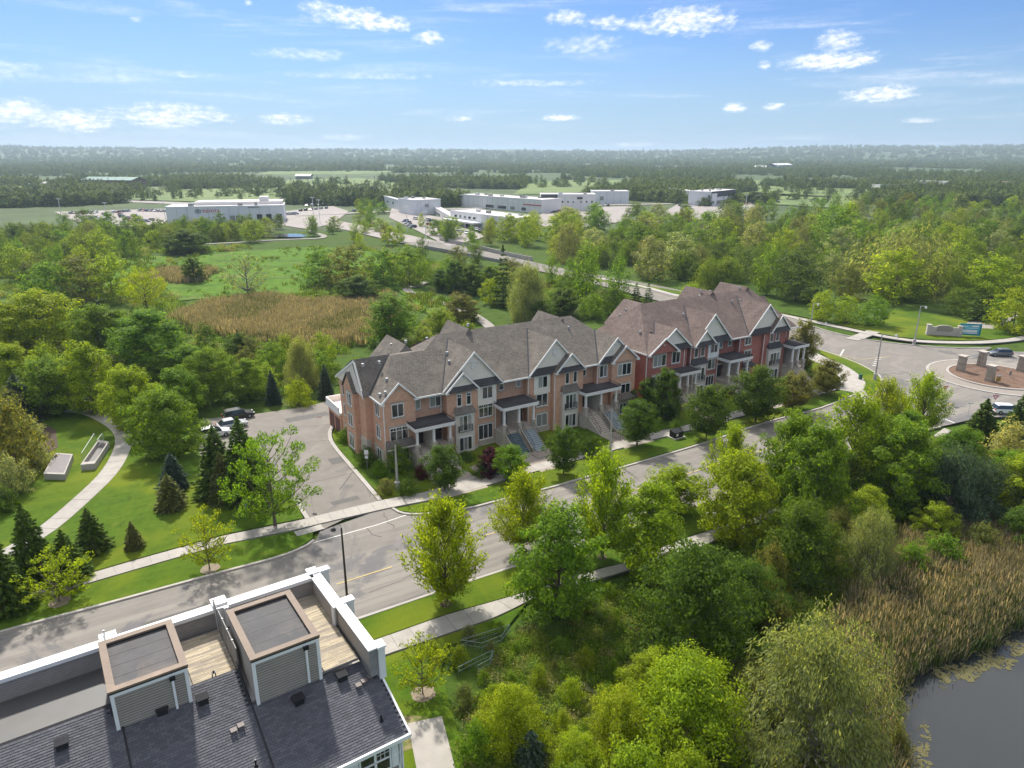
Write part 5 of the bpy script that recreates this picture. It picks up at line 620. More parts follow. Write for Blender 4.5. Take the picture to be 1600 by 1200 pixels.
# asphalt repairs and manhole covers
patch_m = mat('asphalt_patch', (.125, .118, .108), .9, .12, 2, .2, 50)
for pts_ in ([(-9.5, 66.8), (-5.0, 69.6), (-4.2, 68.3), (-8.7, 65.5)], [(12.5, 78.0), (16.5, 80.5), (17.0, 79.6), (13.0, 77.1)], [(-34, 55.2), (-29.5, 58.0), (-28.6, 56.6), (-33.1, 53.8)]): struct(poly_sheet('asphalt_patch', pts_, .010, patch_m))
for pts_ in ([(-26, 92), (-23.4, 93.5), (-22.3, 91.6), (-24.9, 90.1)], [(-37, 108), (-31, 111.5), (-30, 109.8), (-36, 106.3)], [(-22.5, 79), (-19.5, 80.8), (-18.9, 79.9), (-21.9, 78.1)]): struct(poly_sheet('asphalt_patch', pts_, .030, patch_m))
for i, (x_, y_) in enumerate([(-11.5, 68.6), (5.5, 74.2), (24.5, 90.5), (-31, 56.5)]): tag(MB().tube((x_, y_, .0), (x_, y_, .018), .38, seg=16).build('manhole_cover', mat('cast_iron', (.08, .07, .065), .7)), ['round manhole cover on the street left of the first verge maple', 'round manhole cover beside the yellow centre line', 'round manhole cover on the street before the black utility box', 'round manhole cover on the street above the long white parapet'][i], 'manhole cover')
# mulch rings, planting beds, dry patch
def disc(x, y, r, z, m, n=18, nm='mulch_ring'): return struct(poly_sheet(nm, [(x + r * math.cos(2 * math.pi * i / n) * random.uniform(.86, 1.1), y + r * math.sin(2 * math.pi * i / n) * random.uniform(.86, 1.1)) for i in range(n)], z, m))
mring = mat('pale_mulch', (.26, .21, .15), .95, .25, 5, .4, 20)
# ------------------------------------------------------------------ the two brick rows of townhouses
ROWRZ = math.atan2(.525, .851)
_winmesh = {}
def window(parent, u, v, z0, w, h, cols=2, grid=False, face='S', trim=None, lintel=True, bars=None):
    """a framed window whose panes are parts of the frame; face S looks to the street, W to the left side"""
    key = (round(w, 2), round(h, 2), cols, grid, lintel)
    if key not in _winmesh:
        f = MB(); b = .085; y0, y1 = -.10, .02
        f.box(0, w, y0, y1, 0, b); f.box(0, w, y0, y1, h - b, h); f.box(0, b, y0, y1, b, h - b); f.box(w - b, w, y0, y1, b, h - b)
        cw = (w - 2 * b) / cols
        for i in range(1, cols): f.box(b + i * cw - .04, b + i * cw + .04, y0, y1, b, h - b)
        if grid:
            zt = h * .74; f.box(b, w - b, y0 + .02, y1, zt - .03, zt + .03)
            for i in range(cols): f.box(b + (i + .5) * cw - .015, b + (i + .5) * cw + .015, y0 + .02, y1 - .01, zt + .03, h - b)
        s = MB()
        if lintel: s.box(-.10, w + .10, -.16, .03, -.16, 0)
        p = MB().box(.045, cw - .045, -.035, -.015, b, h - b)
        _winmesh[key] = (f.mesh('window_frame', white), s.mesh('window_sill', stonew) if lintel else None, p.mesh('window_pane', winglass), b, cw)
    fm, sm, pm, b, cw = _winmesh[key]
    rz = 0 if face == 'S' else (-math.pi / 2 if face == 'W' else math.pi / 2)
    o = link('window', fm, parent, (u, v, z0), (0, 0, rz))
    if sm: link('sill', sm, o); MB().box(-.14, w + .14, -.07, .03, h, h + .24).build('lintel', stonew, o)
    for i in range(cols): link('pane', pm, o, (b + i * cw, 0, 0))
    return o
def gable(P, ua, hl, hr, vf, ze, za, kind, roofm, slope=.63, v_e=-.4, wallm=None, name='gable', vent=False, valley=True, v0z=9.5):
    vh = (za - v0z) / slope + v_e; th = .16
    MB().slab([(ua - hl, vf, ze), (ua, vf, za), (ua, vh, za), (ua - hl, v_e, ze)], th).slab([(ua, vf + .001, za + .002), (ua + hr, vf + .001, ze), (ua + hr, v_e, ze), (ua, vh, za + .002)], th).build('gable_roof', roofm, P)
    # rake boards
    mb = MB()
    for s, hw in ((-1, hl), (1, hr)):
        a = Vector((ua + s * hw, 0, ze)); b = Vector((ua, 0, za)); d = (b - a).normalized(); nrm = Vector((-d.z * s, 0, d.x * s)) if s < 0 else Vector((d.z, 0, -d.x))
        k = -.30
        q = [(a.x, vf - .05, a.z + .03), (b.x, vf - .05, b.z + .03), (b.x, vf - .05, b.z + k), (a.x, vf - .05, a.z + k)]
        mb.slab(q, 0, d=(0, .12, 0))
    mb.build('rake_board', white, P)
    vw = vf + (.35 if kind == 'cream' else .3)
    ins = .16; zt = za - .22
    if kind == 'brick':
        MB().slab([(ua - hl + .35, vw, ze - .1), (ua, vw, zt), (ua + hr - .35, vw, ze - .1)], 0, d=(0, .3, 0)).build('gable_wall', wallm, P)
        MB().tube((ua, vw - .05, za - 1.25), (ua, vw + .05, za - 1.25), .19, seg=12).build('gable_medallion', stonew, P)
    else:
        MB().slab([(ua - hl + .3, vw, ze), (ua, vw, zt), (ua + hr - .3, vw, ze)], 0, d=(0, .25, 0)).build('gable_wall', cream, P)
        hh = min(.95, (za - ze) * .22)
        sl = (za - ze)
        MB().slab([(ua - hl + .25, vf - .15, ze - .03), (ua + hr - .25, vf - .15, ze - .03), (ua + hr - .3 - hh * hr / sl, vw - .02, ze + hh), (ua - hl + .3 + hh * hl / sl, vw - .02, ze + hh)], .07).build('pent_roof', shdark, P)
        zb = za - sl * .28; wb = hl * .22
        m = MB().box(ua - wb * 1.15, ua + wb * 1.15, vw - .16, vw - .04, zb - .06, zb + .06); m.build('gable_brace', white, P)
        if vent:
            f = MB().box(ua - .42, ua + .42, vw - .08, vw + .01, zb - 1.15, zb - .15).build('louvre', pane_grey, P)
            for i in range(5): MB().box(ua - .36, ua + .36, vw - .11, vw - .075, zb - 1.08 + i * .18, zb - 1.0 + i * .18).build('slat', white, f)
    MB().box(ua - hl - .02, ua - hl + .55, vf - .02, vf + .4, ze - .28, ze - .02).build('eave_return', white, P); MB().box(ua + hr - .55, ua + hr + .02, vf - .02, vf + .4, ze - .28, ze - .02).build('eave_return', white, P)
    if valley:
        for s, hw in ((-1, hl), (1, hr)):
            a = Vector((ua + s * hw, v_e, ze + .05)); b = Vector((ua, vh, za + .05))
            MB().tube(a + Vector((0, 0, -.06)), b + Vector((0, 0, -.04)), .13, seg=5).build('valley_flashing', flash, P)
def bay(P, u0, u1, zt, v, roofm, low=True):
    MB().box(u0, u1, v - .55, v + .02, .15, zt).build('bay_panel', pane_grey, P)
    MB().box(u0 - .12, u1 + .12, v - .68, v, zt - .22, zt).build('bay_cornice', white, P)
    MB().slab([(u0 - .25, v - .8, zt + .02), (u1 + .25, v - .8, zt + .02), (u1 - .05, v + .02, zt + .95), (u0 + .05, v + .02, zt + .95)], .1).build('bay_roof', roofm, P)
    w = window(P, u0 + .45, v - .56, 3.45, u1 - u0 - .9, 2.35, 3, False, lintel=False)
    r = MB()
    for i in range(9): x = u0 + .45 + (u1 - u0 - .9) * i / 8; r.box(x - .015, x + .015, v - .80, v - .77, 3.4, 4.35)
    r.box(u0 + .42, u1 - .42, v - .81, v - .76, 4.33, 4.38).box(u0 + .42, u1 - .42, v - .81, v - .76, 3.4, 3.44).box(u0 + .42, u0 + .46, v - .8, v - .5, 3.4, 4.35).box(u1 - .46, u1 - .42, v - .8, v - .5, 3.4, 4.35)
    r.build('balcony_rail', black, P)
    if low: window(P, u0 + .45, v - .56, .45, u1 - u0 - .9, 2.1, 3, False, lintel=False)
def railing(P, pts, h=.95, step=.22, mat_=None, name='railing'):
    mb = MB()
    for a, b in zip(pts[:-1], pts[1:]):
        a = Vector(a); b = Vector(b); n = max(1, int((b - a).length / step))
        mb.tube(a + Vector((0, 0, h)), b + Vector((0, 0, h)), .03, seg=4); mb.tube(a + Vector((0, 0, .1)), b + Vector((0, 0, .1)), .018, seg=4)
        for i in range(n + 1): c = a.lerp(b, i / n); mb.tube(c, c + Vector((0, 0, h)), .028 if i in (0, n) else .012, seg=4)
    return mb.build(name, mat_ or black, P)
def porch(P, u0, u1, flights, v0=1.0, dep=-2.6, zf=2.25, zr=5.95, wallm=None, doors=(), pots=False):
    MB().box(u0, u1, dep, v0 + .02, 0, zf - .06).build('porch_base', stone_b, P)
    MB().box(u0 - .06, u1 + .06, dep - .08, v0, zf - .06, zf).build('porch_floor', stairc, P)
    MB().box(u0 - .25, u1 + .25, dep - .3, v0, zr - .42, zr).build('porch_fascia', white, P)
    MB().box(u0 - .32, u1 + .32, dep - .37, v0, zr, zr + .07).build('porch_cornice', white, P)
    MB().box(u0 - .22, u1 + .22, dep - .27, v0, zr + .07, zr + .10).build('porch_roof', shdark, P)
    railing(P, [(u0 - .2, v0 - .1, zr + .1), (u0 - .2, dep - .2, zr + .1), (u1 + .2, dep - .2, zr + .1), (u1 + .2, v0 - .1, zr + .1)], .34, .2, name='roof_cresting')
    mid = (u0 + u1) / 2
    for x in (u0 + .28, mid, u1 - .28):
        c = MB().box(x - .3, x + .3, dep + .02, dep + .62, zf, zf + 1.15).build('stone_pier', stone_b, P)
        MB().box(x - .36, x + .36, dep - .04, dep + .68, zf + 1.15, zf + 1.27).build('pier_cap', stairc, c)
        MB().box(x - .15, x + .15, dep + .17, dep + .47, zf + 1.27, zr - .42).build('column', white, c)
    MB().box(mid - .18, mid + .18, dep + .6, v0, zf, zr - .43).build('porch_wall', stone_b, P)
    for x in doors:
        d = MB().box(x, x + .95, v0 - .09, v0, zf, zf + 2.15).build('door', doorm, P); MB().tube((x + .82, v0 - .15, zf + 1.05), (x + .82, v0 - .08, zf + 1.05), .04).build('handle', galv, d)
        MB().box(x - .45, x - .06, v0 - .07, v0, zf, zf + 2.15).build('sidelight', winglass, P)
        MB().box(x - .5, x + 1.02, v0 - .06, v0 + .01, zf + 2.15, zf + 2.4).build('door_header', white, P)
        MB().box(x + 1.15, x + 1.3, v0 - .16, v0, zf + 1.6, zf + 1.95).build('wall_lantern', black, P)
    for (a, b, m) in flights:
        n = 11; rise = (zf - .16) / n; run = .30
        for i in range(n):
            zt = zf - rise * (i + 1); y1 = dep - .08 - run * i
            MB().box(a, b, y1 - run - .015, y1 - .003, zt - rise - .02 if i < n - 1 else 0, zt).build('step', m, P)
        ye = dep - .08 - run * n
        for x in (a - .14, b + .02):
            MB().slab([(x, dep - .08, zf - .1), (x, ye, .22), (x, ye, 0), (x, dep - .08, 0)], 0, d=(.12, 0, 0)).build('stair_wall', stone_b, P)
        for x in (a + .02, b - .02): railing(P, [(x, dep - .05, zf + .02), (x, ye + .1, .25)], .95, .34, name='stair_rail')
def downspout(P, u, v, z0=.2, z1=9.4): MB().box(u - .05, u + .05, v - .13, v - .03, z0, z1).build('downspout', white, P)
def roofvent(P, u, v, z, dark=False): MB().box(u - .16, u + .16, v - .16, v + .16, z - .15, z + .3).build('roof_vent', black if dark else galv, P)
def wall_mesh(P, fp, z0, z1, m, nm='wall'):
    mb = MB(); n = len(fp); vs = [(x, y, z0) for x, y in fp] + [(x, y, z1) for x, y in fp]
    mb.add(vs, [(i, (i + 1) % n, (i + 1) % n + n, i + n) for i in range(n)]); return mb.build(nm, m, P)
def roof_face(P, pts, m, nm='roof'): return MB().slab(pts, .14).build(nm, m, P)
def fascia(P, pts, m=None):
    mb = MB()
    for a, b in zip(pts[:-1], pts[1:]): mb.slab([a, b, (b[0], b[1], b[2] - .24), (a[0], a[1], a[2] - .24)], 0, d=(0, .08, 0) if abs(b[1] - a[1]) < abs(b[0] - a[0]) else (.08, 0, 0))
    mb.build('gutter', white, P)

# --- brown roofed row
RA = thing('townhouse_row', 'orange brick townhouse row with brown roof and the asphalt drive at its side', 'townhouses', (-17.2, 88.85, 0), ROWRZ)
fp = [(0, 0), (4.7, 0), (4.7, 1), (9.25, 1), (9.25, -.45), (14.1, -.45), (14.1, 0), (17.45, 0), (17.45, 1), (22.9, 1), (22.9, 0), (27.2, 0), (27.2, -.7), (32.8, -.7), (32.8, 1), (36, 1), (36, 0), (38.6, 0), (38.6, -.6), (43.5, -.6), (43.5, 14.6), (-1, 14.6), (-1, 4), (0, 4)]
wall_mesh(RA, fp, 0, 9.55, brick_o)
MB().box(-1.06, -.5, 4.0 - .06, 9.0, 0, 3.1).build('stone_base', stone_b, RA)
MB().box(-.06, .3, .3, 3.9, 0, 2.6).build('stone_base', stone_b, RA)
MB().box(.6, 4.2, -.05, .1, 0, 2.9).build('stone_base', stone_b, RA)
MB().box(14.12, 17.5, -.05, .1, 0, 1.2).build('stone_base', stone_b, RA)
MB().box(9.2, 14.1, -.5, -.3, 0, .6).build('stone_base', stone_b, RA)
MB().box(22.9, 27.1, -.05, .1, 0, 1.0).build('stone_base', stone_b, RA)
MB().box(38.7, 43.56, -.66, -.3, 0, 3.2).build('stone_base', stone_b, RA)
S1 = shingle1
roof_face(RA, [(-.4, -.4, 9.5), (2.3, -.4, 12.1), (2.3, 3.73, 12.1), (4.2, 6.6, 13.93), (4.2, 7.3, 13.93), (-.4, 3.8, 9.5)], S1)
roof_face(RA, [(-1.4, 3.8, 9.5), (-.4, 3.8, 9.5), (4.2, 7.3, 13.9), (-1.4, 7.3, 13.9)], S1)
roof_face(RA, [(4.2, 6.6, 13.905), (9.5, 6.6, 13.905), (9.5, 7.3, 13.905), (4.2, 7.3, 13.905)], S1)
roof_face(RA, [(-1.4, 7.3, 13.9), (9.5, 7.3, 13.9), (9.5, 15.0, 9.5), (-1.4, 15.0, 9.5)], S1)
roof_face(RA, [(5.0, -.4, 9.5), (9.5, -.4, 9.5), (9.5, 6.6, 13.91), (4.2, 6.6, 13.91), (2.3, 3.73, 12.1)], S1)
roof_face(RA, [(9.5, -.4, 9.5), (43.9, -.4, 9.5), (37.2, 8.9, 15.36), (12.5, 8.9, 15.36), (9.5, 6.6, 13.91)], S1)
roof_face(RA, [(9.5, 6.6, 13.9), (12.5, 8.9, 15.35), (6.5, 11.0, 12.4)], S1)
roof_face(RA, [(12.5, 8.9, 15.35), (37.2, 8.9, 15.35), (43.9, 15.2, 9.5), (9.5, 15.2, 9.5), (9.5, 11.2, 13.7)], S1)
roof_face(RA, [(12.5, 8.9, 15.34), (6.5, 11.0, 12.4), (6.5, 15.2, 9.5)], S1)
roof_face(RA, [(12.5, 8.9, 15.34), (6.5, 15.2, 9.5), (9.5, 15.2, 9.5)], S1)
roof_face(RA, [(43.9, -.4, 9.5), (43.9, 15.2, 9.5), (37.2, 8.9, 15.35)], S1)
MB().tube((-.4, 3.8, 9.5), (4.2, 7.3, 13.92), .13, seg=5).build('valley_flashing', flash, RA)
gable(RA, 2.3, 2.7, 2.7, -.45, 9.48, 12.12, 'brick', S1, wallm=brick_o, valley=False)
gable(RA, 13.8, 5.2, 4.7, -.42, 9.5, 14.7, 'cream', S1, vent=True)
gable(RA, 11.7, 2.75, 2.5, -1.0, 9.55, 12.15, 'cream', S1, valley=False)
gable(RA, 27.8, 4.9, 4.8, -.42, 9.5, 14.6, 'cream', S1, vent=True)
gable(RA, 30.2, 2.9, 2.7, -1.25, 9.55, 12.3, 'cream', S1, valley=False)
gable(RA, 39.7, 3.8, 4.1, -.42, 9.5, 13.3, 'cream', S1)
gable(RA, 41.0, 2.75, 2.9, -1.1, 9.45, 11.95, 'brick', S1, wallm=brick_o, valley=False)
for ua, zr_ in ((7.2, 14.7), (17.6, 15.75), (35.0, 15.35)):
    mb = MB().slab([(ua - 3.4, 15.4, 11.2), (ua, 15.4, zr_), (ua, 8.2, zr_), (ua - 3.4, 8.2, 11.2)], .14).slab([(ua, 15.4, zr_), (ua + 3.4, 15.4, 11.2), (ua + 3.4, 8.2, 11.2), (ua, 8.2, zr_)], .14).slab([(ua - 3.4, 8.21, 11.2), (ua, 8.21, zr_), (ua + 3.4, 8.21, 11.2), (ua, 6.0, 11.2)], .1)
    mb.build('rear_gable_roof', S1, RA); MB().slab([(ua - 3.1, 15.1, 9.5), (ua + 3.1, 15.1, 9.5), (ua, 15.1, zr_ - .25)], 0, d=(0, .2, 0)).build('gable_wall', brick_o, RA)
# side gable above the drive
MB().slab([(-1.3, 3.9, 9.5), (-1.3, 6.6, 13.7), (-1.3, 14.6, 9.5)], 0, d=(.2, 0, 0)).build('gable_wall', cream, RA)
mb = MB()
for q in ([(-1.42, 3.7, 9.6), (-1.42, 6.6, 14.0), (-1.42, 6.6, 13.65), (-1.42, 3.7, 9.25)], [(-1.42, 6.6, 14.0), (-1.42, 15.1, 9.6), (-1.42, 15.1, 9.25), (-1.42, 6.6, 13.65)]): mb.slab(q, 0, d=(.1, 0, 0))
mb.build('rake_board', white, RA)
MB().slab([(-1.9, 6.2, 9.4), (-1.9, 8.6, 11.9), (-.8, 8.6, 11.9), (-.8, 6.2, 9.4)], .12).slab([(-1.9, 8.6, 11.9), (-1.9, 11, 9.4), (-.8, 11, 9.4), (-.8, 8.6, 11.9)], .12).build('gable_roof', S1, RA)
MB().slab([(-1.7, 6.5, 9.3), (-1.7, 8.6, 11.6), (-1.7, 10.7, 9.3)], 0, d=(.5, 0, 0)).build('gable_wall', brick_o, RA)
MB().box(-1.7, -1.0, 6.6, 10.6, 0, 9.4).build('wall_bay', brick_o, RA)
fascia(RA, [(-.45, -.42, 9.55), (5.0, -.42, 9.55)]) if False else None
fascia(RA, [(5.0, -.48, 9.55), (8.6, -.48, 9.55)]); fascia(RA, [(18.5, -.48, 9.55), (22.9, -.48, 9.55)]); fascia(RA, [(32.9, -.48, 9.55), (35.9, -.48, 9.55)])
fascia(RA, [(-.46, -.4, 9.55), (-.46, 3.8, 9.55)]); fascia(RA, [(43.86, -.4, 9.55), (43.86, 15.2, 9.55)])
for (u, v, z0, w, h, c, g) in [(1.2, 0, 7.15, 1.8, 1.9, 2, 0), (.8, 0, 3.8, 2.7, 1.9, 3, 1), (5.1, 1, 7.3, .8, 1.7, 1, 0), (7.3, 1, 7.2, 1.8, 1.9, 2, 1),
                            (10.8, -.45, 7.1, .8, 1.8, 1, 1), (12.3, -.45, 7.1, .8, 1.8, 1, 1), (14.5, 0, 4.5, 2.4, 2.0, 3, 1), (14.4, 0, 1.0, 2.5, 2.4, 3, 0),
                            (18.5, 1, 7.75, .9, 1.6, 1, 0), (21.5, 1, 7.75, .85, 1.6, 1, 0), (24.5, 0, 4.3, 2.1, 2.0, 2, 0), (24.5, 0, 1.0, 2.1, 2.1, 2, 0),
                            (29.3, -.7, 7.35, .8, 1.8, 1, 0), (30.8, -.7, 7.35, .8, 1.8, 1, 0), (33.7, 1, 7.4, .9, 1.7, 1, 0), (36.5, 0, 7.0, 1.6, 2.0, 2, 0),
                            (39.7, -.6, 6.9, 2.9, 1.95, 3, 0), (40.5, -.6, 3.5, 2.1, 1.9, 2, 0), (40.4, -.66, .3, 2.2, 1.8, 3, 0)]:
    window(RA, u, v, z0, w, h, c, bool(g))
for (v, z0, w, h, x, c) in [(1.2, 7.1, 1.5, 1.9, 0, 2), (1.2, 3.8, 1.5, 1.9, 0, 2), (1.0, .5, 1.7, 1.9, -.06, 2), (7.4, 7.0, 1.9, 1.9, -1.7, 2), (7.4, 3.9, 1.9, 1.9, -1.7, 2), (7.4, .5, 2.1, 2.1, -1.7, 3), (12.3, 7.1, .9, 1.8, -1, 1), (12.3, 3.9, .9, 1.9, -1, 1), (12.0, .4, 1.2, 2.0, -1, 1)]:
    window(RA, x, v + w, z0, w, h, c, False, face='W')
MB().box(14.3, 17.4, -.22, .02, 6.45, 9.45).build('panel', cream, RA); window(RA, 15.0, -.22, 7.35, 1.8, 1.85, 2, False, lintel=False)
MB().box(24.0, 26.9, -.22, .02, 6.35, 9.45).build('panel', cream, RA); window(RA, 24.6, -.22, 7.3, 1.8, 1.85, 2, False, lintel=False)
bay(RA, 10.3, 13.3, 6.1, -.45, shingle1); bay(RA, 28.6, 31.6, 6.2, -.7, shingle1)
MB().slab([(-.1, -1.2, 3.15), (4.3, -1.2, 3.15), (4.1, 0, 3.95), (.1, 0, 3.95)], .1).build('awning_roof', shingle1, RA); MB().box(-.1, 4.3, -1.25, -1.18, 2.95, 3.13).build('awning_fascia', white, RA)
window(RA, .9, -.06, .7, 2.6, 1.8, 3, False, lintel=False)
MB().slab([(38.9, -1.7, 3.1), (43.6, -1.7, 3.1), (43.4, -.6, 3.9), (39.1, -.6, 3.9)], .1).build('awning_roof', shingle1, RA)
porch(RA, 3.5, 9.0, [(3.9, 5.6, stairc), (6.9, 8.6, stairc)], doors=(5.5, 8.0))
porch(RA, 17.2, 22.8, [(17.6, 19.6, stairt), (20.4, 22.3, stairg)], doors=(19.3, 21.6), zf=2.3, zr=6.3)
porch(RA, 31.9, 38.4, [(32.4, 34.4, stairc), (35.6, 37.6, stairg)], doors=(33.5, 36.4), dep=-2.7)
for u, v in ((9.0, 1), (17.3, 0), (23.0, 0), (27.35, -.7), (36.1, 0), (0.06, 0), (4.9, 1)): downspout(RA, u, v, .2 if v < .5 else 6.2)
for (u, v, z) in [(.2, 1.3, 10.1), (.6, .3, 10.6), (1.8, 2.6, 11.6), (-.2, 6.1, 13.1), (2.2, 6.1, 13.1), (6.5, 12, 13.7), (8.8, 12, 13.9), (11.6, 10.5, 14.3), (12.3, 5.2, 13.2), (11.6, 3.2, 12.5), (25.2, 5, 12), (26.2, 3, 12), (18.4, 10, 15.7), (35, 6.5, 13.9)]: roofvent(RA, u, v, z + .1)
# rear garages with the roof terrace seen at the left end
MB().box(-1.2, 43.4, 14.62, 20.6, 0, 3.3).build('garage_wall', brick_o, RA)
MB().box(-1.5, 43.6, 14.6, 20.9, 3.3, 3.7).build('terrace_slab', white, RA)
MB().box(-1.45, -1.30, 14.65, 20.85, 3.7, 4.6).box(-1.45, 43.5, 20.72, 20.87, 3.7, 4.6).build('terrace_parapet', white, RA)
for i in range(2): MB().box(-1.27, -1.2, 15.2 + i * 2.7, 17.3 + i * 2.7, 0, 2.5).build('garage_door', mat('brown_door', (.12, .045, .035), .6), RA)

# --- red roofed row
RB = thing('townhouse_row', 'red brick townhouse row with reddish brown roof nearest the roundabout', 'townhouses', (-17.2 + .851 * 45.5 + .525, 88.85 + .525 * 45.5 - .851, 0), ROWRZ)
S2 = shingle2
fp = [(0, 0), (9.1, 0), (9.1, 1), (9.9, 1), (9.9, 0), (14.1, 0), (14.1, .3), (17.1, .3), (17.1, 1.2), (22.2, 1.2), (22.2, .2), (28.2, .2), (28.2, -.2), (34.4, -.2), (34.4, 1), (37, 1), (37, 15), (0, 15)]
wall_mesh(RB, fp, 0, 9.85, brick_r)
e = 9.85; k = .66
Z = lambda v: e + k * (v + .4)
roof_face(RB, [(-.4, -.4, e), (37.4, -.4, e), (34.0, 8.9, Z(8.9)), (6.0, 8.9, Z(8.9))], S2)
roof_face(RB, [(6.0, 8.9, Z(8.9)), (34.0, 8.9, Z(8.9)), (37.4, 15.4, e), (-.4, 15.4, e)], S2)
roof_face(RB, [(-.4, -.4, e), (6.0, 8.9, Z(8.9) - .01), (-.4, 15.4, e)], S2)
roof_face(RB, [(37.4, -.4, e), (37.4, 15.4, e), (34.0, 8.9, Z(8.9) - .01)], S2)
for ua, zr_ in ((8, 15.6), (23.5, 16.55), (33.0, 16.45)):
    mb = MB().slab([(ua - 4.6, 15.6, 11.5), (ua, 15.6, zr_), (ua, 8.6, zr_), (ua - 4.6, 8.6, 11.5)], .14).slab([(ua, 15.6, zr_), (ua + 4.6, 15.6, 11.5), (ua + 4.6, 8.6, 11.5), (ua, 8.6, zr_)], .14)
    mb.slab([(ua - 4.6, 8.6, 11.5), (ua, 8.6, zr_), (ua + 4.6, 8.6, 11.5), (ua, 7.4, 11.5)], .1)
    mb.build('rear_gable_roof', S2, RB)
MB().slab([(36.8, 5.5, e), (43.0, 11.5, 12.8), (43.0, 11.5, 12.8), (36.8, 11.5, 14.3)], .12).build('wing_roof', S2, RB) if False else None
MB().box(36.9, 42.2, 9.2, 15, 0, 9.8).build('wing_wall', brick_r, RB)
roof_face(RB, [(35.5, 8.8, e), (42.6, 8.8, e), (42.6, 12.2, 13.2), (33.5, 12.2, 13.2)], S2, 'wing_roof'); roof_face(RB, [(33.5, 12.2, 13.2), (42.6, 12.2, 13.2), (42.6, 15.4, e), (35.5, 15.4, e)], S2, 'wing_roof')
gk = dict(slope=k, v0z=e)
gable(RB, 5.9, 4.7, 4.1, -.35, e, 13.5, 'cream', S2, **gk)
gable(RB, 3.2, 3.5, 3.3, -.95, e - .05, 12.3, 'brick', S2, wallm=brick_r, valley=False, **gk)
gable(RB, 14.9, 4.8, 4.7, -.4, e, 14.9, 'cream', S2, **gk)
gable(RB, 12.5, 2.5, 2.6, -1.0, e + .05, 12.5, 'cream', S2, valley=False, **gk)
gable(RB, 28.9, 5.0, 5.0, -.4, e, 15.1, 'cream', S2, **gk)
gable(RB, 31.9, 2.6, 2.8, -1.05, e + .05, 12.9, 'cream', S2, valley=False, **gk)
fascia(RB, [(-.46, -.4, e + .05), (-.46, 15.4, e + .05)]); fascia(RB, [(19.6, -.48, e + .05), (23.8, -.48, e + .05)]); fascia(RB, [(34.6, -.48, e + .05), (37.4, -.48, e + .05)])
for (u, v, z0, w, h, c, g) in [(1.4, 0, 7.3, 2.9, 1.95, 3, 0), (5.6, 0, 7.35, 1.9, 2.05, 2, 0), (1.4, 0, 3.9, 2.7, 1.9, 3, 0), (10.8, 0, 7.6, 1.0, 1.9, 1, 0), (12.3, 0, 7.6, 1.0, 1.9, 1, 0),
                            (14.6, .3, 4.8, 1.9, 1.9, 2, 0), (14.4, .3, 1.8, 2.1, 1.8, 3, 0), (18.2, 1.2, 8.0, .8, 1.6, 1, 0), (20.4, 1.2, 8.1, .9, 1.5, 1, 0),
                            (23.6, .2, 8.0, 1.7, 1.8, 2, 0), (23.8, .2, 4.9, 1.8, 2.0, 2, 0), (23.8, .2, 1.6, 1.8, 2.0, 2, 0), (29.9, -.2, 7.8, 1.0, 1.9, 1, 0), (31.5, -.2, 7.8, 1.0, 1.9, 1, 0), (35.2, 1, 7.8, .8, 1.8, 1, 0)]:
    window(RB, u, v, z0, w, h, c, bool(g))
MB().box(14.3, 17.0, .08, .32, 6.9, 9.75).build('panel', white, RB); window(RB, 14.8, .08, 7.8, 1.8, 1.7, 2, False, lintel=False)
bay(RB, 10.2, 13.5, 6.5, 0, shdark); bay(RB, 29.4, 32.9, 6.7, -.2, shdark)
MB().slab([(23.2, -.7, 4.1), (26.2, -.7, 4.1), (26.0, .2, 4.8), (23.4, .2, 4.8)], .1).build('awning_roof', shdark, RB)
porch(RB, 5.3, 9.5, [(5.8, 7.6, stairc)], doors=(6.2,), dep=-2.6, zf=2.6, zr=6.3)
porch(RB, 17.0, 22.2, [(17.5, 19.3, stairc), (20.2, 21.8, stairc)], v0=1.2, doors=(18.2, 20.5), zf=2.7, zr=6.8)
porch(RB, 34.0, 37.8, [(34.6, 36.8, stairc)], doors=(35.2,), zf=2.7, zr=6.9)
for u, v in ((-.02, 0), (9.95, 0), (17.0, .3), (22.3, .2), (28.3, -.2), (8.4, 0)): downspout(RB, u, v)
for (u, v, z) in [(2.0, 4.2, 12.3), (5, 13, 13.2), (6.3, 13, 14.0), (12.5, 9.6, 15.5), (13.2, 5.6, 13.8), (22.8, 11, 16.2), (24.8, 10.5, 16.0), (21.5, 10, 15.5), (26.5, 6.5, 14.6), (28.6, 6.2, 14.6), (32.3, 10, 16.0), (41.2, 10.5, 11.9)]: roofvent(RB, u, v, z)
roofvent(RB, 3.6, 3.2, 12.1, True)

# ------------------------------------------------------------------ roof terraces of the near building
CB = (-13.5, 43.0); CRZ = math.atan2(.564, .826)
NB = thing('terrace_building', 'near taupe sided building with roof decks, white capped parapets and charcoal shingles', 'building', (CB[0], CB[1], 0), CRZ)
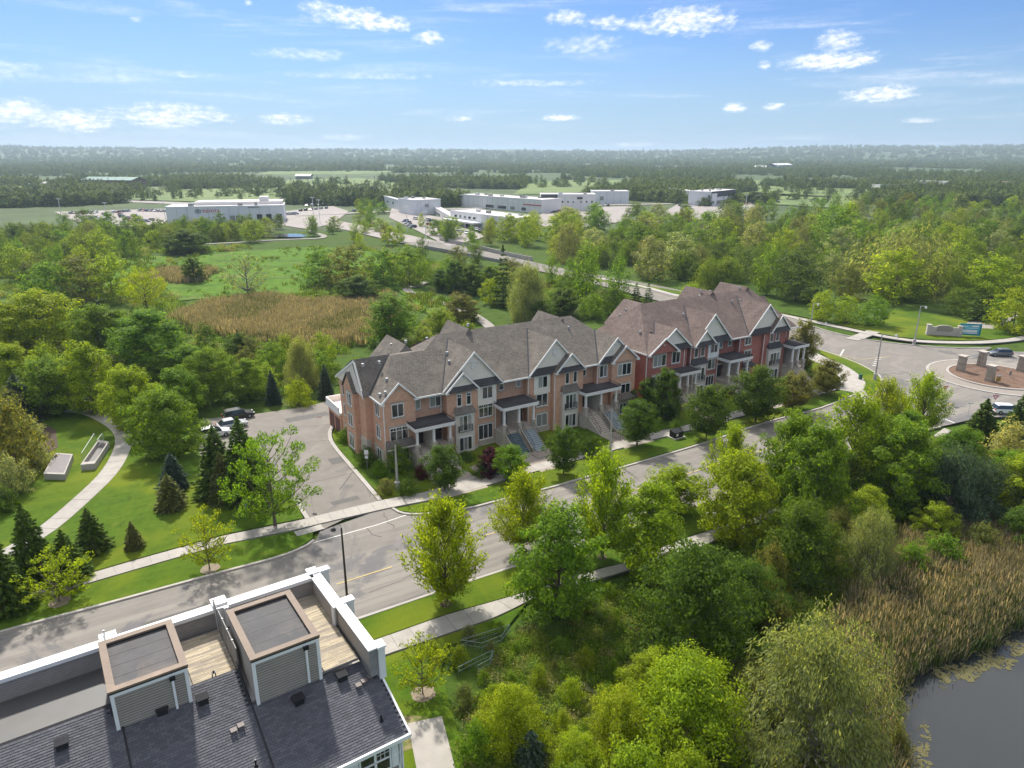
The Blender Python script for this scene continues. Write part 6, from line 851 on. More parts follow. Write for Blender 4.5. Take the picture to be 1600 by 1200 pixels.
# local x along the street (0 at the corner, negative to the left), y negative towards the viewer
def nb(x0, x1, b0, b1, z0, z1, m, nm, par=NB): return MB().box(x0, x1, -b1, -b0, z0, z1).build(nm, m, par)
DZ = 12.1; PT = 13.45
body = MB().box(-34, -.12, -12.95, -.12, 0, 9.6); body.build('wall', siding, NB)
nb(-34, -.12, .12, 4.9, 9.6, DZ - .3, siding, 'upper_wall')
def siding_run(x0, x1, b0, b1, z0, z1, par, h=.125):
    h = .165
    """lapped boards on a wall face; runs along x when b0 == b1 (facing the viewer), along y when x0 == x1"""
    n = int(round((z1 - z0) / h)); hh = (z1 - z0) / n
    for i in range(n):
        za = z0 + i * hh; zb = za + hh - .05  # open gap; a dark backing behind it stands in for lap shadows
        if b0 == b1: MB().slab([(x0, -b0 - .032, za), (x1, -b0 - .032, za), (x1, -b0 - .008, zb), (x0, -b0 - .008, zb)], 0, d=(0, .007, 0)).build('siding_board', siding, par)
        else:
            s = b1 > b0; xx = x0; dx = .035 if s else -.035
            lo, hi = min(b0, b1), max(b0, b1)
            MB().slab([(xx + dx, -hi, za), (xx + dx, -lo, za), (xx + dx * .2, -lo, zb), (xx + dx * .2, -hi, zb)], 0, d=(-dx * .2, 0, 0)).build('siding_board', siding, par)
# street parapet in four bays
PW = .52
par = MB().box(-34, -PW, -.12 - PW + .1, -.12, DZ - .4, PT - .1).build('parapet', concd, NB)  # backing kept dark to paint shadow lines between the siding boards
siding_run(-13.9 - 20, -13.0, .52, .52, DZ - .35, PT - .1, par, .13); siding_run(-13.0 + .5, -6.9, .52, .52, DZ, PT - .1, par, .13); siding_run(-6.3, -.62, .52, .52, DZ, PT - .1, par, .13)
for a, b in ((-34, -13.3), (-12.5, -7.0), (-6.2, -.5)):
    c = nb(a, b, -.06, .68, PT - .1, PT, vinylw, 'parapet_cap'); nb(a, b, .60, .66, PT - .26, PT - .101, vinylw, 'cap_trim', c)
for xc in (-12.9, -6.6):
    p = nb(xc - .38, xc + .38, -.25, .80, DZ - 4, PT + .05, gwhite, 'parapet_post'); nb(xc - .46, xc + .46, -.33, .55, PT + .05, PT + .2, vinylw, 'post_cap', p)
    nb(xc + .12, xc + .42, .55, .95, DZ, PT + .03, gwhite, 'post_trim', p)
# right hand parapet, stepped
p1 = MB().box(-.62, -.1, -4.65, -.12, DZ - .4, PT - .1).build('parapet', concd, NB)  # dark backing, shade painted into the gaps of the boards
siding_run(-.62, -.62, 4.65, .6, DZ, PT - .1, p1, .13)
nb(-.70, .02, -.1, 4.75, PT - .1, PT, vinylw, 'parapet_cap')
p2 = MB().box(-.45, .05, -9.8, -4.7, DZ - .6, PT - .1).build('parapet', concd, NB)  # same dark backing for painted shade under the laps
siding_run(-.45, -.45, 9.8, 4.8, DZ, PT - .1, p2, .13)
nb(-.52, .14, 4.70, 9.85, PT - .12, PT - .02, vinylw, 'parapet_cap')
nb(-.72, -.60, 4.40, 4.75, DZ, PT - .12, gwhite, 'corner_trim')
nb(-.60, -.46, 4.66, 4.74, DZ, PT - .12, siding, 'parapet_end')
for x0, x1, b0, b1, zl in ((-.75, -.05, -.45, .35, PT + .1), (-.1, .75, -.2, .35, PT + .06), (.0, .8, 4.1, 4.7, PT + .06), (.0, .55, 9.3, 10.0, PT + .04)):
    q = nb(x0 + .07, x1 - .07, b0 + .07, b1 - .07, zl - 2.3, zl - .14, gwhite, 'pilaster'); nb(x0, x1, b0, b1, zl - .14, zl, vinylw, 'pilaster_cap', q)
siding_run(.0, .0, .3, 4.2, 6, PT - .2, NB, .13)
# decks: every board is its own piece
def deck_boards(x0, x1, b0, b1, z):
    par = nb(x0, x1, b0, b1, z - .12, z - .045, concd, 'deck'); w = .145; n = int((b1 - b0) / w)
    for i in range(n):
        a = b0 + i * w
        cut = x0 + (x1 - x0) * random.uniform(.3, .7)
        for (xa, xb) in ((x0, cut - .004), (cut + .004, x1)): nb(xa, xb, a + .007, a + w - .007, z - .04, z + random.uniform(-.003, .003), deck, 'deck_board', par)
deck_boards(-2.75, -.66, .62, 8.45, DZ)
deck_boards(-6.0, -2.75, .62, 2.9, DZ)
deck_boards(-9.35, -7.0, .95, 6.0, DZ)
deck_boards(-12.5, -9.35, .62, 2.0, DZ)
nb(-34, -.6, .5, 8.45, DZ - .35, DZ - .13, membrane2, 'deck_substrate') if False else None
nb(-6.9, -.62, .62, 8.3, DZ - .3, DZ - .13, concd, 'roof_slab'); nb(-13.0, -6.95, .62, 6.0, DZ - .3, DZ - .13, concd, 'roof_slab')
nb(-34, -13.35, .55, 5.25, DZ - .3, DZ - .15, membrane2, 'flat_roof'); nb(-34, -13.35, 5.25, 5.40, DZ - .3, DZ - .05, galv, 'roof_edge_flashing')
# stair penthouses
def penthouse(x0, x1, b0, b1, zt, zb):
    P = nb(x0 + .1, x1 - .1, b0 + .1, b1 - .1, zb - 1.5, zt - .35, shing_base_lap_shade, 'penthouse')  # near-black core, painted shade seen between the siding boards
    nb(x0 + .3, x1 - .3, b0 + .3, b1 - .3, zt - .36, zt - .22, membrane, 'penthouse_roof', P)
    for i in range(1, 4):
        y = b0 + .35 + (b1 - b0 - .7) * i / 4; nb(x0 + .36, x1 - .36, y - .012, y + .012, zt - .221, zt - .206, black, 'membrane_seam', P)
    for q in ((x0, x1, b0, b0 + .38), (x0, x1, b1 - .38, b1), (x0, x0 + .38, b0 + .38, b1 - .38), (x1 - .38, x1, b0 + .38, b1 - .38)): nb(*q, zt - .12, zt, wood_trim, 'roof_curb', P)
    for q in ((x0 + .02, x1 - .02, b0 + .02, b0 + .34), (x0 + .02, x1 - .02, b1 - .34, b1 - .02), (x0 + .02, x0 + .34, b0 + .34, b1 - .34), (x1 - .34, x1 - .02, b0 + .34, b1 - .34)): nb(*q, zt - .22, zt - .121, black, 'drip_edge', P)
    siding_run(x0 + .22, x1 - .22, b1 - .1, b1 - .1, zb - .9, zt - .4, P, .125)
    siding_run(x0 + .1, x0 + .1, b1 - .12, b0 + .12, zb - .3, zt - .4, P, .13)
    siding_run(x1 - .1, x1 - .1, b0 + .12, b1 - .12, zb - .3, zt - .4, P, .13)
    nb(x0 + .06, x1 - .06, b1 - .14, b1 - .04, zt - .42, zt - .225, vinylw, 'fascia', P)
    nb(x0 + .06, x0 + .24, b1 - .16, b1 - .03, zb - 1.2, zt - .42, vinylw, 'corner_board', P); nb(x1 - .24, x1 - .06, b1 - .16, b1 - .03, zb - 1.2, zt - .42, vinylw, 'corner_board', P)
    nb(x1 - .92, x1 - .80, b1 - .08, b1 + .06, zb - .35, zt - .55, vinylw, 'downspout', P); nb(x1 - 1.0, x1 - .72, b1 - .1, b1 + .1, zt - .62, zt - .4, black, 'scupper_box', P)
    nb(x1 - .09, x1 + .08, b0 + 2.2, b0 + 2.45, zt - 1.0, zt - .75, black, 'lantern', P)
    return P
penthouse(-13.45, -9.6, 2.15, 6.95, 14.75, 12.5)
penthouse(-6.75, -2.85, 3.15, 8.55, 14.75, 12.2)
# privacy screens between the decks
for xc, b0, b1 in ((-6.93, .2, 5.9), (-13.05, -.2, .9)):
    s = nb(xc - .03, xc + .03, b0, b1, DZ + .1, PT + .45, mat('grey_screen', (.20, .19, .175), .6), 'privacy_screen')
    for j in range(int((b1 - b0) / 1.2) + 1): nb(xc - .05, xc + .05, b0 + j * 1.2, b0 + j * 1.2 + .07, DZ, PT + .5, galv, 'screen_post', s)
# lantern on the deck
lt = MB().box(-8.35, -8.10, -5.55, -5.3, DZ, DZ + .05).box(-8.33, -8.12, -5.53, -5.32, DZ + .38, DZ + .42)
for dx in (-8.33, -8.15):
    for dy in (-5.53, -5.35): lt.box(dx, dx + .03, dy, dy + .03, DZ + .05, DZ + .38)
lt.tube((-8.225, -5.43, DZ + .42), (-8.225, -5.43, DZ + .55), .07, .02, 8)
# shingled slope
def zr_(b): return 9.85 + .38 * (13.3 - b)
RS = MB().slab([(-34, -5.3, zr_(5.3)), (-13.4, -5.3, zr_(5.3)), (-13.4, -5.6, zr_(5.6)), (-13.0, -5.6, zr_(5.6)), (-13.0, -6.0, zr_(6.0)), (-6.95, -6.0, zr_(6.0)), (-6.95, -8.4, zr_(8.4)) , (.2, -8.4, zr_(8.4)), (.2, -13.3, zr_(13.3)), (-34, -13.3, zr_(13.3))], .12).build('roof', shing_base_lap_shade, NB)
nb(-6.95, -2.8, 5.4, 8.4, zr_(8.4) - .6, zr_(8.4) - .05, concd, 'roof_slab')
tabs = []; ch = .145; tw = .33; row = 0; b = 13.3
while b > 5.35:
    bt = b - ch
    x = .2 - (0 if row % 2 else tw / 2)
    while x > -24:
        xl = x - tw
        ok = (bt > 8.35) or (x < -6.95 and bt > 5.95) or (x < -13.4 and bt > 5.35)
        if ok: tabs.append((xl + .006, min(x, .2) - .006, b, bt))
        x -= tw
    b -= ch; row += 1
cx, cyy, czz = 13.5 * .0, 0, 0
Mw = Matrix.Translation((CB[0], CB[1], 0)) @ Matrix.Rotation(CRZ, 4, 'Z')
def tabdist(t): p = Mw @ Vector(((t[0] + t[1]) / 2, -t[2], zr_(t[2]))); q = cam.matrix_world.inverted() @ p if False else p; inview = abs(p.x) < .75 * (p.y * .95 + (41 - p.z) * .31) and p.y > 1.05 * (41 - p.z) * .72; return (p - Vector((0, 0, 41))).length + (0 if inview else 500)
tabs.sort(key=tabdist)
def tab_mb(mb, t):
    x0, x1, b0, b1 = t; th = .016; lift = random.uniform(.0, .007)
    z0 = zr_(b0) + .012 + lift; z1 = zr_(b1) + .004
    mb.slab([(x0, -b0, z0 + th), (x1, -b0, z0 + th), (x1, -b1 + .01, z1 + .004), (x0, -b1 + .01, z1 + .004)], .012)
tabmesh = {}
for t in tabs[:300]:
    mb = MB(); tab_mb(mb, t); mb.build('shingle', shing, RS)
smb = MB()
for t in tabs[300:]: tab_mb(smb, t)
so = smb.build('shingles', shing, NB); so['kind'] = 'stuff'
so.parent = RS
def attr_shingle():
    m = bpy.data.materials.new('charcoal_shingles_mixed'); m.use_nodes = True; t = NT(m.node_tree); bs = t.n['Principled BSDF']; bs.inputs['Roughness'].default_value = .8; bs.inputs['Specular IOR Level'].default_value = .3
    r = t.new('ShaderNodeNewGeometry').outputs['Random Per Island']; n = t.noise(t.new('ShaderNodeTexCoord').outputs['Object'], 14, 3)
    v = t.math('ADD', t.math('MULTIPLY', r, .65), t.math('MULTIPLY', n, .5))
    t.l.new(t.ramp(v, (.15, (.070, .072, .082)), (.6, (.092, .094, .106)), (1.0, (.118, .12, .132))), bs.inputs['Base Color']); return m
sm_ = attr_shingle(); so.data.materials.clear(); so.data.materials.append(sm_)
shing_like = sm_
# seams, eave, vents
for xs, b0, b1 in ((-6.95, 5.6, 13.3), (-13.1, 5.4, 13.3)): MB().slab([(xs - .05, -b0, zr_(b0) + .06), (xs + .05, -b0, zr_(b0) + .06), (xs + .05, -b1, zr_(b1) + .06), (xs - .05, -b1, zr_(b1) + .06)], .05).build('party_wall_flashing', black, RS)
nb(-34, .25, 13.3, 13.45, zr_(13.3) - .25, zr_(13.3) + .0, vinylw, 'gutter')
MB().slab([(.2, -8.4, zr_(8.4) + .03), (.32, -8.4, zr_(8.4) + .03), (.32, -13.4, zr_(13.4) + .03), (.2, -13.4, zr_(13.4) + .03)], .22).build('rake_board', vinylw, NB)
def box_vent(x, b, s=.26, h=.28, m=ventdark):
    z = zr_(b); v = MB().box(x - s, x + s, -b - s, -b + s, z - .1, z + h).build('roof_vent', m, RS); MB().box(x - s - .06, x + s + .06, -b - s - .06, -b + s + .06, z + h, z + h + .05).build('vent_hood', m, v)
for x, b in ((-15.8, 6.6), (-11.2, 6.8), (-9.2, 7.1), (-4.6, 9.2), (-1.9, 8.9)): box_vent(x, b)
for x, b in ((-8.2, 9.4), (-7.8, 9.3), (-1.25, 9.8), (-.85, 9.7), (-.42, 9.6)): box_vent(x, b, .11, .16, mat('vent_grey', (.16, .13, .12), .6))
for x, b in ((-.9, 12.1), (-7.7, 11.5)): MB().tube((x, -b, zr_(b) - .1), (x, -b, zr_(b) + .45), .06, seg=10).tube((x, -b, zr_(b) - .1), (x, -b, zr_(b) + .12), .14, .08, seg=10).build('plumbing_stack', black, RS)
# wall under the eave with window and shutters
siding_run(-7, -.2, 12.97, 12.97, 6.0, 9.6, NB, .13)
def near_window(x):
    f = MB(); w = 1.9; h = 1.75; z0 = 7.75; y = -13.0
    for q in ((0, w, 0, .1), (0, w, h - .1, h), (0, .1, .1, h - .1), (w - .1, w, .1, h - .1), (w / 2 - .07, w / 2 + .07, .1, h - .1), (.1, w - .1, h / 2 - .04, h / 2 + .04)): f.box(x + q[0], x + q[1], y - .1, y, z0 + q[2], z0 + q[3])
    for i in (1, 2): f.box(x + w / 2 + .07 + i * .255 - .012, x + w / 2 + .07 + i * .255 + .012, y - .07, y - .03, z0 + h / 2, z0 + h - .1); 
    f.box(x + w / 2 + .07, x + w - .1, y - .07, y - .03, z0 + h * .72 - .012, z0 + h * .72 + .012)
    fr = f.build('window', vinylw, NB); MB().box(x + .1, x + w / 2 - .07, y - .035, y - .025, z0 + .1, z0 + h - .1).build('pane', winglass, fr); MB().box(x + w / 2 + .07, x + w - .1, y - .035, y - .025, z0 + .1, z0 + h - .1).build('pane', winglass, fr)
    for xs in (x - .62, x + w + .04):
        s = MB().box(xs, xs + .58, y - .08, y - .02, z0 - .02, z0 + h + .02).build('shutter', vinylw, NB); MB().box(xs + .08, xs + .5, y - .1, y - .082, z0 + .1, z0 + h / 2 - .05).box(xs + .08, xs + .5, y - .1, y - .082, z0 + h / 2 + .05, z0 + h - .1).build('shutter_panel', vinylw, s)
near_window(-2.75); near_window(-7.2)
nb(-.42, -.28, 12.98, 13.1, 0, 9.6, vinylw, 'downspout'); nb(-.18, -.08, 12.6, 13.04, 0, 9.6, vinylw, 'corner_board')
DL = lt.build('deck_lantern', black, None); DL.matrix_world = Mw; tag(DL, 'small dark lantern standing on the sunlit yellow deck', 'lantern')
# ------------------------------------------------------------------ vegetation
def unit(v): return v / (np.linalg.norm(v, axis=-1, keepdims=True) + 1e-9)
def leaf_cards(name, C, N, S, m, aspect=.62, D=None, mats=None, mi=None):
    """one folded diamond of leaves for every centre C, facing N, size S (length); D = long axis if given"""
    n = len(C); r = rng.normal(size=(n, 3))
    if D is None: D = unit(np.cross(N, r))
    else: N = unit(N - D * (N * D).sum(-1, keepdims=True))
    B = np.cross(N, D); S = S[:, None]
    a = C - D * S * .5; c = C + D * S * .5; off = rng.uniform(-.12, .12, (n, 1)) * S
    b = C + B * S * aspect * .5 + D * off + N * S * .10; d = C - B * S * aspect * .5 - D * off + N * S * .10
    V = np.stack([a, b, c, d], 1).reshape(-1, 3).astype(np.float32)
    me = bpy.data.meshes.new(name); me.vertices.add(4 * n); me.vertices.foreach_set('co', V.ravel())
    q = np.arange(4 * n, dtype=np.int32); me.loops.add(4 * n); me.loops.foreach_set('vertex_index', q)
    me.polygons.add(n); me.polygons.foreach_set('loop_start', q[::4].copy())
    for x in (mats or [m]): me.materials.append(x)
    if mi is not None: me.polygons.foreach_set('material_index', mi.astype(np.int32))
    me.update(calc_edges=True); return me
def rvec(n): return unit(rng.normal(size=(n, 3)))
def branches_mesh(name, segs, m):
    mb = MB()
    for p, q, r0, r1 in segs: mb.tube(p, q, r0, r1, 5)
    return mb.mesh(name, m)
# crown outlines: radius as a function of relative height t in 0..1
PROFILE = {
    'vase': lambda t: np.sin(np.pi * np.clip(t, 0, 1) ** .85) ** .62 * (1 - .18 * t),
    'lush': lambda t: np.sin(np.pi * np.clip(t * .93 + .05, 0, 1) ** .80) ** .60,
    'round': lambda t: np.sin(np.pi * np.clip(t * .95 + .03, 0, 1)) ** .55 * (1 - .12 * t),
    'dense': lambda t: np.sin(np.pi * np.clip(t * .8 + .17, 0, 1) ** .9) ** .6,
    'poplar': lambda t: np.sin(np.pi * np.clip(t * .92 + .06, 0, 1) ** .75) ** .55,
    'locust': lambda t: np.sin(np.pi * np.clip(t * .9 + .08, 0, 1) ** 1.1) ** .5,
    'shrub': lambda t: np.cos(np.clip(t, 0, 1) * np.pi / 2) ** .55,
    'willow': lambda t: np.cos(np.clip(t * .97, 0, 1) * np.pi / 2) ** .52 * (1 + .0 * t),
    'bare': lambda t: np.sin(np.pi * np.clip(t * .9 + .08, 0, 1)) ** .6,
}
def make_crown(kind, Rr, H, z0, n_br, n_leaf, leaf, seed, thin=0.0, near=True, m=None, upsweep=.45, clump=None):
    """branches reach for an outline; sprays of leaves sit along their outer part"""
    global rng
    keep = rng; rng = np.random.default_rng(seed)
    prof = PROFILE[kind]; Hc = H - z0; segs = []; cc = []; cr = []; cd = []
    clump = clump or Rr * .26
    for i in range(n_br):
        t = ((i + .5) / n_br) ** (.85 if kind != 'willow' else 1.0); t = min(.985, max(.02, t + rng.uniform(-.03, .03)))
        az = i * 2.39996 + rng.uniform(-.35, .35)
        lob = 1 + .16 * math.sin(az * 2 + seed) + .12 * math.sin(az * 3.1 + t * 6 + seed * 2) + rng.uniform(-.13, .11)
        r = Rr * float(prof(np.array(t))) * lob
        tip = np.array([r * math.cos(az), r * math.sin(az), z0 + Hc * t])
        zs = max(z0 * .75, z0 + Hc * (t - upsweep * (.35 + .5 * r / Rr)))
        root = np.array([0, 0, min(zs, z0 + Hc * .85)])
        mid = root * .45 + tip * .55 + np.array([0, 0, -.06 * Hc * (r / Rr)])
        if near:
            segs.append((root, mid, .018 * H * (1 - .6 * t) * .5 + .015, .016 + .004 * H * .3)); segs.append((mid, tip, .018 + .002 * H, .008))
        k = 3 if near else 2
        for j in range(k + 1):
            f = .38 + .62 * j / k
            p = (root * (1 - f) ** 2 + 2 * mid * f * (1 - f) + tip * f * f)
            jit = rng.normal(size=3) * clump * .55 * (1 - .3 * f); p = p + jit
            cc.append(p); cr.append(clump * (.62 + .45 * rng.uniform()) * (.75 + .35 * f)); cd.append(unit((tip - root)[None])[0])
    cc = np.array(cc); cr = np.array(cr); cd = np.array(cd)
    w = cr ** 2; cnt = rng.multinomial(n_leaf, w / w.sum()); idx = np.repeat(np.arange(len(cc)), cnt); n = len(idx)
    d = rvec(n); rad = rng.uniform(.25, 1, n) ** .5
    P = d * (cr[idx] * rad)[:, None]
    if kind == 'willow': P[:, 2] *= 1.35; P[:, 2] -= np.abs(rng.normal(size=n)) * clump * .5
    elif kind in ('vase', 'poplar'): P += cd[idx] * (rng.normal(size=n) * cr[idx] * .75)[:, None]; P[:, :2] *= .9
    else: P[:, 2] *= .72
    C = cc[idx] + P
    if kind in ('shrub', 'dense', 'lush', 'willow'): C[:, 2] = np.maximum(C[:, 2], .05 + rng.uniform(0, .4, n))
    if kind in ('vase', 'round', 'locust', 'poplar'): C[:, 2] = np.where(C[:, 2] < z0 * .8, z0 * .8 + rng.uniform(0, 1.2, n), C[:, 2])
    out = unit(C - np.array([0, 0, z0 + Hc * .42])); N = unit(out * .55 + d * .7 + np.array([0, 0, .55]) + rng.normal(size=(n, 3)) * .42)
    S = leaf * rng.uniform(.6, 1.25, n)
    D = None; asp = .62
    if kind == 'willow': D = unit(np.stack([out[:, 0] * .5, out[:, 1] * .5, -np.ones(n) * .9], -1) + rng.normal(size=(n, 3)) * .35); asp = .26
    elif kind in ('vase', 'locust'): D = unit(cd[idx] + rng.normal(size=(n, 3)) * .55 + np.array([0, 0, .2])); asp = .5
    me = leaf_cards('crown_' + kind, C, N, S, m or leafm, asp, D)
    rng = keep
    return me, segs
def make_trunk(H, z0, r0, segs, m=None, lean=0.0, name='trunk'):
    mb = MB(); top = z0 + (H - z0) * .72; n = 5; px, py = 0, 0; pz = -.3
    for i in range(n):
        z = -.3 + (top + .3) * (i + 1) / n; x = lean * (i + 1) / n + random.uniform(-.04, .04); y = random.uniform(-.04, .04); a = r0 * (1 - .85 * i / n); b = r0 * (1 - .85 * (i + 1) / n)
        mb.tube((px, py, pz), (x, y, z), a * (1.5 if i == 0 else 1), b, 8); px, py, pz = x, y, z
    for p, q, a, b in segs: mb.tube(p, q, a, b, 5)
    return mb.mesh(name, m or bark)
def make_conifer(Rr, H, layers, per, n_leaf, leaf, seed, near=True):
    global rng
    keep = rng; rng = np.random.default_rng(seed); C = []; D = []; segs = []
    tot = 0; Cs = []; Ds = []
    wts = []
    B = []
    for L in range(layers):
        t = (L + .3) / layers; z = .25 + (H - .35) * t; r = Rr * (1 - t) ** .70 * (1 + .1 * math.sin(L * 2.1)) + .05
        k = max(4, int(per * (1 - t * .65)))
        for i in range(k):
            a = 2 * math.pi * (i + rng.uniform(-.3, .3)) / k + L * .7; rr = r * rng.uniform(.74, 1.12)
            B.append((z, a, rr)); wts.append(rr)
    wts = np.array(wts); cnt = rng.multinomial(n_leaf, wts / wts.sum())
    for (z, a, rr), c in zip(B, cnt):
        dr = np.array([math.cos(a), math.sin(a), 0]); s = rng.uniform(.12, 1, c) ** .7
        droop = -.28 * rr * s + .20 * rr * s * s
        side = rng.uniform(-1, 1, c) * (.30 * rr * (1.08 - s)) * .9; tang = np.array([-dr[1], dr[0], 0])
        P = dr * (rr * s)[:, None] + tang * side[:, None]; P[:, 2] = z + droop + rng.normal(size=c) * .05 * (1 + rr * .2)
        Cs.append(P); Ds.append(unit(dr * 1.0 + tang * (np.sign(side) * .55)[:, None] + np.array([0, 0, -.12]) + rng.normal(size=(c, 3)) * .22))
        if near: segs.append((np.array([0, 0, z]), dr * rr * .85 + np.array([0, 0, z - .12 * rr]), .03, .01))
    C = np.concatenate(Cs); D = np.concatenate(Ds); n = len(C)
    tipC = np.stack([rng.normal(size=60) * .05, rng.normal(size=60) * .05, H - rng.uniform(0, .7, 60)], -1); C = np.concatenate([C, tipC]); D = np.concatenate([D, unit(np.tile([0, 0, 1.0], (60, 1)) + rng.normal(size=(60, 3)) * .4)]); n = len(C)
    N = unit(np.array([0, 0, 1.0]) + rng.normal(size=(n, 3)) * .55)
    me = leaf_cards('crown_conifer', C, N, leaf * rng.uniform(.7, 1.3, n), needlem, .34, D); rng = keep
    return me, segs

PROTO = {}
def proto(kind, seed, near=True):
    """returns (crown mesh, trunk mesh, nominal height, nominal width)"""
    key = (kind, seed, near)
    if key in PROTO: return PROTO[key]
    s = seed * 17 + 3; m = leafm
    if kind == 'vase': H, W, z0 = 9.5, 5.6, 1.8; c, g = make_crown('vase', W / 2 * 1.05, H, z0, 52, 16500, .25, s, upsweep=.75, clump=.60); tr = make_trunk(H, z0, .15, g)
    elif kind == 'lush': H, W, z0 = 10, 7.5, 1.2; c, g = make_crown('lush', W / 2, H, z0, 56, 19000 if near else 4200, .28 if near else .44, s, upsweep=.4, clump=.88); tr = make_trunk(H, z0, .2, g)
    elif kind == 'round': H, W, z0 = 7, 5.4, 1.5; c, g = make_crown('round', W / 2, H, z0, 46, 13000, .23, s, upsweep=.4, clump=.68); tr = make_trunk(H, z0, .12, g)
    elif kind == 'dense': H, W, z0 = 6, 4, .5; c, g = make_crown('dense', W / 2, H, z0, 46, 12000, .21, s, upsweep=.5, clump=.5); tr = make_trunk(H, z0, .12, g)
    elif kind == 'poplar': H, W, z0 = 11, 4.2, 1.2; c, g = make_crown('poplar', W / 2, H, z0, 44, 7500, .27, s, upsweep=.7, clump=.55); tr = make_trunk(H, z0, .14, g)
    elif kind == 'sapling': H, W, z0 = 5, 3.4, 1.1; c, g = make_crown('locust', W / 2, H, z0, 26, 2600, .19, s, upsweep=.55, clump=.36); tr = make_trunk(H, z0, .055, g)
    elif kind == 'locust': H, W, z0 = 10, 9, 2.0; c, g = make_crown('locust', W / 2, H, z0, 36, 8500, .28, s, upsweep=.5, clump=.80); tr = make_trunk(H, z0, .18, g)
    elif kind in ('shrub', 'flower'): H, W, z0 = 3, 4, .1; c, g = make_crown('shrub', W / 2, H, z0, 34, 5200, .17, s, upsweep=.5, clump=.5); tr = make_trunk(H * .8, z0, .06, g[:20])
    elif kind == 'shrubbig': H, W, z0 = 7, 9, .3; c, g = make_crown('shrub', W / 2, H, z0, 90, 24000, .22, s, upsweep=.5, clump=.85); tr = make_trunk(H * .8, z0, .16, g[:40])
    elif kind == 'willow': H, W, z0 = 9, 9, .6; c, g = make_crown('willow', W / 2, H, z0, 80, 30000, .30, s, upsweep=.45, clump=.80); tr = make_trunk(H, z0, .24, g, barkg)
    elif kind == 'bare': H, W, z0 = 9, 8, 1.5; c, g = make_crown('bare', W / 2, H, z0, 44, 2400, .24, s, upsweep=.6, clump=.9); tr = make_trunk(H, z0, .16, g, barkg)
    elif kind == 'spruce': H, W, z0 = 7, 4.4, .2; c, g = make_conifer(W / 2, H, 22, 16, 13000, .34, s); tr = make_trunk(H * 1.2, 0, .13, g[::3])
    # light versions for the far wood
    elif kind == 'wood_a': H, W, z0 = 10, 8.2, .8; c, g = make_crown('lush', W / 2, H, z0, 34, 4300, .42, s, upsweep=.4, near=True, clump=1.0); tr = make_trunk(H, z0, .16, g[:24])
    elif kind == 'wood_b': H, W, z0 = 10, 6.0, .8; c, g = make_crown('poplar', W / 2, H, z0, 30, 3300, .40, s, upsweep=.65, near=True, clump=.85); tr = make_trunk(H, z0, .14, g[:20])
    elif kind == 'wood_c': H, W, z0 = 9, 9.5, .3; c, g = make_crown('willow', W / 2, H, z0, 44, 6500, .50, s, upsweep=.45, near=True, clump=1.0); tr = make_trunk(H, z0, .18, g[:24], barkg)
    elif kind == 'wood_d': H, W, z0 = 9, 8, 1.5; c, g = make_crown('bare', W / 2, H, z0, 44, 900, .36, s, upsweep=.6, clump=1.0); tr = make_trunk(H, z0, .2, g, barkg)
    elif kind == 'wood_e': H, W, z0 = 9, 5.0, .2; c, g = make_conifer(W / 2, H, 13, 10, 2600, .6, s); tr = make_trunk(H, 0, .13, g[::4])
    PROTO[key] = (c, tr, H, W); return PROTO[key]

KIND_CAT = dict(vase=('maple_tree', 'tree'), lush=('leafy_tree', 'tree'), round=('street_tree', 'tree'), dense=('dense_tree', 'tree'), poplar=('poplar_tree', 'tree'), sapling=('young_tree', 'tree'),
                locust=('locust_tree', 'tree'), shrub=('shrub', 'shrub'), flower=('flowering_shrub', 'shrub'), shrubbig=('thicket_tree', 'tree'), willow=('willow_tree', 'tree'), bare=('sparse_tree', 'tree'), spruce=('spruce_tree', 'spruce'))
GROUPS = dict(vase='maples along the near verge', round='street trees before the brick rows', spruce='spruces', sapling='young street trees', willow='willows', poplar='poplars and birches', lush='leafy trees', dense='dense small trees', shrub='shrubs', shrubbig='thicket trees')
def gz(x, y): return float(ground_z(np.array([[x]]), np.array([[y]]))[0, 0])
def jitter_col(c, a=.10):
    k = random.uniform(1 - a, 1 + a); h = random.uniform(-.08, .08); return (c[0] * k * (1 + h), c[1] * k, c[2] * k * (1 - h), 1)
def plant(kind, x, y, h, w, colr, label, seed, name=None, cat=None, group=None, z=None):
    c, tr, H, W = proto(kind, seed)
    nm, ct = KIND_CAT.get(kind, ('leafy_tree', 'tree'))
    zz = max(gz(x, y), -.9) + .02 if z is None else z
    o = thing(name or nm, label, cat or ct, (x, y, zz), random.uniform(0, 6.28), group)
    s = h / H; sw = w / W
    t = link('trunk', tr, o); t.scale = (sw * .5 + s * .5, sw * .5 + s * .5, s)
    cr = link('crown', c, o); cr.scale = (sw, sw, s); cr.color = jitter_col(colr, .06); return o
seedmod = dict(vase=3, lush=3, round=2, dense=2, shrub=2, spruce=2, willow=2, shrubbig=2, poplar=2)
cnt = {}
for (x, y, h, w, kind, colr, label) in TREES:
    cnt[kind] = cnt.get(kind, -1) + 1
    if kind in ('sapling', 'vase') : disc(x, y, .55 if kind == 'vase' else 1.0, LZ + .012 + (0.01 if kind == 'sapling' else 0), mring if kind == 'sapling' else mulch)
    col_ = GREENS[colr]; far = math.hypot(x, y) > 190
    kk = kind
    if far and kind == 'lush': kk = 'wood_a'
    elif far and kind == 'willow': kk = 'wood_c'
    elif far and kind == 'bare': kk = 'wood_d'
    elif far and kind == 'spruce': kk = 'wood_e'
    elif far and kind == 'poplar': kk = 'wood_b'
    nm, ct = KIND_CAT[kind]
    plant(kk, x, y, max(1.0, h), max(.8, w), col_, label, cnt[kind] % seedmod.get(kind, 1), name=nm, cat=ct, group=GROUPS.get(kind))
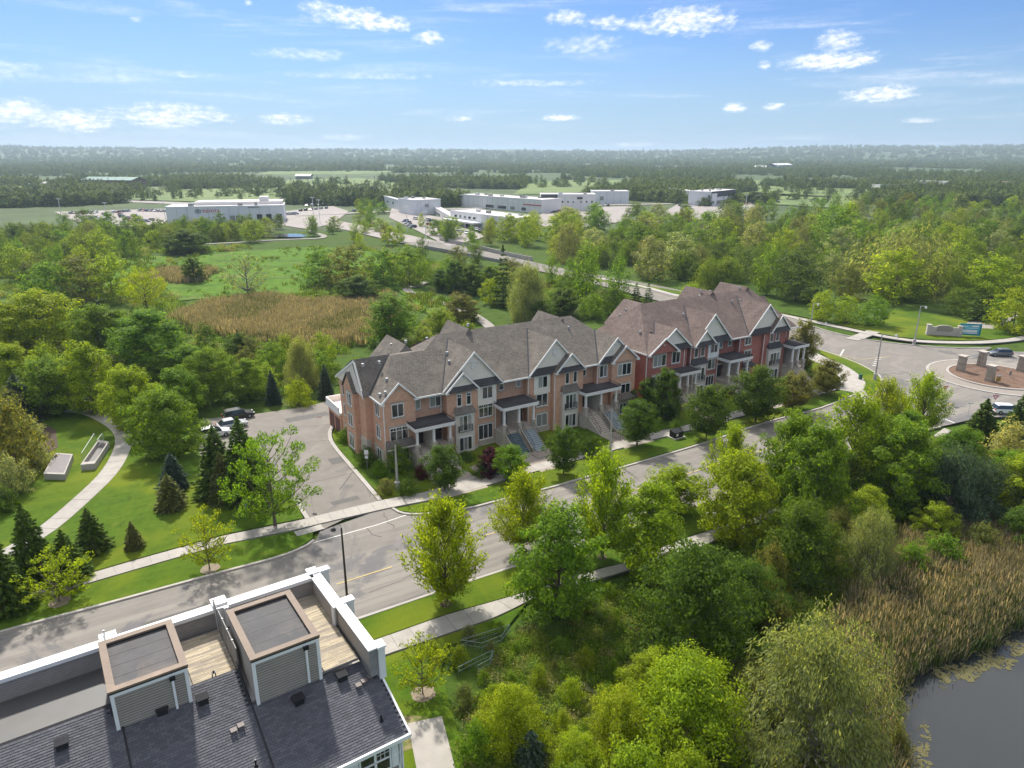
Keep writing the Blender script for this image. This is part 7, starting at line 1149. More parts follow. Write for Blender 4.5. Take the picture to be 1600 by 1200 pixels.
for (x, y, r) in ((-7.6, 42.2, 1.7), (-46.6, 76.5, .0),): 
    if r: disc(x + .2, y + .0, r, LZ + .03, drygrass)

# individual trees of the woods; those nothing tells apart share a label within their wood
WLAB = dict(w1='leafy tree in the big wood beyond the upper road and roundabout', w2='leafy tree in the strip between the brick rows and the upper road', w3='leafy tree in the far left wood beside the bright meadow',
            w4='leafy tree in the band between the park and the tan reed bed', w5='leafy tree in the hedgerow at the back of the bright meadow', w6='leafy tree between the bridge and the far showrooms', w7='leafy tree in the thicket below the roundabout',
            w8='leafy tree on the median of the far road', w9='leafy bush in the bottom thicket', w10='leafy bush in the weeds between the pavement and thicket')
WCAT = dict(wood_a='leafy_tree', wood_b='slim_tree', wood_c='willow_tree', wood_d='sparse_tree', wood_e='conifer_tree')
WCOL = dict(yg=[(.215, .295, .016), (.18, .25, .014)], mg=[(.125, .215, .016)], dg=[(.085, .145, .016), (.08, .13, .035)], sg=[(.17, .20, .085)], bg=[(.07, .11, .06)], ol=[(.150, .175, .040), (.13, .15, .045)], fl=[(.23, .27, .12)])
for i, (x, y, h, colr, w) in enumerate(WOOD):
    k = {'sg': 'wood_c', 'fl': 'wood_a'}.get(colr) or random.choice(['wood_a', 'wood_a', 'wood_a', 'wood_b', 'wood_b', 'wood_e' if (colr == 'dg' and random.random() < .4) else 'wood_a'])
    if random.random() < .03: k = 'wood_d'
    if w in ('w7', 'w9', 'w10'): k = 'lush' if w == 'w7' else 'shrub'
    sd_ = i % 3 if k in ('wood_a', 'wood_b') else i % 2
    if k in ('lush',): sd_ = i % 3
    c, tr, H, W = proto(k, sd_)
    ww = h * random.uniform(.72, 1.15) if k != 'wood_b' else h * random.uniform(.5, .7)
    col_ = random.choice(WCOL[colr])
    lab = {'yg': 'lime ', 'mg': 'mid green ', 'dg': 'dark green ', 'sg': 'grey green ', 'bg': 'blue green ', 'ol': 'olive ', 'fl': 'pale '}[colr] + ({'wood_b': 'slim ', 'wood_e': 'pointed ', 'wood_d': 'half bare '}.get(k, '')) + ('tall ' if h > 11 and k != 'wood_e' else ('low ' if h < 7 else '')) + WLAB[w].replace('leafy tree', 'tree').replace('leafy bush', 'bush')
    nm = WCAT.get(k, 'leafy_tree')
    if math.hypot(x, y) < 230 or w == 'w7':
        plant(k, x, y, h, ww, col_, lab, sd_, name=nm, cat='tree', group=lab.replace(' tree ', ' trees ').replace(' bush ', ' bushes '))
    else:
        o = link(nm, c, None, (x, y, gz(x, y)), (0, 0, random.uniform(0, 6.28))); o.scale = (ww / W, ww / W, h / H); o.color = jitter_col(col_, .15)
        tag(o, lab, 'tree', lab.replace(' tree ', ' trees '))

# ---- scattered masses: points carrying scale, turn and which plant, filled by geometry nodes
def scatter(name, pts, protos, kind='stuff', parent=None):
    """pts rows: x, y, z, turn, scale, index ; protos: list of (mesh, material)"""
    pts = np.array(pts, np.float32); n = len(pts)
    me = bpy.data.meshes.new(name); me.vertices.add(n); me.vertices.foreach_set('co', pts[:, :3].ravel().copy())
    for an, colm, ty in (('turn', 3, 'FLOAT'), ('size', 4, 'FLOAT')): a = me.attributes.new(an, ty, 'POINT'); a.data.foreach_set('value', pts[:, colm].copy())
    a = me.attributes.new('which', 'INT', 'POINT'); a.data.foreach_set('value', pts[:, 5].astype(np.int32))
    o = link(name, me, parent); o['kind'] = kind
    ng = bpy.data.node_groups.new('scatter_' + name, 'GeometryNodeTree'); ng.interface.new_socket('Geometry', in_out='INPUT', socket_type='NodeSocketGeometry'); ng.interface.new_socket('Geometry', in_out='OUTPUT', socket_type='NodeSocketGeometry')
    N, L = ng.nodes, ng.links; gi = N.new('NodeGroupInput'); go = N.new('NodeGroupOutput')
    jn = N.new('GeometryNodeJoinGeometry')
    for (pm, mm) in reversed(protos):
        po = bpy.data.objects.new('plant_form', pm); oi = N.new('GeometryNodeObjectInfo'); oi.inputs['Object'].default_value = po; oi.inputs['As Instance'].default_value = False
        last = oi.outputs['Geometry']
        if mm: sm = N.new('GeometryNodeSetMaterial'); sm.inputs['Material'].default_value = mm; L.new(last, sm.inputs[0]); last = sm.outputs[0]
        g2 = N.new('GeometryNodeGeometryToInstance'); L.new(last, g2.inputs[0]); L.new(g2.outputs[0], jn.inputs[0])
    ip = N.new('GeometryNodeInstanceOnPoints'); L.new(gi.outputs[0], ip.inputs['Points']); L.new(jn.outputs[0], ip.inputs['Instance']); ip.inputs['Pick Instance'].default_value = True
    def na(nm, ty): q = N.new('GeometryNodeInputNamedAttribute'); q.data_type = ty; q.inputs['Name'].default_value = nm; return q.outputs['Attribute']
    L.new(na('which', 'INT'), ip.inputs['Instance Index'])
    cx_ = N.new('ShaderNodeCombineXYZ'); L.new(na('turn', 'FLOAT'), cx_.inputs[2]); L.new(cx_.outputs[0], ip.inputs['Rotation']); L.new(na('size', 'FLOAT'), ip.inputs['Scale'])
    L.new(ip.outputs[0], go.inputs[0]); md = o.modifiers.new('scatter', 'NODES'); md.node_group = ng
    return o
def fill(poly, n, avoid=None, seed=1):
    r = np.random.default_rng(seed); P = np.array(poly); lo, hi = P.min(0), P.max(0); out = np.zeros((0, 2))
    while len(out) < n:
        q = r.uniform(lo, hi, (n * 2, 2)); q = q[in_poly_np(q[:, 0], q[:, 1], poly)]
        if avoid:
            for a in avoid: q = q[~in_poly_np(q[:, 0], q[:, 1], a)]
        if len(q) == 0: break
        out = np.concatenate([out, q])
    return out[:n]
def pts_of(q, zoff=0.0, s=(.7, 1.3), k=1, seed=1, zmin=None):
    r = np.random.default_rng(seed); n = len(q); z = ground_z(q[:, 0], q[:, 1]) + zoff
    if zmin is not None: z = np.maximum(z, zmin)
    return np.stack([q[:, 0], q[:, 1], z, r.uniform(0, 6.28, n), r.uniform(s[0], s[1], n), r.integers(0, k, n)], -1)
def blade_clump(name, n, Rr, H, w, tan=.3, bend=.25, seed=1, mats=None, plume=.0):
    r = np.random.default_rng(seed); V = []; F = []; MI = []
    for i in range(n):
        a = r.uniform(0, 6.28); q = Rr * math.sqrt(r.uniform()); x, y = q * math.cos(a), q * math.sin(a); h = H * r.uniform(.6, 1.1); t = r.uniform(0, 6.28); dx, dy = math.cos(t) * w / 2, math.sin(t) * w / 2
        bx, by = r.normal(size=2) * bend * h * .5; mi = 1 if r.uniform() < tan else 0; b = len(V)
        V += [(x - dx, y - dy, -.1), (x + dx, y + dy, -.1), (x + bx * .35 + dx * .9, y + by * .35 + dy * .9, h * .6), (x + bx * .35 - dx * .9, y + by * .35 - dy * .9, h * .6), (x + bx, y + by, h)]
        F += [(b, b + 1, b + 2, b + 3), (b + 3, b + 2, b + 4)]; MI += [mi, mi]
        if r.uniform() < plume:
            b = len(V); pw = .035; V += [(x + bx - pw, y + by, h * .94), (x + bx + pw, y + by, h * .94), (x + bx * 1.15 + pw, y + by, h * 1.16), (x + bx * 1.2 - pw * .4, y + by, h * 1.2)]; F.append((b, b + 1, b + 2, b + 3)); MI.append(1)
    me = bpy.data.meshes.new(name); me.from_pydata(V, [], F)
    for m in mats: me.materials.append(m)
    me.polygons.foreach_set('material_index', MI); return me
def weed_clump(name, seed, Rr=.9, H=.9, n=260, leaf=.15):
    r = np.random.default_rng(seed); d = unit(r.normal(size=(n, 3))); d[:, 2] = np.abs(d[:, 2]); P = d * r.uniform(.5, 1, (n, 1)) * np.array([Rr, Rr, H]); P += r.normal(size=(n, 3)) * .12
    P[:, 2] = np.maximum(P[:, 2], .03)
    return leaf_cards(name, P, unit(d + np.array([0, 0, .6]) + r.normal(size=(n, 3)) * .5), leaf * r.uniform(.6, 1.4, n), weedleaf, .5)
reedA = [blade_clump('reed_clump', 46, .75, 2.1, .055, .18, .36, s, (reedgreen, reedtan), .2) for s in (1, 2)]
reedB = [blade_clump('reed_clump', 46, .75, 2.1, .055, .50, .36, s, (reedgreen, reedtan), .3) for s in (3, 4)]
reedF = [blade_clump('reed_clump_far', 40, 1.3, 2.3, .14, .66, .3, s, (reedgreen, reedtan), .3) for s in (5, 6)]
reedG = [blade_clump('reed_clump_far', 40, 1.3, 2.2, .17, .25, .3, s, (reedgreen, reedtan), .3) for s in (7, 8)]
grassC = [blade_clump('grass_clump', 30, .5, .75, .06, .2, .5, s, (grassblade, weedleaf)) for s in (9, 10)]
weeds = [weed_clump('weed_clump', s) for s in (1, 2, 3)]
# pond reeds: a belt round the water
pb = [(p[0], p[1]) for p in offs(smooth(POND[:12], 1), 0)]
q = fill([(22, 20), (120, 20), (120, 80), (40, 70), (24, 52)], 30000, seed=11)
dd = dist_poly_np(q[:, 0], q[:, 1], POND); inside = in_poly_np(q[:, 0], q[:, 1], POND)
width = 2.6 + 7.5 * np.clip((q[:, 0] - 30) / 14, 0, 1) + 4 * np.clip((q[:, 1] - 47) / 8, 0, 1)
sel = (~inside & (dd < width)) | (inside & (dd < .25)); q = q[sel]; dd = dd[sel]
rr = np.random.default_rng(3); tanp = (vnoise(q[:, 0], q[:, 1], 6, 3) * .6 + np.clip(dd / 9, 0, 1) * .6) > .70
P = pts_of(q, 0, (.7, 1.15), 2, 5, -1.1); P[:, 5] += np.where(tanp, 2, 0); P[:, 2] = np.minimum(P[:, 2], .0)
scatter('reeds', P, [(m, None) for m in reedA + reedB])
# floating leaves and fallen reeds along the water's edge
q = fill(POND, 9000, seed=12); dd = dist_poly_np(q[:, 0], q[:, 1], POND); q = q[(dd < 2.6) & (vnoise(q[:, 0], q[:, 1], 1.6, 8) > .52)]
P = pts_of(q, 0, (.5, 1.2), 1, 6); P[:, 2] = -.84
mat_l = MB()
for i in range(14):
    a = random.uniform(0, 6.28); d_ = random.uniform(0, .5); x_, y_ = d_ * math.cos(a), d_ * math.sin(a); r_ = random.uniform(.06, .14); mat_l.add([(x_ + r_ * math.cos(k * 1.05), y_ + r_ * math.sin(k * 1.05), .01 + .004 * (i % 3)) for k in range(6)], [(0, 1, 2, 3, 4, 5)])
scatter('floating_leaves', P, [(mat_l.mesh('floating_leaf', mat('floating_leaf', (.12, .11, .04), .7, .3, 4)), None)])
# tan reed bed in the meadow
q = fill(REED_MEADOW, 3600, seed=13) + np.random.default_rng(9).normal(size=(3600, 2)) * 2.2; P = pts_of(q, .3, (.65, 1.1), 2, 7); P[:, 2] = 0; P[:, 5] += np.where(vnoise(q[:, 0], q[:, 1], 14, 21) > .62, 2, 0); scatter('reeds', P, [(m, None) for m in reedF + reedG])
cvp = [[(-128, 262), (-108, 262), (-104, 236), (-126, 232)], [(-150, 190), (-132, 190), (-128, 172), (-150, 168)]]
for i, p_ in enumerate(cvp):
    q = fill(p_, 350, seed=14 + i); P = pts_of(q, .3, (.7, 1.1), 2, 7); P[:, 2] = 0; scatter('reeds', P, [(m, None) for m in reedF])
# weeds and undergrowth of the near thicket
under = [(-2, 50), (1, 54), (9, 59.5), (22, 68), (40, 80), (60, 94), (75, 104), (100, 104), (130, 90), (120, 62), (60, 62), (38, 58), (28, 48), (27, 20), (-4, 20), (-4.5, 34)]
q = fill(under, 24000, [POND], seed=15); d_ = vnoise(q[:, 0], q[:, 1], 4.2, 31); q = q[d_ > .10]
P = pts_of(q, .0, (.35, 1.2), 5, 8); scatter('undergrowth', P, [(m, None) for m in weeds + grassC])
# rough grass and bushes in the wide meadow
mead = [(-170, 150), (-60, 112), (-28, 125), (20, 165), (40, 205), (-30, 290), (-70, 330), (-150, 340), (-230, 300)]
q = fill(mead, 5200, [REED_MEADOW, STREET, DRIVE] + MEADOW_BRIGHT, seed=16); q = q[(vnoise(q[:, 0], q[:, 1], 16, 33) > .42)]
pth = np.array([(p.x, p.y) for p in resample(smooth(MEADOW_PATH), 2)]); dm = np.min(np.hypot(q[:, None, 0] - pth[None, :, 0], q[:, None, 1] - pth[None, :, 1]), 1); q = q[dm > 3.6]
P = pts_of(q, .3, (.9, 2.4), 5, 9); P[:, 2] = -.2; scatter('undergrowth', P, [(m, None) for m in weeds + grassC])
q = np.concatenate([fill(p_, 500, seed=17 + i) for i, p_ in enumerate(MEADOW_BRIGHT)]); q = q[vnoise(q[:, 0], q[:, 1], 10, 35) > .45]; P = pts_of(q, .3, (.8, 2.0), 2, 10); P[:, 2] = -.1; scatter('meadow_grass', P, [(m, None) for m in grassC])
# woodland beyond the individually built trees
wa, wb, wc, wd, we = (proto('wood_a', 0)[0], proto('wood_b', 0)[0], proto('wood_c', 0)[0], proto('wood_d', 0)[0], proto('wood_e', 0)[0])
woodP = [(wa, woodleaf), (proto('wood_a', 1)[0], woodleaf), (wb, woodleaf), (wc, woodleaf), (wa, woodleaf)]
regions = [([(60, 230), (120, 200), (200, 190), (330, 240), (420, 330), (300, 380), (180, 400), (90, 380), (40, 330), (20, 290)], 900, 40),
           ([(-190, 150), (-120, 150), (-90, 118), (-120, 112), (-190, 120)], 70, 41), ([(-300, 300), (-150, 330), (-130, 420), (-200, 370), (-330, 330)], 260, 42), ([(-330, 200), (-170, 190), (-165, 300), (-330, 330)], 320, 43),
           ([(150, 170), (260, 160), (260, 230), (170, 205)], 160, 44)]
allp = []
taken = np.array([(w[0], w[1]) for w in WOOD] + [(t[0], t[1]) for t in TREES])
for poly, n, sd_ in regions:
    q = fill(poly, n, LOT_FAR + [upper], seed=sd_); dm = np.min(np.hypot(q[:, None, 0] - taken[None, :, 0], q[:, None, 1] - taken[None, :, 1]), 1); q = q[dm > 5]
    allp.append(pts_of(q, 0, (.55, 1.05), 4, sd_))
scatter('woodland', np.concatenate(allp), woodP)
# far belts of trees, out to the hills
farform = [make_crown('lush', 5.5, 11, .3, 18, 620, 1.5, 91, near=False, clump=2.2)[0], make_crown('shrub', 8.5, 8, .2, 18, 620, 1.6, 92, near=False, clump=2.2)[0], make_crown('poplar', 3.2, 13, .3, 16, 420, 1.4, 93, near=False, clump=1.4)[0],
           make_conifer(3.2, 13, 9, 8, 520, 1.5, 94, near=False)[0]]
r = np.random.default_rng(55); n = 52000
vv = 248 + (322 - 248) * r.uniform(0, 1, n) ** 1.15; dist = 41 * 1110 / (vv - 240) / .95; azz = np.radians(r.uniform(-43, 43, n)); X = dist * np.tan(azz); Y = dist
dens = vnoise(X, Y, 260, 61) * .55 + vnoise(X, Y, 90, 62) * .3 + vnoise(X, Y * .35, 420, 63) * .3 + .12 * np.clip((dist - 1300) / 1500, 0, 1)
ok = (dens > .545 - .05 * np.clip((dist - 1500) / 1500, 0, 1)) & (dist > 430)
for p_ in FIELDS + LOT_FAR: ok &= ~in_poly_np(X, Y, [(a * 1.0, b) for a, b in p_]) | (r.uniform(size=n) < .05)
cl = np.array([(p.x, p.y) for p in resample([(-46, 352), (-76, 398), (-108, 446), (-150, 505), (-205, 575), (-290, 640), (-420, 690)], 12)])
dm = np.min(np.hypot(X[:, None] - cl[None, :, 0], Y[:, None] - cl[None, :, 1]), 1); ok &= dm > 15
for bx in [(-215, -135, 380, 480), (-100, -50, 455, 545), (-60, 20, 360, 440), (-50, 40, 420, 560), (10, 120, 440, 620), (180, 290, 480, 620), (-330, -120, 425, 500), (40, 320, 395, 440)]:
    ok &= ~((X > bx[0]) & (X < bx[1]) & (Y > bx[2]) & (Y < bx[3]))
X, Y, dist = X[ok], Y[ok], dist[ok]; q = np.stack([X, Y], -1); P = pts_of(q, -.3, (.6, 1.15), 3, 70)
con = vnoise(X, Y, 180, 64) > .6; P[:, 5] = np.where(con & (r.uniform(size=len(X)) < .6), 3, P[:, 5]); P[:, 5] = np.where((dist > 2000) & (r.uniform(size=len(X)) < .6), 1, P[:, 5]); P[:, 4] *= .9 + np.clip((dist - 1500) / 3000, 0, .9)
scatter('woodland', P, [(m, farleaf) for m in farform])
print('far trees', len(X))
# ------------------------------------------------------------------ street furniture
def lamp(x, y, h, kind, label):
    o = thing('street_lamp', label, 'lamp', (x, y, .05), 0, 'street lamps')
    if kind == 'dark':
        MB().tube((0, 0, 0), (0, 0, h), .13, .075, 10).build('pole', darkbrown, o); MB().box(-.2, .2, -.2, .2, 0, .25).build('base', darkbrown, o)
        mb = MB()
        for i in range(6):
            a0, a1 = math.pi * i / 6, math.pi * (i + 1) / 6; mb.tube((-.35 + .35 * math.cos(a0), 0, h + .35 * math.sin(a0)), (-.35 + .35 * math.cos(a1), 0, h + .35 * math.sin(a1)), .022, seg=6)
        mb.build('arm', darkbrown, o)
        hd = MB().tube((-.72, 0, h - .02), (-.72, 0, h - .22), .10, .26, 10).tube((-.72, 0, h - .22), (-.72, 0, h - .28), .26, .24, 10).build('lamp_head', darkbrown, o); MB().tube((-.72, 0, h - .28), (-.72, 0, h - .5), .2, .12, 10).build('lamp_globe', lampglass, hd); return o
    MB().tube((0, 0, 1.3), (0, 0, h), .17, .09, 8).build('pole', polec, o)
    b = MB().tube((0, 0, 0), (0, 0, 1.2), .36, .32, 8).tube((0, 0, 1.2), (0, 0, 1.35), .38, .22, 8).build('base', polec, o); MB().box(-.12, .12, -.375, -.30, .5, .9).build('access_plate', galv, b)
    if kind == 'spire':
        MB().tube((0, 0, h), (0, 0, h + .25), .09, .01, 8).build('finial', polec, o); return o
    L = 2.6 if kind == 'arm' else 1.2; ax = 1 if kind == 'arm' else .9
    MB().tube((0, 0, h - .25), (L * .5 * ax, -.1, h - .02), .05, .045, 6).tube((L * .5 * ax, -.1, h - .02), (L * ax, -.2, h - .12), .045, .04, 6).build('arm', galv, o)
    hd = MB().tube((L * ax, -.2, h - .05), (L * ax, -.2, h - .25), .12, .3, 10).build('lamp_head', galv, o); MB().tube((L * ax, -.2, h - .25), (L * ax, -.2, h - .6), .27, .16, 10).build('lamp_globe', lampglass, hd)
    return o
LL = ['thick based pale lamp post in the corner garden of the brown row', 'tapered pale lamp post on the verge before the blue stairs', 'lamp post with long arm on the grass tip at the roundabout', 'lamp post beside the stone wall sign across the upper road', 'far lamp post behind the end of the red row', 'dark slender lamp post by the white parapet corner']
for (x, y, h, k), l in zip(LAMPS, LL): lamp(x, y, h, k, l)

def post_sign(x, y, h, label, cat, board, bm, extra=None, rz=0, name='sign_post', pm=None):
    o = thing(name, label, cat, (x, y, .1), rz); MB().tube((0, 0, 0), (0, 0, h), .022, seg=6).build('post', pm or galv, o)
    mb = MB(); mb.slab([(p[0], -.06, p[1]) for p in board], 0, d=(0, .025, 0)); b = mb.build('sign_board', bm, o)
    if extra:
        for pts, m, dy in extra: MB().slab([(p[0], -.06 - dy, p[1]) for p in pts], 0, d=(0, .006, 0)).build('sign_marking', m, b)
    return o
sq = lambda w, z0, z1, x=0: [(x - w, z0), (x + w, z0), (x + w, z1), (x - w, z1)]
o = post_sign(-19.6, 88.0, 3.0, 'post with two small white signs at the curved driveway kerb', 'sign', sq(.28, 2.4, 3.05), signw); MB().slab([(p[0], -.065, p[1]) for p in sq(.22, 1.8, 2.25)], 0, d=(0, .025, 0)).build('sign_board', signw, o)
post_sign(56.2, 107.9, 2.9, 'tall grey notice board post on the verge near the crossing', 'sign', sq(.38, 1.9, 3.2), signgrey)
tri = lambda r, z: [(0, z - r), (r * .95, z + r * .65), (-r * .95, z + r * .65)]
post_sign(74.4, 115.8, 2.6, 'red and white yield sign on the splitter paint near the lone maple', 'sign', tri(.62, 2.6), signred, [(tri(.34, 2.62), signw, .006)], rz=.3, name='yield_sign')
post_sign(80.2, 111.4, 2.4, 'second yield sign beside the white car behind the spruces', 'sign', tri(.5, 2.5), signred, [(tri(.27, 2.5), signw, .006)], rz=-.2, name='yield_sign')
post_sign(74.6, 109.0, 2.3, 'thin post with a pale plate at the pavement corner left of the spruces', 'sign', sq(.42, 2.2, 2.4), signw)
post_sign(94.9, 128.4 + .9, 1.5, 'small grey sign on a post standing behind the right stone pillar', 'sign', sq(.22, .7, 1.5), signgrey, name='sign_post')
post_sign(90.9, 126.6, 1.5, 'yellow and black checkered board below a white plate on the mulch island', 'sign', sq(.55, .35, 1.35), checky,
          [([(-.55 + .22 * i, .35 + .2 * j), (-.55 + .22 * (i + 1), .35 + .2 * j), (-.55 + .22 * (i + 1), .55 + .2 * j), (-.55 + .22 * i, .55 + .2 * j)], inddark, .006) for i in range(5) for j in range(5) if (i + j) % 2 == 0] + [(sq(.5, 1.38, 1.62), signw, .006)], rz=.25, name='checker_sign')
post_sign(117.5, 166.5, 2.3, 'small grey sign at the gravel path entry', 'sign', sq(.3, 1.6, 2.2), signgrey)
post_sign(76.6, 169.5, 1.8, 'small pale sign near the far street lamp', 'sign', sq(.25, 1.2, 1.8), signw)
post_sign(-31.7, 75.8, 1.9, 'blue green waste bag post beside the honey locust', 'sign', sq(.22, .8, 1.7), mat('blue_green_plate', (.12, .25, .27), .5))
post_sign(-24.3, 77.6, 2.2, 'small white sign on the concrete strip at the driveway', 'sign', sq(.26, 1.5, 2.1), signw)

def simple(name, label, cat, mb, m, loc, rz=0): o = mb.build(name, m, None, loc, (0, 0, rz)); return tag(o, label, cat)
ub = thing('utility_box', 'black utility transformer box on a concrete pad in the verge', 'utility box', (24.9, 100.0, .12), ROWRZ)
MB().box(-1.1, 1.1, -.9, .9, 0, .12).build('concrete_pad', concrete2, ub); c = MB().box(-.85, .85, -.6, .6, .12, 1.0).build('cabinet', black, ub); MB().slab([(-.88, -.65, .98), (.88, -.65, .98), (.88, .62, 1.16), (-.88, .62, 1.16)], .08).build('lid', black, ub); MB().box(-.6, -.2, -.63, -.6, .4, .8).build('warning_label', signw, c)
gb = thing('utility_pedestal', 'small dark green utility pedestal on the grass tip by the long arm lamp', 'utility box', (66.3, 129.0, .1)); MB().box(-.25, .25, -.25, .25, 0, .9).build('cabinet', mat('dark_green_paint', (.02, .10, .06), .5), gb); MB().box(-.28, .28, -.28, .28, .9, .96).build('lid', mat('dark_green_paint', (.02, .10, .06)), gb)
struct(poly_sheet('concrete_pad', [(22.9, 76.0), (24.6, 77.1), (25.2, 76.1), (23.5, 75.0)], .14, concrete2)); struct(poly_sheet('concrete_pad', [(-24.8, 71.6), (-22.2, 73.3), (-21.5, 72.3), (-24.1, 70.6)], .135, concrete2))
def grate(x, y, label):
    o = thing('drain_grate', label, 'drain', (x, y, .03), ROWRZ); MB().box(-.42, .42, -.3, .3, 0, .01).build('frame', mat('rusty_iron', (.14, .06, .045), .7), o)
    for i in range(5): MB().box(-.34 + i * .15, -.27 + i * .15, -.24, .24, .011, .018).build('bar', black, o)
grate(-15.9, 80.6, 'rusty drain grate at the driveway kerb by the pavement'); grate(8.6, 81.4, 'left of two drain grates at the far kerb'); grate(9.8, 82.1, 'right of two drain grates at the far kerb'); grate(-31.5, 108.8, 'drain grate in the middle of the parking lot')
bn = thing('waste_bin', 'white bin beside the top of the curving park path', 'bin', (-69.6, 111.5, .13)); MB().tube((0, 0, 0), (0, 0, 1.0), .38, .42, 12).build('bin_body', gwhite, bn); MB().tube((0, 0, 1.0), (0, 0, 1.25), .46, .3, 12).build('lid', inddark, bn)
bo = thing('bollard', 'dark bollard light on the grass by the park path bend', 'bollard', (-61.5, 106.0, .13)); MB().tube((0, 0, 0), (0, 0, 1.25), .16, .16, 10).build('post', black, bo); MB().tube((0, 0, 1.25), (0, 0, 1.4), .22, .2, 10).build('cap', black, bo)

# park: low concrete platform and the sunken ramp with rails
def quad_frame(P, pts, z0, z1, w, m, nm, zi, mi, nmi):
    c = Vector((sum(p[0] for p in pts) / 4, sum(p[1] for p in pts) / 4)); n = len(pts)
    inn = [tuple(c + (Vector(p) - c) * (1 - w)) for p in pts]
    for i in range(n): j = (i + 1) % n; MB().slab([(pts[i][0], pts[i][1], z1), (pts[j][0], pts[j][1], z1), (inn[j][0], inn[j][1], z1), (inn[i][0], inn[i][1], z1)], z1 - z0).build(nm, m, P)
    MB().slab([(p[0], p[1], zi) for p in inn], .1).build(nmi, mi, P)
pl = thing('concrete_platform', 'low concrete framed platform on the park lawn', 'platform', (-61.5, 88.5, .13))
quad_frame(pl, [(-.1, -3.3), (2.8, -3.5), (0, 3.1), (-2.8, 3.6)], 0, .85, .13, concrete2, 'concrete_wall', .82, mat('grey_fill', (.24, .22, .22), .9), 'slab_fill')
rp = thing('concrete_ramp', 'sunken concrete ramp with steel rails beside the park path', 'ramp', (-58.3, 92.0, .13))
quad_frame(rp, [(0, -4.1), (1.7, -3.7), (-.5, 4.0), (-2.5, 4.8)], 0, .9, .2, concrete2, 'concrete_wall', .25, concd, 'ramp_floor')
railing(rp, [(-.9, -2.0, .1), (-3.2, 5.2, .1)], 1.6, .5, galv); railing(rp, [(-.9, 2.0, .9), (-1.6, 4.6, .9)], 1.1, .4, galv)
struct(ribbon_mb([(-63.0, 99.2), (-57.0, 97.8), (-55.5, 97.8)] if False else [(-57.6, 97.8), (-55.0, 97.6)], -.8, .8, .1, .19).build('path', concrete))
# mulch edge of the park bed
struct(poly_sheet('planting_bed', [(-85, 60), (-72, 72), (-68.5, 79), (-67, 88), (-66.4, 96), (-71, 103), (-78, 108), (-100, 108), (-110, 70)], .16, mulch))

# roundabout: stone pillars with iron fence
def pillar(x, y, label, h=2.9, rz=.5):
    o = thing('stone_pillar', label, 'pillar', (x, y, .22), rz, 'stone pillars of the roundabout island'); n = 7; hh = h / n
    for i in range(n):
        w = .62 - .012 * i; k = random.uniform(-.02, .03); s = .02 if i % 2 else -.03
        MB().box(-w + k, s - .015, -w, w, i * hh + .01, (i + 1) * hh).build('stone', stone, o); MB().box(s + .015, w + k, -w, w, i * hh + .01, (i + 1) * hh).build('stone', stone, o)
    MB().box(-.76, .76, -.76, .76, h, h + .22).build('cap_stone', stairc, o)
pillar(88.6, 134.3, 'stone pillar at the left of the mulch island by the iron fence'); pillar(94.6, 137.5, 'back stone pillar of the mulch island with the iron fence'); pillar(90.0, 127.6, 'front stone pillar of the mulch island by the checkered board'); pillar(100.3, 134.0, 'right back stone pillar of the mulch island'); pillar(97.6, 124.6, 'right front stone pillar of the mulch island at the frame edge')
o = thing('iron_fence', 'black iron fence panel between two stone pillars on the island', 'fence', (88.6, 134.3, .3)); railing(o, [(.7, .4, .1), (5.3, 2.8, .1)], 1.9, .3, name='fence_panel')
# stone wall sign and the teal billboard
sw = thing('stone_wall_sign', 'low stone entry wall with raised centre beyond the upper road', 'wall', (102.0, 163.4, .1), -.25)
MB().box(-2.9, 2.9, -.25, .25, 0, 2.0).build('wall', stone_b, sw)
ar = [(1.7 * math.cos(math.pi * i / 10), 2.0 + .45 * math.sin(math.pi * i / 10)) for i in range(11)]; MB().slab([(a, -.3, b) for a, b in ar] + [(-1.7, -.3, 1.0), (1.7, -.3, 1.0)], 0, d=(0, .6, 0)).build('sign_panel', mat('carved_stone', (.30, .27, .22), .9, .15, 3), sw)
for x in (-3.3, 3.3): MB().box(x - .45, x + .45, -.45, .45, 0, 2.3).build('stone_pier', stone_b, sw); MB().box(x - .52, x + .52, -.52, .52, 2.3, 2.5).build('cap_stone', stairc, sw)
bb = thing('billboard', 'teal billboard with white and light blue lettering beside the stone wall', 'sign', (107.6, 162.6, .1), -.2)
for x in (-1.9, 1.9): MB().box(x - .08, x + .08, 0, .16, 0, 2.6).build('post', galv, bb)
b_ = MB().box(-2.3, 2.3, -.1, 0, .25, 3.0).build('board', teal, bb); MB().box(-1.95, 1.95, -.115, -.1, .55, 2.75).build('sign_panel', mat('pale_teal', (.08, .34, .42), .5), b_)
for i, (x0, x1, z0, z1, m) in enumerate([(-1.6, -.5, 2.2, 2.5, tealtxt), (-.3, .1, 2.3, 2.55, tealtxt), (.2, 1.7, 2.25, 2.6, signw), (-1.2, 1.6, 1.85, 2.05, tealtxt), (-1.8, 1.5, .95, 1.55, signw), (-1.5, 1.6, .65, .8, signw)]): MB().box(x0, x1, -.125, -.116, z0, z1).build('sign_marking', m, b_)

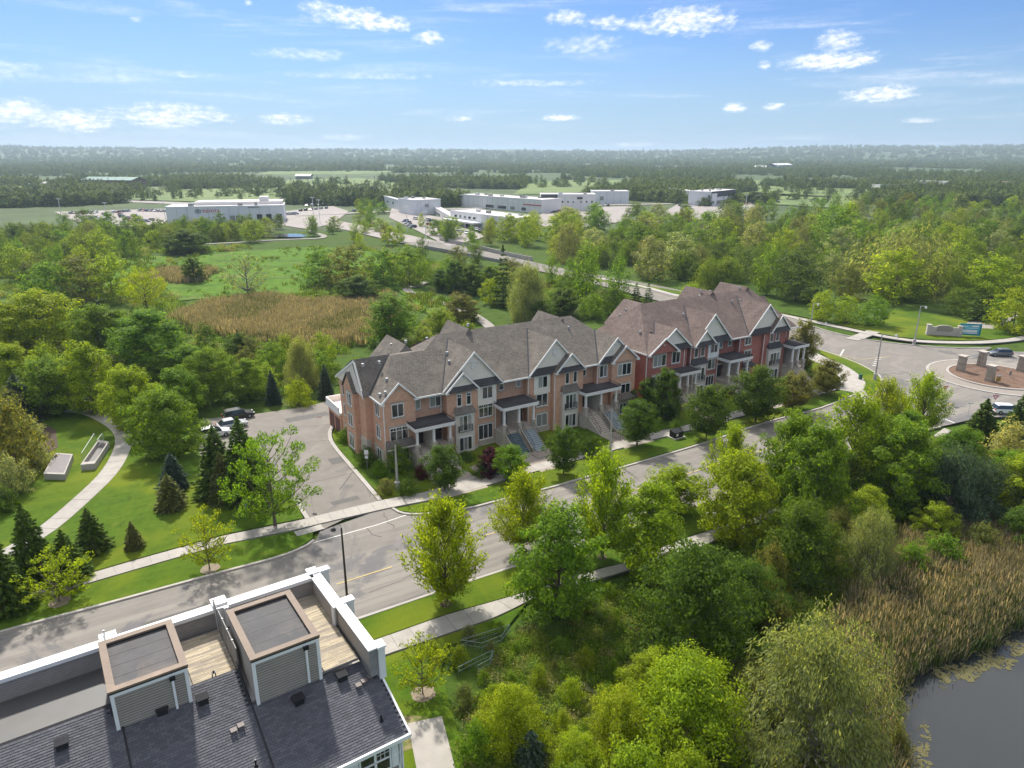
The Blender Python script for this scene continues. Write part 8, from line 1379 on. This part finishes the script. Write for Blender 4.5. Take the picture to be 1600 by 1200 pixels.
# fences and front garden pieces
f = thing('iron_fence', 'black picket fence along the back edge of the parking lot', 'fence', (0, 0, 0)); lot = [(-47.2, 113.2, .05), (-45.0, 116.2, .05), (-38.6, 118.6, .05), (-32.6, 121.2, .05), (-26, 124.5, .05), (-15, 131, .05)]
for a, b in zip(lot[:-1], lot[1:]): railing(f, [a, b], 1.5, .3, name='fence_panel')
def loc(u, v, z=0): c, s = math.cos(ROWRZ), math.sin(ROWRZ); return (-17.2 + c * u - s * v, 88.85 + s * u + c * v, z)
for i, (u0, u1, v, lb) in enumerate([(10.5, 15.8, -9.6, 'low black garden fence before the purple maple shrub'), (19.3, 23.2, -8.4, 'black gated garden fence at the foot of the painted stairs'), (33.5, 38.8, -9.3, 'black garden fence behind the tapered lamp post')]):
    f = thing('garden_fence', lb, 'fence', loc(u0, v, .1), ROWRZ); railing(f, [(0, 0, 0), (u1 - u0, 0, 0)], 1.1, .2, name='fence_panel'); railing(f, [(0, 0, 0), (0, 1.8, 0)], 1.1, .2, name='fence_panel')
for (u0, u1, v0, v1) in ((3.5, 9, -12.4, -6.0), (9.8, 15.5, -9.0, -5.6), (17.3, 22.8, -12.2, -6.0), (32.2, 37.9, -12.0, -6.0), (51, 53.4, -12.2, -7), (62.6, 67.6, -12, -7)): struct(poly_sheet('patio', [loc(u0, v0)[:2], loc(u1, v0)[:2], loc(u1, v1)[:2], loc(u0, v1)[:2]], .118, paving))
tb = thing('bistro_set', 'small dark round garden table on the patio under the bays', 'table', loc(12.4, -7.2, .12)); MB().tube((0, 0, .7), (0, 0, .74), .42, seg=16).build('table_top', black, tb); MB().tube((0, 0, 0), (0, 0, .7), .04, seg=6).tube((0, 0, 0), (0, 0, .04), .28, seg=10).build('leg', black, tb)
for k, (du, lb) in enumerate(((-.9, 'dark garden chair left of the round patio table'), (.9, 'dark garden chair right of the round patio table'))):
    ch = thing('garden_chair', lb, 'chair', loc(12.4 + du, -7.1, .12), ROWRZ + (0 if k else math.pi)); MB().box(-.22, .22, -.22, .22, .42, .46).build('seat', black, ch); MB().box(.19, .23, -.22, .22, .46, .9).build('backrest', black, ch)
    for sx in (-.2, .2):
        for sy in (-.2, .2): MB().box(sx - .02, sx + .02, sy - .02, sy + .02, 0, .42).build('leg', black, ch)
gr = thing('charcoal_grill', 'covered black grill on the patio under the cream panel house', 'grill', loc(26.4, -4.6, .12), ROWRZ); MB().box(-.5, .5, -.3, .3, 0, .85).build('cover_body', black, gr); MB().tube((-.5, 0, .85), (.5, 0, .85), .3, seg=12).build('lid', black, gr)
# steel culvert rails in the thicket edge
def culvert_rail(pts, label):
    o = thing('culvert_rail', label, 'railing', (pts[0][0], pts[0][1], .1)); b = pts[0]; q = [(p[0] - b[0], p[1] - b[1], p[2]) for p in pts]; mb = MB()
    for i in range(len(q) - 1): mb.tube(q[i], q[i + 1], .028, seg=6); mb.tube(Vector(q[i]) - Vector((0, 0, .45)), Vector(q[i + 1]) - Vector((0, 0, .45)), .022, seg=6)
    mb.build('rail', green_rail, o)
    for i in range(len(q)):
        MB().tube((q[i][0], q[i][1], 0), q[i], .028, seg=6).build('post', green_rail, o)
    for i in range(len(q) - 1):
        mb = MB(); a = Vector(q[i]); b2 = Vector(q[i + 1])
        for k in range(1, 8): c = a.lerp(b2, k / 8); mb.tube((c.x, c.y, .12), c, .012, seg=4)
        mb.build('baluster', green_rail, o)
culvert_rail([(-4.4, 51.6, .9), (-2.4, 52.6, .9), (-.2, 53.7, .9), (-.9, 52.2, .9), (-2.6, 51.2, .9), (-4.4, 51.6, .9)], 'upper of two pale green steel rails by the pavement and weeds')
culvert_rail([(-4.4, 48.2, .9), (-3.0, 49.3, .9), (-1.6, 50.3, .9), (-1.8, 49.2, .9), (-2.8, 48.4, .9)], 'lower of two pale green steel rails by the weeds')
struct(poly_sheet('riprap', [(3.5, 47.6), (5, 47.9), (7, 47.1), (7.4, 46.3), (5, 46.8), (4, 46.9)], .06, gravel))
# bridge parapets on the upper road
def barrier(pts, label, m, h=1.1, rail=True):
    o = thing('bridge_parapet', label, 'barrier', (pts[0][0], pts[0][1], 0)); b = pts[0]; q = [(p[0] - b[0], p[1] - b[1]) for p in pts]
    ribbon_mb(q, 0, .4, -2, h).build('parapet_wall', m, o)
    if rail: railing(o, [(p[0], p[1], h) for p in q], .5, 2.0, galv, 'handrail')
barrier([(-40, 328), (-22, 306), (-6, 284), (4, 271)], 'near concrete parapet of the road bridge', concd)
barrier([(-36, 357), (-22, 336), (-2, 302), (8, 287)], 'far tan concrete parapet of the road bridge', concrete, 1.5)

# ------------------------------------------------------------------ vehicles
def car_meshes(L=4.6, Wd=1.85, Hh=1.65, suv=True):
    """side profile lofted across the width: body, glasshouse, wheels"""
    def loft(prof, w_of_z, nm):
        vs = []; n = len(prof)
        for s in (-1, 1):
            for (x, z) in prof: vs.append((x, s * w_of_z(z), z))
        fs = [tuple(range(n - 1, -1, -1)), tuple(range(n, 2 * n))] + [(i, (i + 1) % n, n + (i + 1) % n, n + i) for i in range(n)]
        return vs, fs
    h = L / 2; belt = Hh * .60
    body = [(-h, .42), (-h + .02, .75), (-h + .12, belt - .06), (-h + .35, belt), (h - 1.25, belt - .02), (h - .45, belt - .14), (h - .06, belt - .30), (h, .62), (h - .03, .38), (h - .35, .28), (-h + .35, .28)]
    bw = lambda z: Wd / 2 * (1 - .06 * max(0, z - .7) / .5) if z > .5 else Wd / 2 * .97
    rf = Hh
    glass_ = [(-h + .16, belt - .02), (-h + .42, rf - .10), (-h + .75, rf - .04), (.25, rf - .04), (.55, rf - .10), (h - 1.28, belt - .03)] if suv else [(-h + .35, belt - .02), (-h + 1.05, rf - .06), (.2, rf - .05), (h - 1.3, belt - .03)]
    gw = lambda z: Wd / 2 * (.93 - .17 * (z - belt) / (rf - belt))
    roof = [(-h + .40, rf - .10), (-h + .72, rf - .02), (-h + .9, rf), (.1, rf), (.32, rf - .03), (.54, rf - .09)] if suv else [(-h + 1.0, rf - .07), (-h + 1.2, rf), (.05, rf), (.25, rf - .05)]
    rw = lambda z: Wd / 2 * .775
    return loft(body, bw, 'b'), loft(glass_, gw, 'g'), loft(roof, rw, 'r')
def make_car(name, label, paint, x, y, rz, L=4.6, Hh=1.65, suv=True, group=None):
    o = thing(name, label, 'car', (x, y, .03), rz, group); (bv, bf), (gv, gf), (rv, rf_) = car_meshes(L, 1.85, Hh, suv)
    bo_ = MB().add(bv, bf).build('body', CARP[paint], o); md = bo_.modifiers.new('soft', 'BEVEL'); md.width = .07; md.segments = 2
    MB().add(gv, gf).build('windows', carglass, o); r_ = MB().add(rv, rf_).build('roof', CARP[paint], o)
    h = L / 2
    for sx in (-h + .85, h - .9):
        for sy in (-1, 1):
            w = MB().tube((sx, sy * .74, .34), (sx, sy * .94, .34), .34, seg=16).build('wheel', rubber, o); MB().tube((sx, sy * .935, .34), (sx, sy * .955, .34), .2, seg=10).build('rim', rimm, w)
    for sy in (-1, 1):
        MB().box(h - .2, h - .015, sy * .62 - .18, sy * .62 + .18, .62, .78).build('headlight', lampglass, o); MB().box(-h - .005, -h + .12, sy * .72 - .14, sy * .72 + .14, .72, .95).build('tail_light', redm, o)
        MB().box(h - 1.42, h - 1.25, sy * .98 - .1, sy * .98 + .1, .95, 1.1).build('mirror', CARP[paint], o)
    MB().box(h - .03, h + .01, -.4, .4, .42, .58).build('grille', black, o)
    for px in (-.42, .45): MB().box(px - .035, px + .035, -.87, .87, Hh * .6, Hh * .6 + .5).build('door_pillar', black, o) if False else None
    return o
make_car('parked_car', 'black hatchback parked at the back of the lot nearest the fence', 'black', -44.5, 108.3, ROWRZ + .05, 4.9, 1.7)
make_car('parked_car', 'silver car parked between the black car and the white pickup', 'silver', -44.0, 104.2, ROWRZ + .05, 4.6, 1.5, False)
pk = make_car('parked_truck', 'white pickup parked behind the dark spruces', 'white', -45.4, 100.2, ROWRZ + .05, 5.2, 1.75, False)
make_car('hatchback_car', 'dark grey hatchback driving around the top of the roundabout', 'grey', 103.9, 145.9, math.radians(175), 4.6, 1.6)
make_car('parked_car', 'white sedan on the street below the notice board post', 'white', 58.6, 112.0, ROWRZ, 4.7, 1.5, False)
make_car('parked_car', 'white car on the roundabout exit half hidden by the spruces', 'white', 82.2, 110.6, -.1, 4.9, 1.6)
# far parked cars: too small to show parts
fc = {}
def far_mesh(p):
    if p not in fc:
        (bv, bf), (gv, gf), (rv, rf_) = car_meshes(4.6, 1.9, 1.6); m = MB().add(bv, bf, 0).add(gv, gf, 1).add(rv, rf_, 0)
        for sx in (-1.45, 1.4): m.tube((sx, -.93, .33), (sx, .93, .33), .33, seg=8, mi=2)
        fc[p] = m.mesh('distant_car', [CARP[p], carglass, rubber])
    return fc[p]
zones = [(-235, -140, 'far car parked on the lot around the long white showroom'), (-140, -95, 'far car parked between the white showroom and the wide road'), (-95, 20, 'far car parked before the canopy showroom'), (20, 130, 'far car parked before the row of pale showrooms'), (130, 500, 'far car parked by the showroom standing alone at right')]
pal = ['white', 'white', 'silver', 'grey', 'black', 'blue', 'red', 'silver', 'black', 'tan']
for i, (x, y, ang) in enumerate(FAR_CARS):
    p = random.choice(pal); lb = [z[2] for z in zones if z[0] <= x < z[1]] or [zones[0][2]]
    o = link('parked_car', far_mesh(p), None, (x, y, .08), (0, 0, math.radians(ang + random.uniform(-6, 6)) + (math.pi if random.random() < .5 else 0))); o.scale = (1.08, 1.08, 1.05)
    tag(o, p + ' ' + lb[0], 'car', p + ' ' + lb[0].replace('car', 'cars'))
for (x, y), lb, p in zip(ROAD_CARS, ('dark red car driving away on the wide far road', 'small grey car farther up the wide road', 'white van at the far showroom entrance'), ('red', 'grey', 'white')):
    o = link('distant_car', far_mesh(p), None, (x, y, .1), (0, 0, 2.1)); tag(o, lb, 'car'); o.scale = (1.1, 1.1, 1.1)
# ------------------------------------------------------------------ far showrooms and sheds
def far_building(spec, label, wallm, roofm=None, wins=(), bands=(), units=0, cat='building', name='showroom', gable=0, doors=()):
    (a, b, dep, h) = spec; a = Vector(a); b = Vector(b); L = (b - a).length; rz = math.atan2((b - a).y, (b - a).x)
    o = thing(name, label, cat, (a.x, a.y, -.3), rz); h += .3
    MB().box(0, L, 0, dep, 0, h).build('wall', wallm, o)
    if gable:
        MB().slab([(-1, -1, h), (L + 1, -1, h), (L + 1, dep / 2, h + gable), (-1, dep / 2, h + gable)], .3).slab([(-1, dep / 2, h + gable), (L + 1, dep / 2, h + gable), (L + 1, dep + 1, h), (-1, dep + 1, h)], .3).build('roof', roofm, o)
    else:
        MB().box(.4, L - .4, .4, dep - .4, h - .2, h + .02).build('roof', roofm or indroof, o)
        MB().box(-.15, L + .15, -.15, .4, h - .5, h + .35).box(-.15, L + .15, dep - .4, dep + .15, h - .5, h + .35).box(-.15, .4, .4, dep - .4, h - .5, h + .35).box(L - .4, L + .15, .4, dep - .4, h - .5, h + .35).build('parapet', wallm, o)
    for (x0, x1, z0, z1) in wins:
        f = MB().box(x0 * L, x1 * L, -.10, .02, z0 * h, z1 * h).build('window', signgrey, o); MB().box(x0 * L + .15, x1 * L - .15, -.14, -.101, z0 * h + .15, z1 * h - .15).build('pane', winglass, f)
    for (x0, x1, z0, z1, m) in bands: MB().box(x0 * L, x1 * L, -.35, -.16, z0 * h, z1 * h).build('fascia_band', m, o)
    for (x0, x1, z1) in doors: MB().box(x0 * L, x1 * L, -.12, .02, .3, z1 * h).build('service_door', inddark, o)
    for i in range(1, int(L / 6)): MB().box(i * 6 - .06, i * 6 + .06, -.05, .01, .3, h - .5).build('panel_joint', signgrey, o)
    for i in range(units):
        x = L * random.uniform(.1, .9); y = dep * random.uniform(.2, .8); w = random.uniform(.8, 1.8); MB().box(x - w, x + w, y - w * .7, y + w * .7, h, h + random.uniform(.8, 1.8)).build('roof_unit', random.choice([signgrey, galv]), o)
    return o, L, h
BL = BUILDINGS
o, L, h = far_building(BL[0], 'long low white showroom with red lettering across its front', industrial, indroof, [(.53, .61, .05, .45), (.76, .81, .08, .5), (.84, .89, .08, .5), (.93, .98, .08, .5)], (), 6)
MB().box(L * .22, L * .98, 12, 33, h, h + 1.8).build('upper_storey', industrial2, o); MB().box(L * .215, L * .985, 11.8, 33.2, h + 1.8, h + 2.05).build('upper_roof', indroof, o)
MB().box(L * .78, L * .86, 14, 22, h + 2.0, h + 4.8).build('roof_tower', industrial2, o)
def text3d(s, size, m, parent, loc, rot, nm='sign_lettering', ext=.06):
    cu = bpy.data.curves.new(nm, 'FONT'); cu.body = s; cu.size = size; cu.extrude = ext; cu.align_x = 'LEFT'; cu.materials.append(m)
    t0_ = bpy.data.objects.new(nm, cu); me_ = bpy.data.meshes.new_from_object(t0_); me_.materials.clear(); me_.materials.append(m); t = bpy.data.objects.new(nm, me_); COL.objects.link(t); t.parent = parent; t.location = loc; t.rotation_euler = rot; return t
text3d('TOYOTA', 2.5, signred, o, (L * .30, -.2, h * .66), (math.pi / 2, 0, 0))
def oval(mb, cx, cz, rx, rz_, w=.16):
    for i in range(18):
        a0, a1 = 2 * math.pi * i / 18, 2 * math.pi * (i + 1) / 18; mb.tube((cx + rx * math.cos(a0), -.22, cz + rz_ * math.sin(a0)), (cx + rx * math.cos(a1), -.22, cz + rz_ * math.sin(a1)), w, seg=5)
mb = MB(); ex = L * .265; ez = h * .66 + .9; oval(mb, ex, ez, 1.7, 1.1); oval(mb, ex, ez + .35, 1.05, .45, .1); oval(mb, ex, ez, .42, 1.0, .1); mb.build('sign_emblem', signgrey, o)
MB().box(L * .69, L * .79, -.24, -.16, h * .90, h * .95).build('sign_strip', signgrey, o)
far_building(BL[1], 'pale grey block with a corner to the wide road', industrial, indroof, [(.42, .55, .52, .72)], (), 3)
far_building(BL[2], 'side wing of the pale grey block at the wide road', industrial, indroof, [(.15, .2, .5, .65), (.35, .4, .5, .65), (.6, .7, .15, .5)], (), 0)
o, L, h = far_building(BL[3], 'showroom with a canopy and a row of small square windows', industrial2, indroof, [(.08, .12, .6, .76), (.16, .2, .6, .76), (.24, .28, .6, .76), (.32, .36, .6, .76), (.40, .44, .6, .76), (.7, .78, .5, .7)], (), 4)
MB().box(0, L * .55, -6, 0, h * .38, h * .48).build('canopy', industrial, o)
for i in range(6): MB().box(L * .1 * i, L * .1 * i + .4, -5.8, -5.4, 0, h * .38).build('canopy_post', gwhite, o)
far_building(BL[4], 'left return wall of the canopy showroom', industrial2, indroof, [(.2, .5, .2, .55), (.6, .9, .2, .55)], (), 0)
far_building(BL[5], 'long cream showroom behind the canopy showroom', industrial2, indroof, [(.35, .45, .12, .35), (.5, .6, .12, .35), (.65, .7, .12, .35), (.78, .83, .12, .35)], [(.8, 1.0, .55, .62, signred)], 8)
far_building(BL[6], 'showroom with a dark left tower and paired windows', industrial2, indroof, [(.38, .41, .5, .62), (.48, .51, .5, .62), (.58, .61, .5, .62), (.72, .75, .5, .62), (.82, .85, .5, .62), (.92, .95, .5, .62)], [(.0, .3, .62, 1.02, inddark), (.66, .76, .72, .85, inddark)], 2)
far_building(BL[7], 'grey low showroom at the end of the pale row', industrial, indroof, [(.2, .3, .3, .6)], (), 2)
far_building(BL[8], 'left dark trimmed wall of the showroom standing alone', industrial, indroof, (), [(.0, .2, .62, 1.0, inddark)], 0)
far_building(BL[9], 'white showroom standing alone with a dark fascia', industrial, indroof, [(.1, .9, .08, .35)], [(.0, 1.0, .62, 1.02, inddark)], 5)
far_building(BL[10], 'wide barn with green metal roof among the far trees', mat('barn_brown', (.16, .10, .09), .8), greenroof, (), (), 0, name='barn', gable=3.5)
far_building(BL[11], 'white roofed shed on the far ridge, lower part', industrial, gwhite, (), (), 0, name='shed', gable=4)
far_building(BL[12], 'blue grey shed with white roof on the far ridge', mat('blue_grey', (.16, .24, .28), .6), gwhite, (), (), 0, name='shed', gable=4)
far_building(BL[13], 'low far building with a blue fascia', industrial2, signgrey, (), [(.0, 1.0, .6, 1.0, blueglass)], 0)
far_building(BL[14], 'far house with a broad grey roof', industrial2, signgrey, (), (), 0, name='house', gable=4)
far_building(BL[15], 'far house with a brown roof at the right frame edge', mat('tan_wall', (.35, .27, .22), .8), mat('far_brown_roof', (.20, .14, .12), .9), (), (), 0, name='house', gable=4)
far_building(BL[16], 'small far house with a pale roof at left', industrial2, gwhite, (), (), 0, name='house', gable=3)
far_building(BL[17], 'far club house with a dark roof on the golf course', signgrey, inddark, (), (), 0, name='house', gable=3)
# tall light masts on the car lots
for i, (x, y, hh, lb) in enumerate([(-262, 423, 16, 'leaning pale mast at the left end of the far lot'), (-243, 436, 13, 'second pale mast on the far lot'), (-206, 432, 14, 'third pale mast on the far lot'), (-188, 430, 13, 'fourth pale mast before the hedge'), (-172, 452, 12, 'pale mast by the corner of the long white showroom'), (-124, 455, 15, 'left mast between the showroom and wide road'), (-118, 446, 14, 'right mast between the showroom and wide road'), (-42, 352, 14, 'mast in front of the canopy showroom'), (-58, 400, 13, 'mast at the entry of the canopy showroom'), (36, 420, 15, 'mast before the dark towered showroom'), (160, 500, 14, 'mast before the showroom standing alone')]):
    m_ = thing('light_mast', lb, 'lamp', (x, y, 0)); MB().tube((0, 0, 0), (0, 0, hh), .22, .14, 6).build('pole', gwhite, m_); MB().box(-1.2, 1.2, -.3, .3, hh, hh + .25).build('lamp_head', gwhite, m_)
# ------------------------------------------------------------------ air between here and the hills
hz = MB().box(-10900, 10900, -420, 10900, -3.2, 126).build('haze', [])
hz['kind'] = 'stuff'
hm = bpy.data.materials.new('haze_air'); hm.use_nodes = True; ht = hm.node_tree; ht.nodes.clear()
pv = ht.nodes.new('ShaderNodeVolumePrincipled'); pv.inputs['Color'].default_value = (.70, .86, 1.0, 1); pv.inputs['Density'].default_value = .00012; pv.inputs['Anisotropy'].default_value = .2
ho = ht.nodes.new('ShaderNodeOutputMaterial'); ht.links.new(pv.outputs[0], ho.inputs['Volume']); hz.data.materials.append(hm)
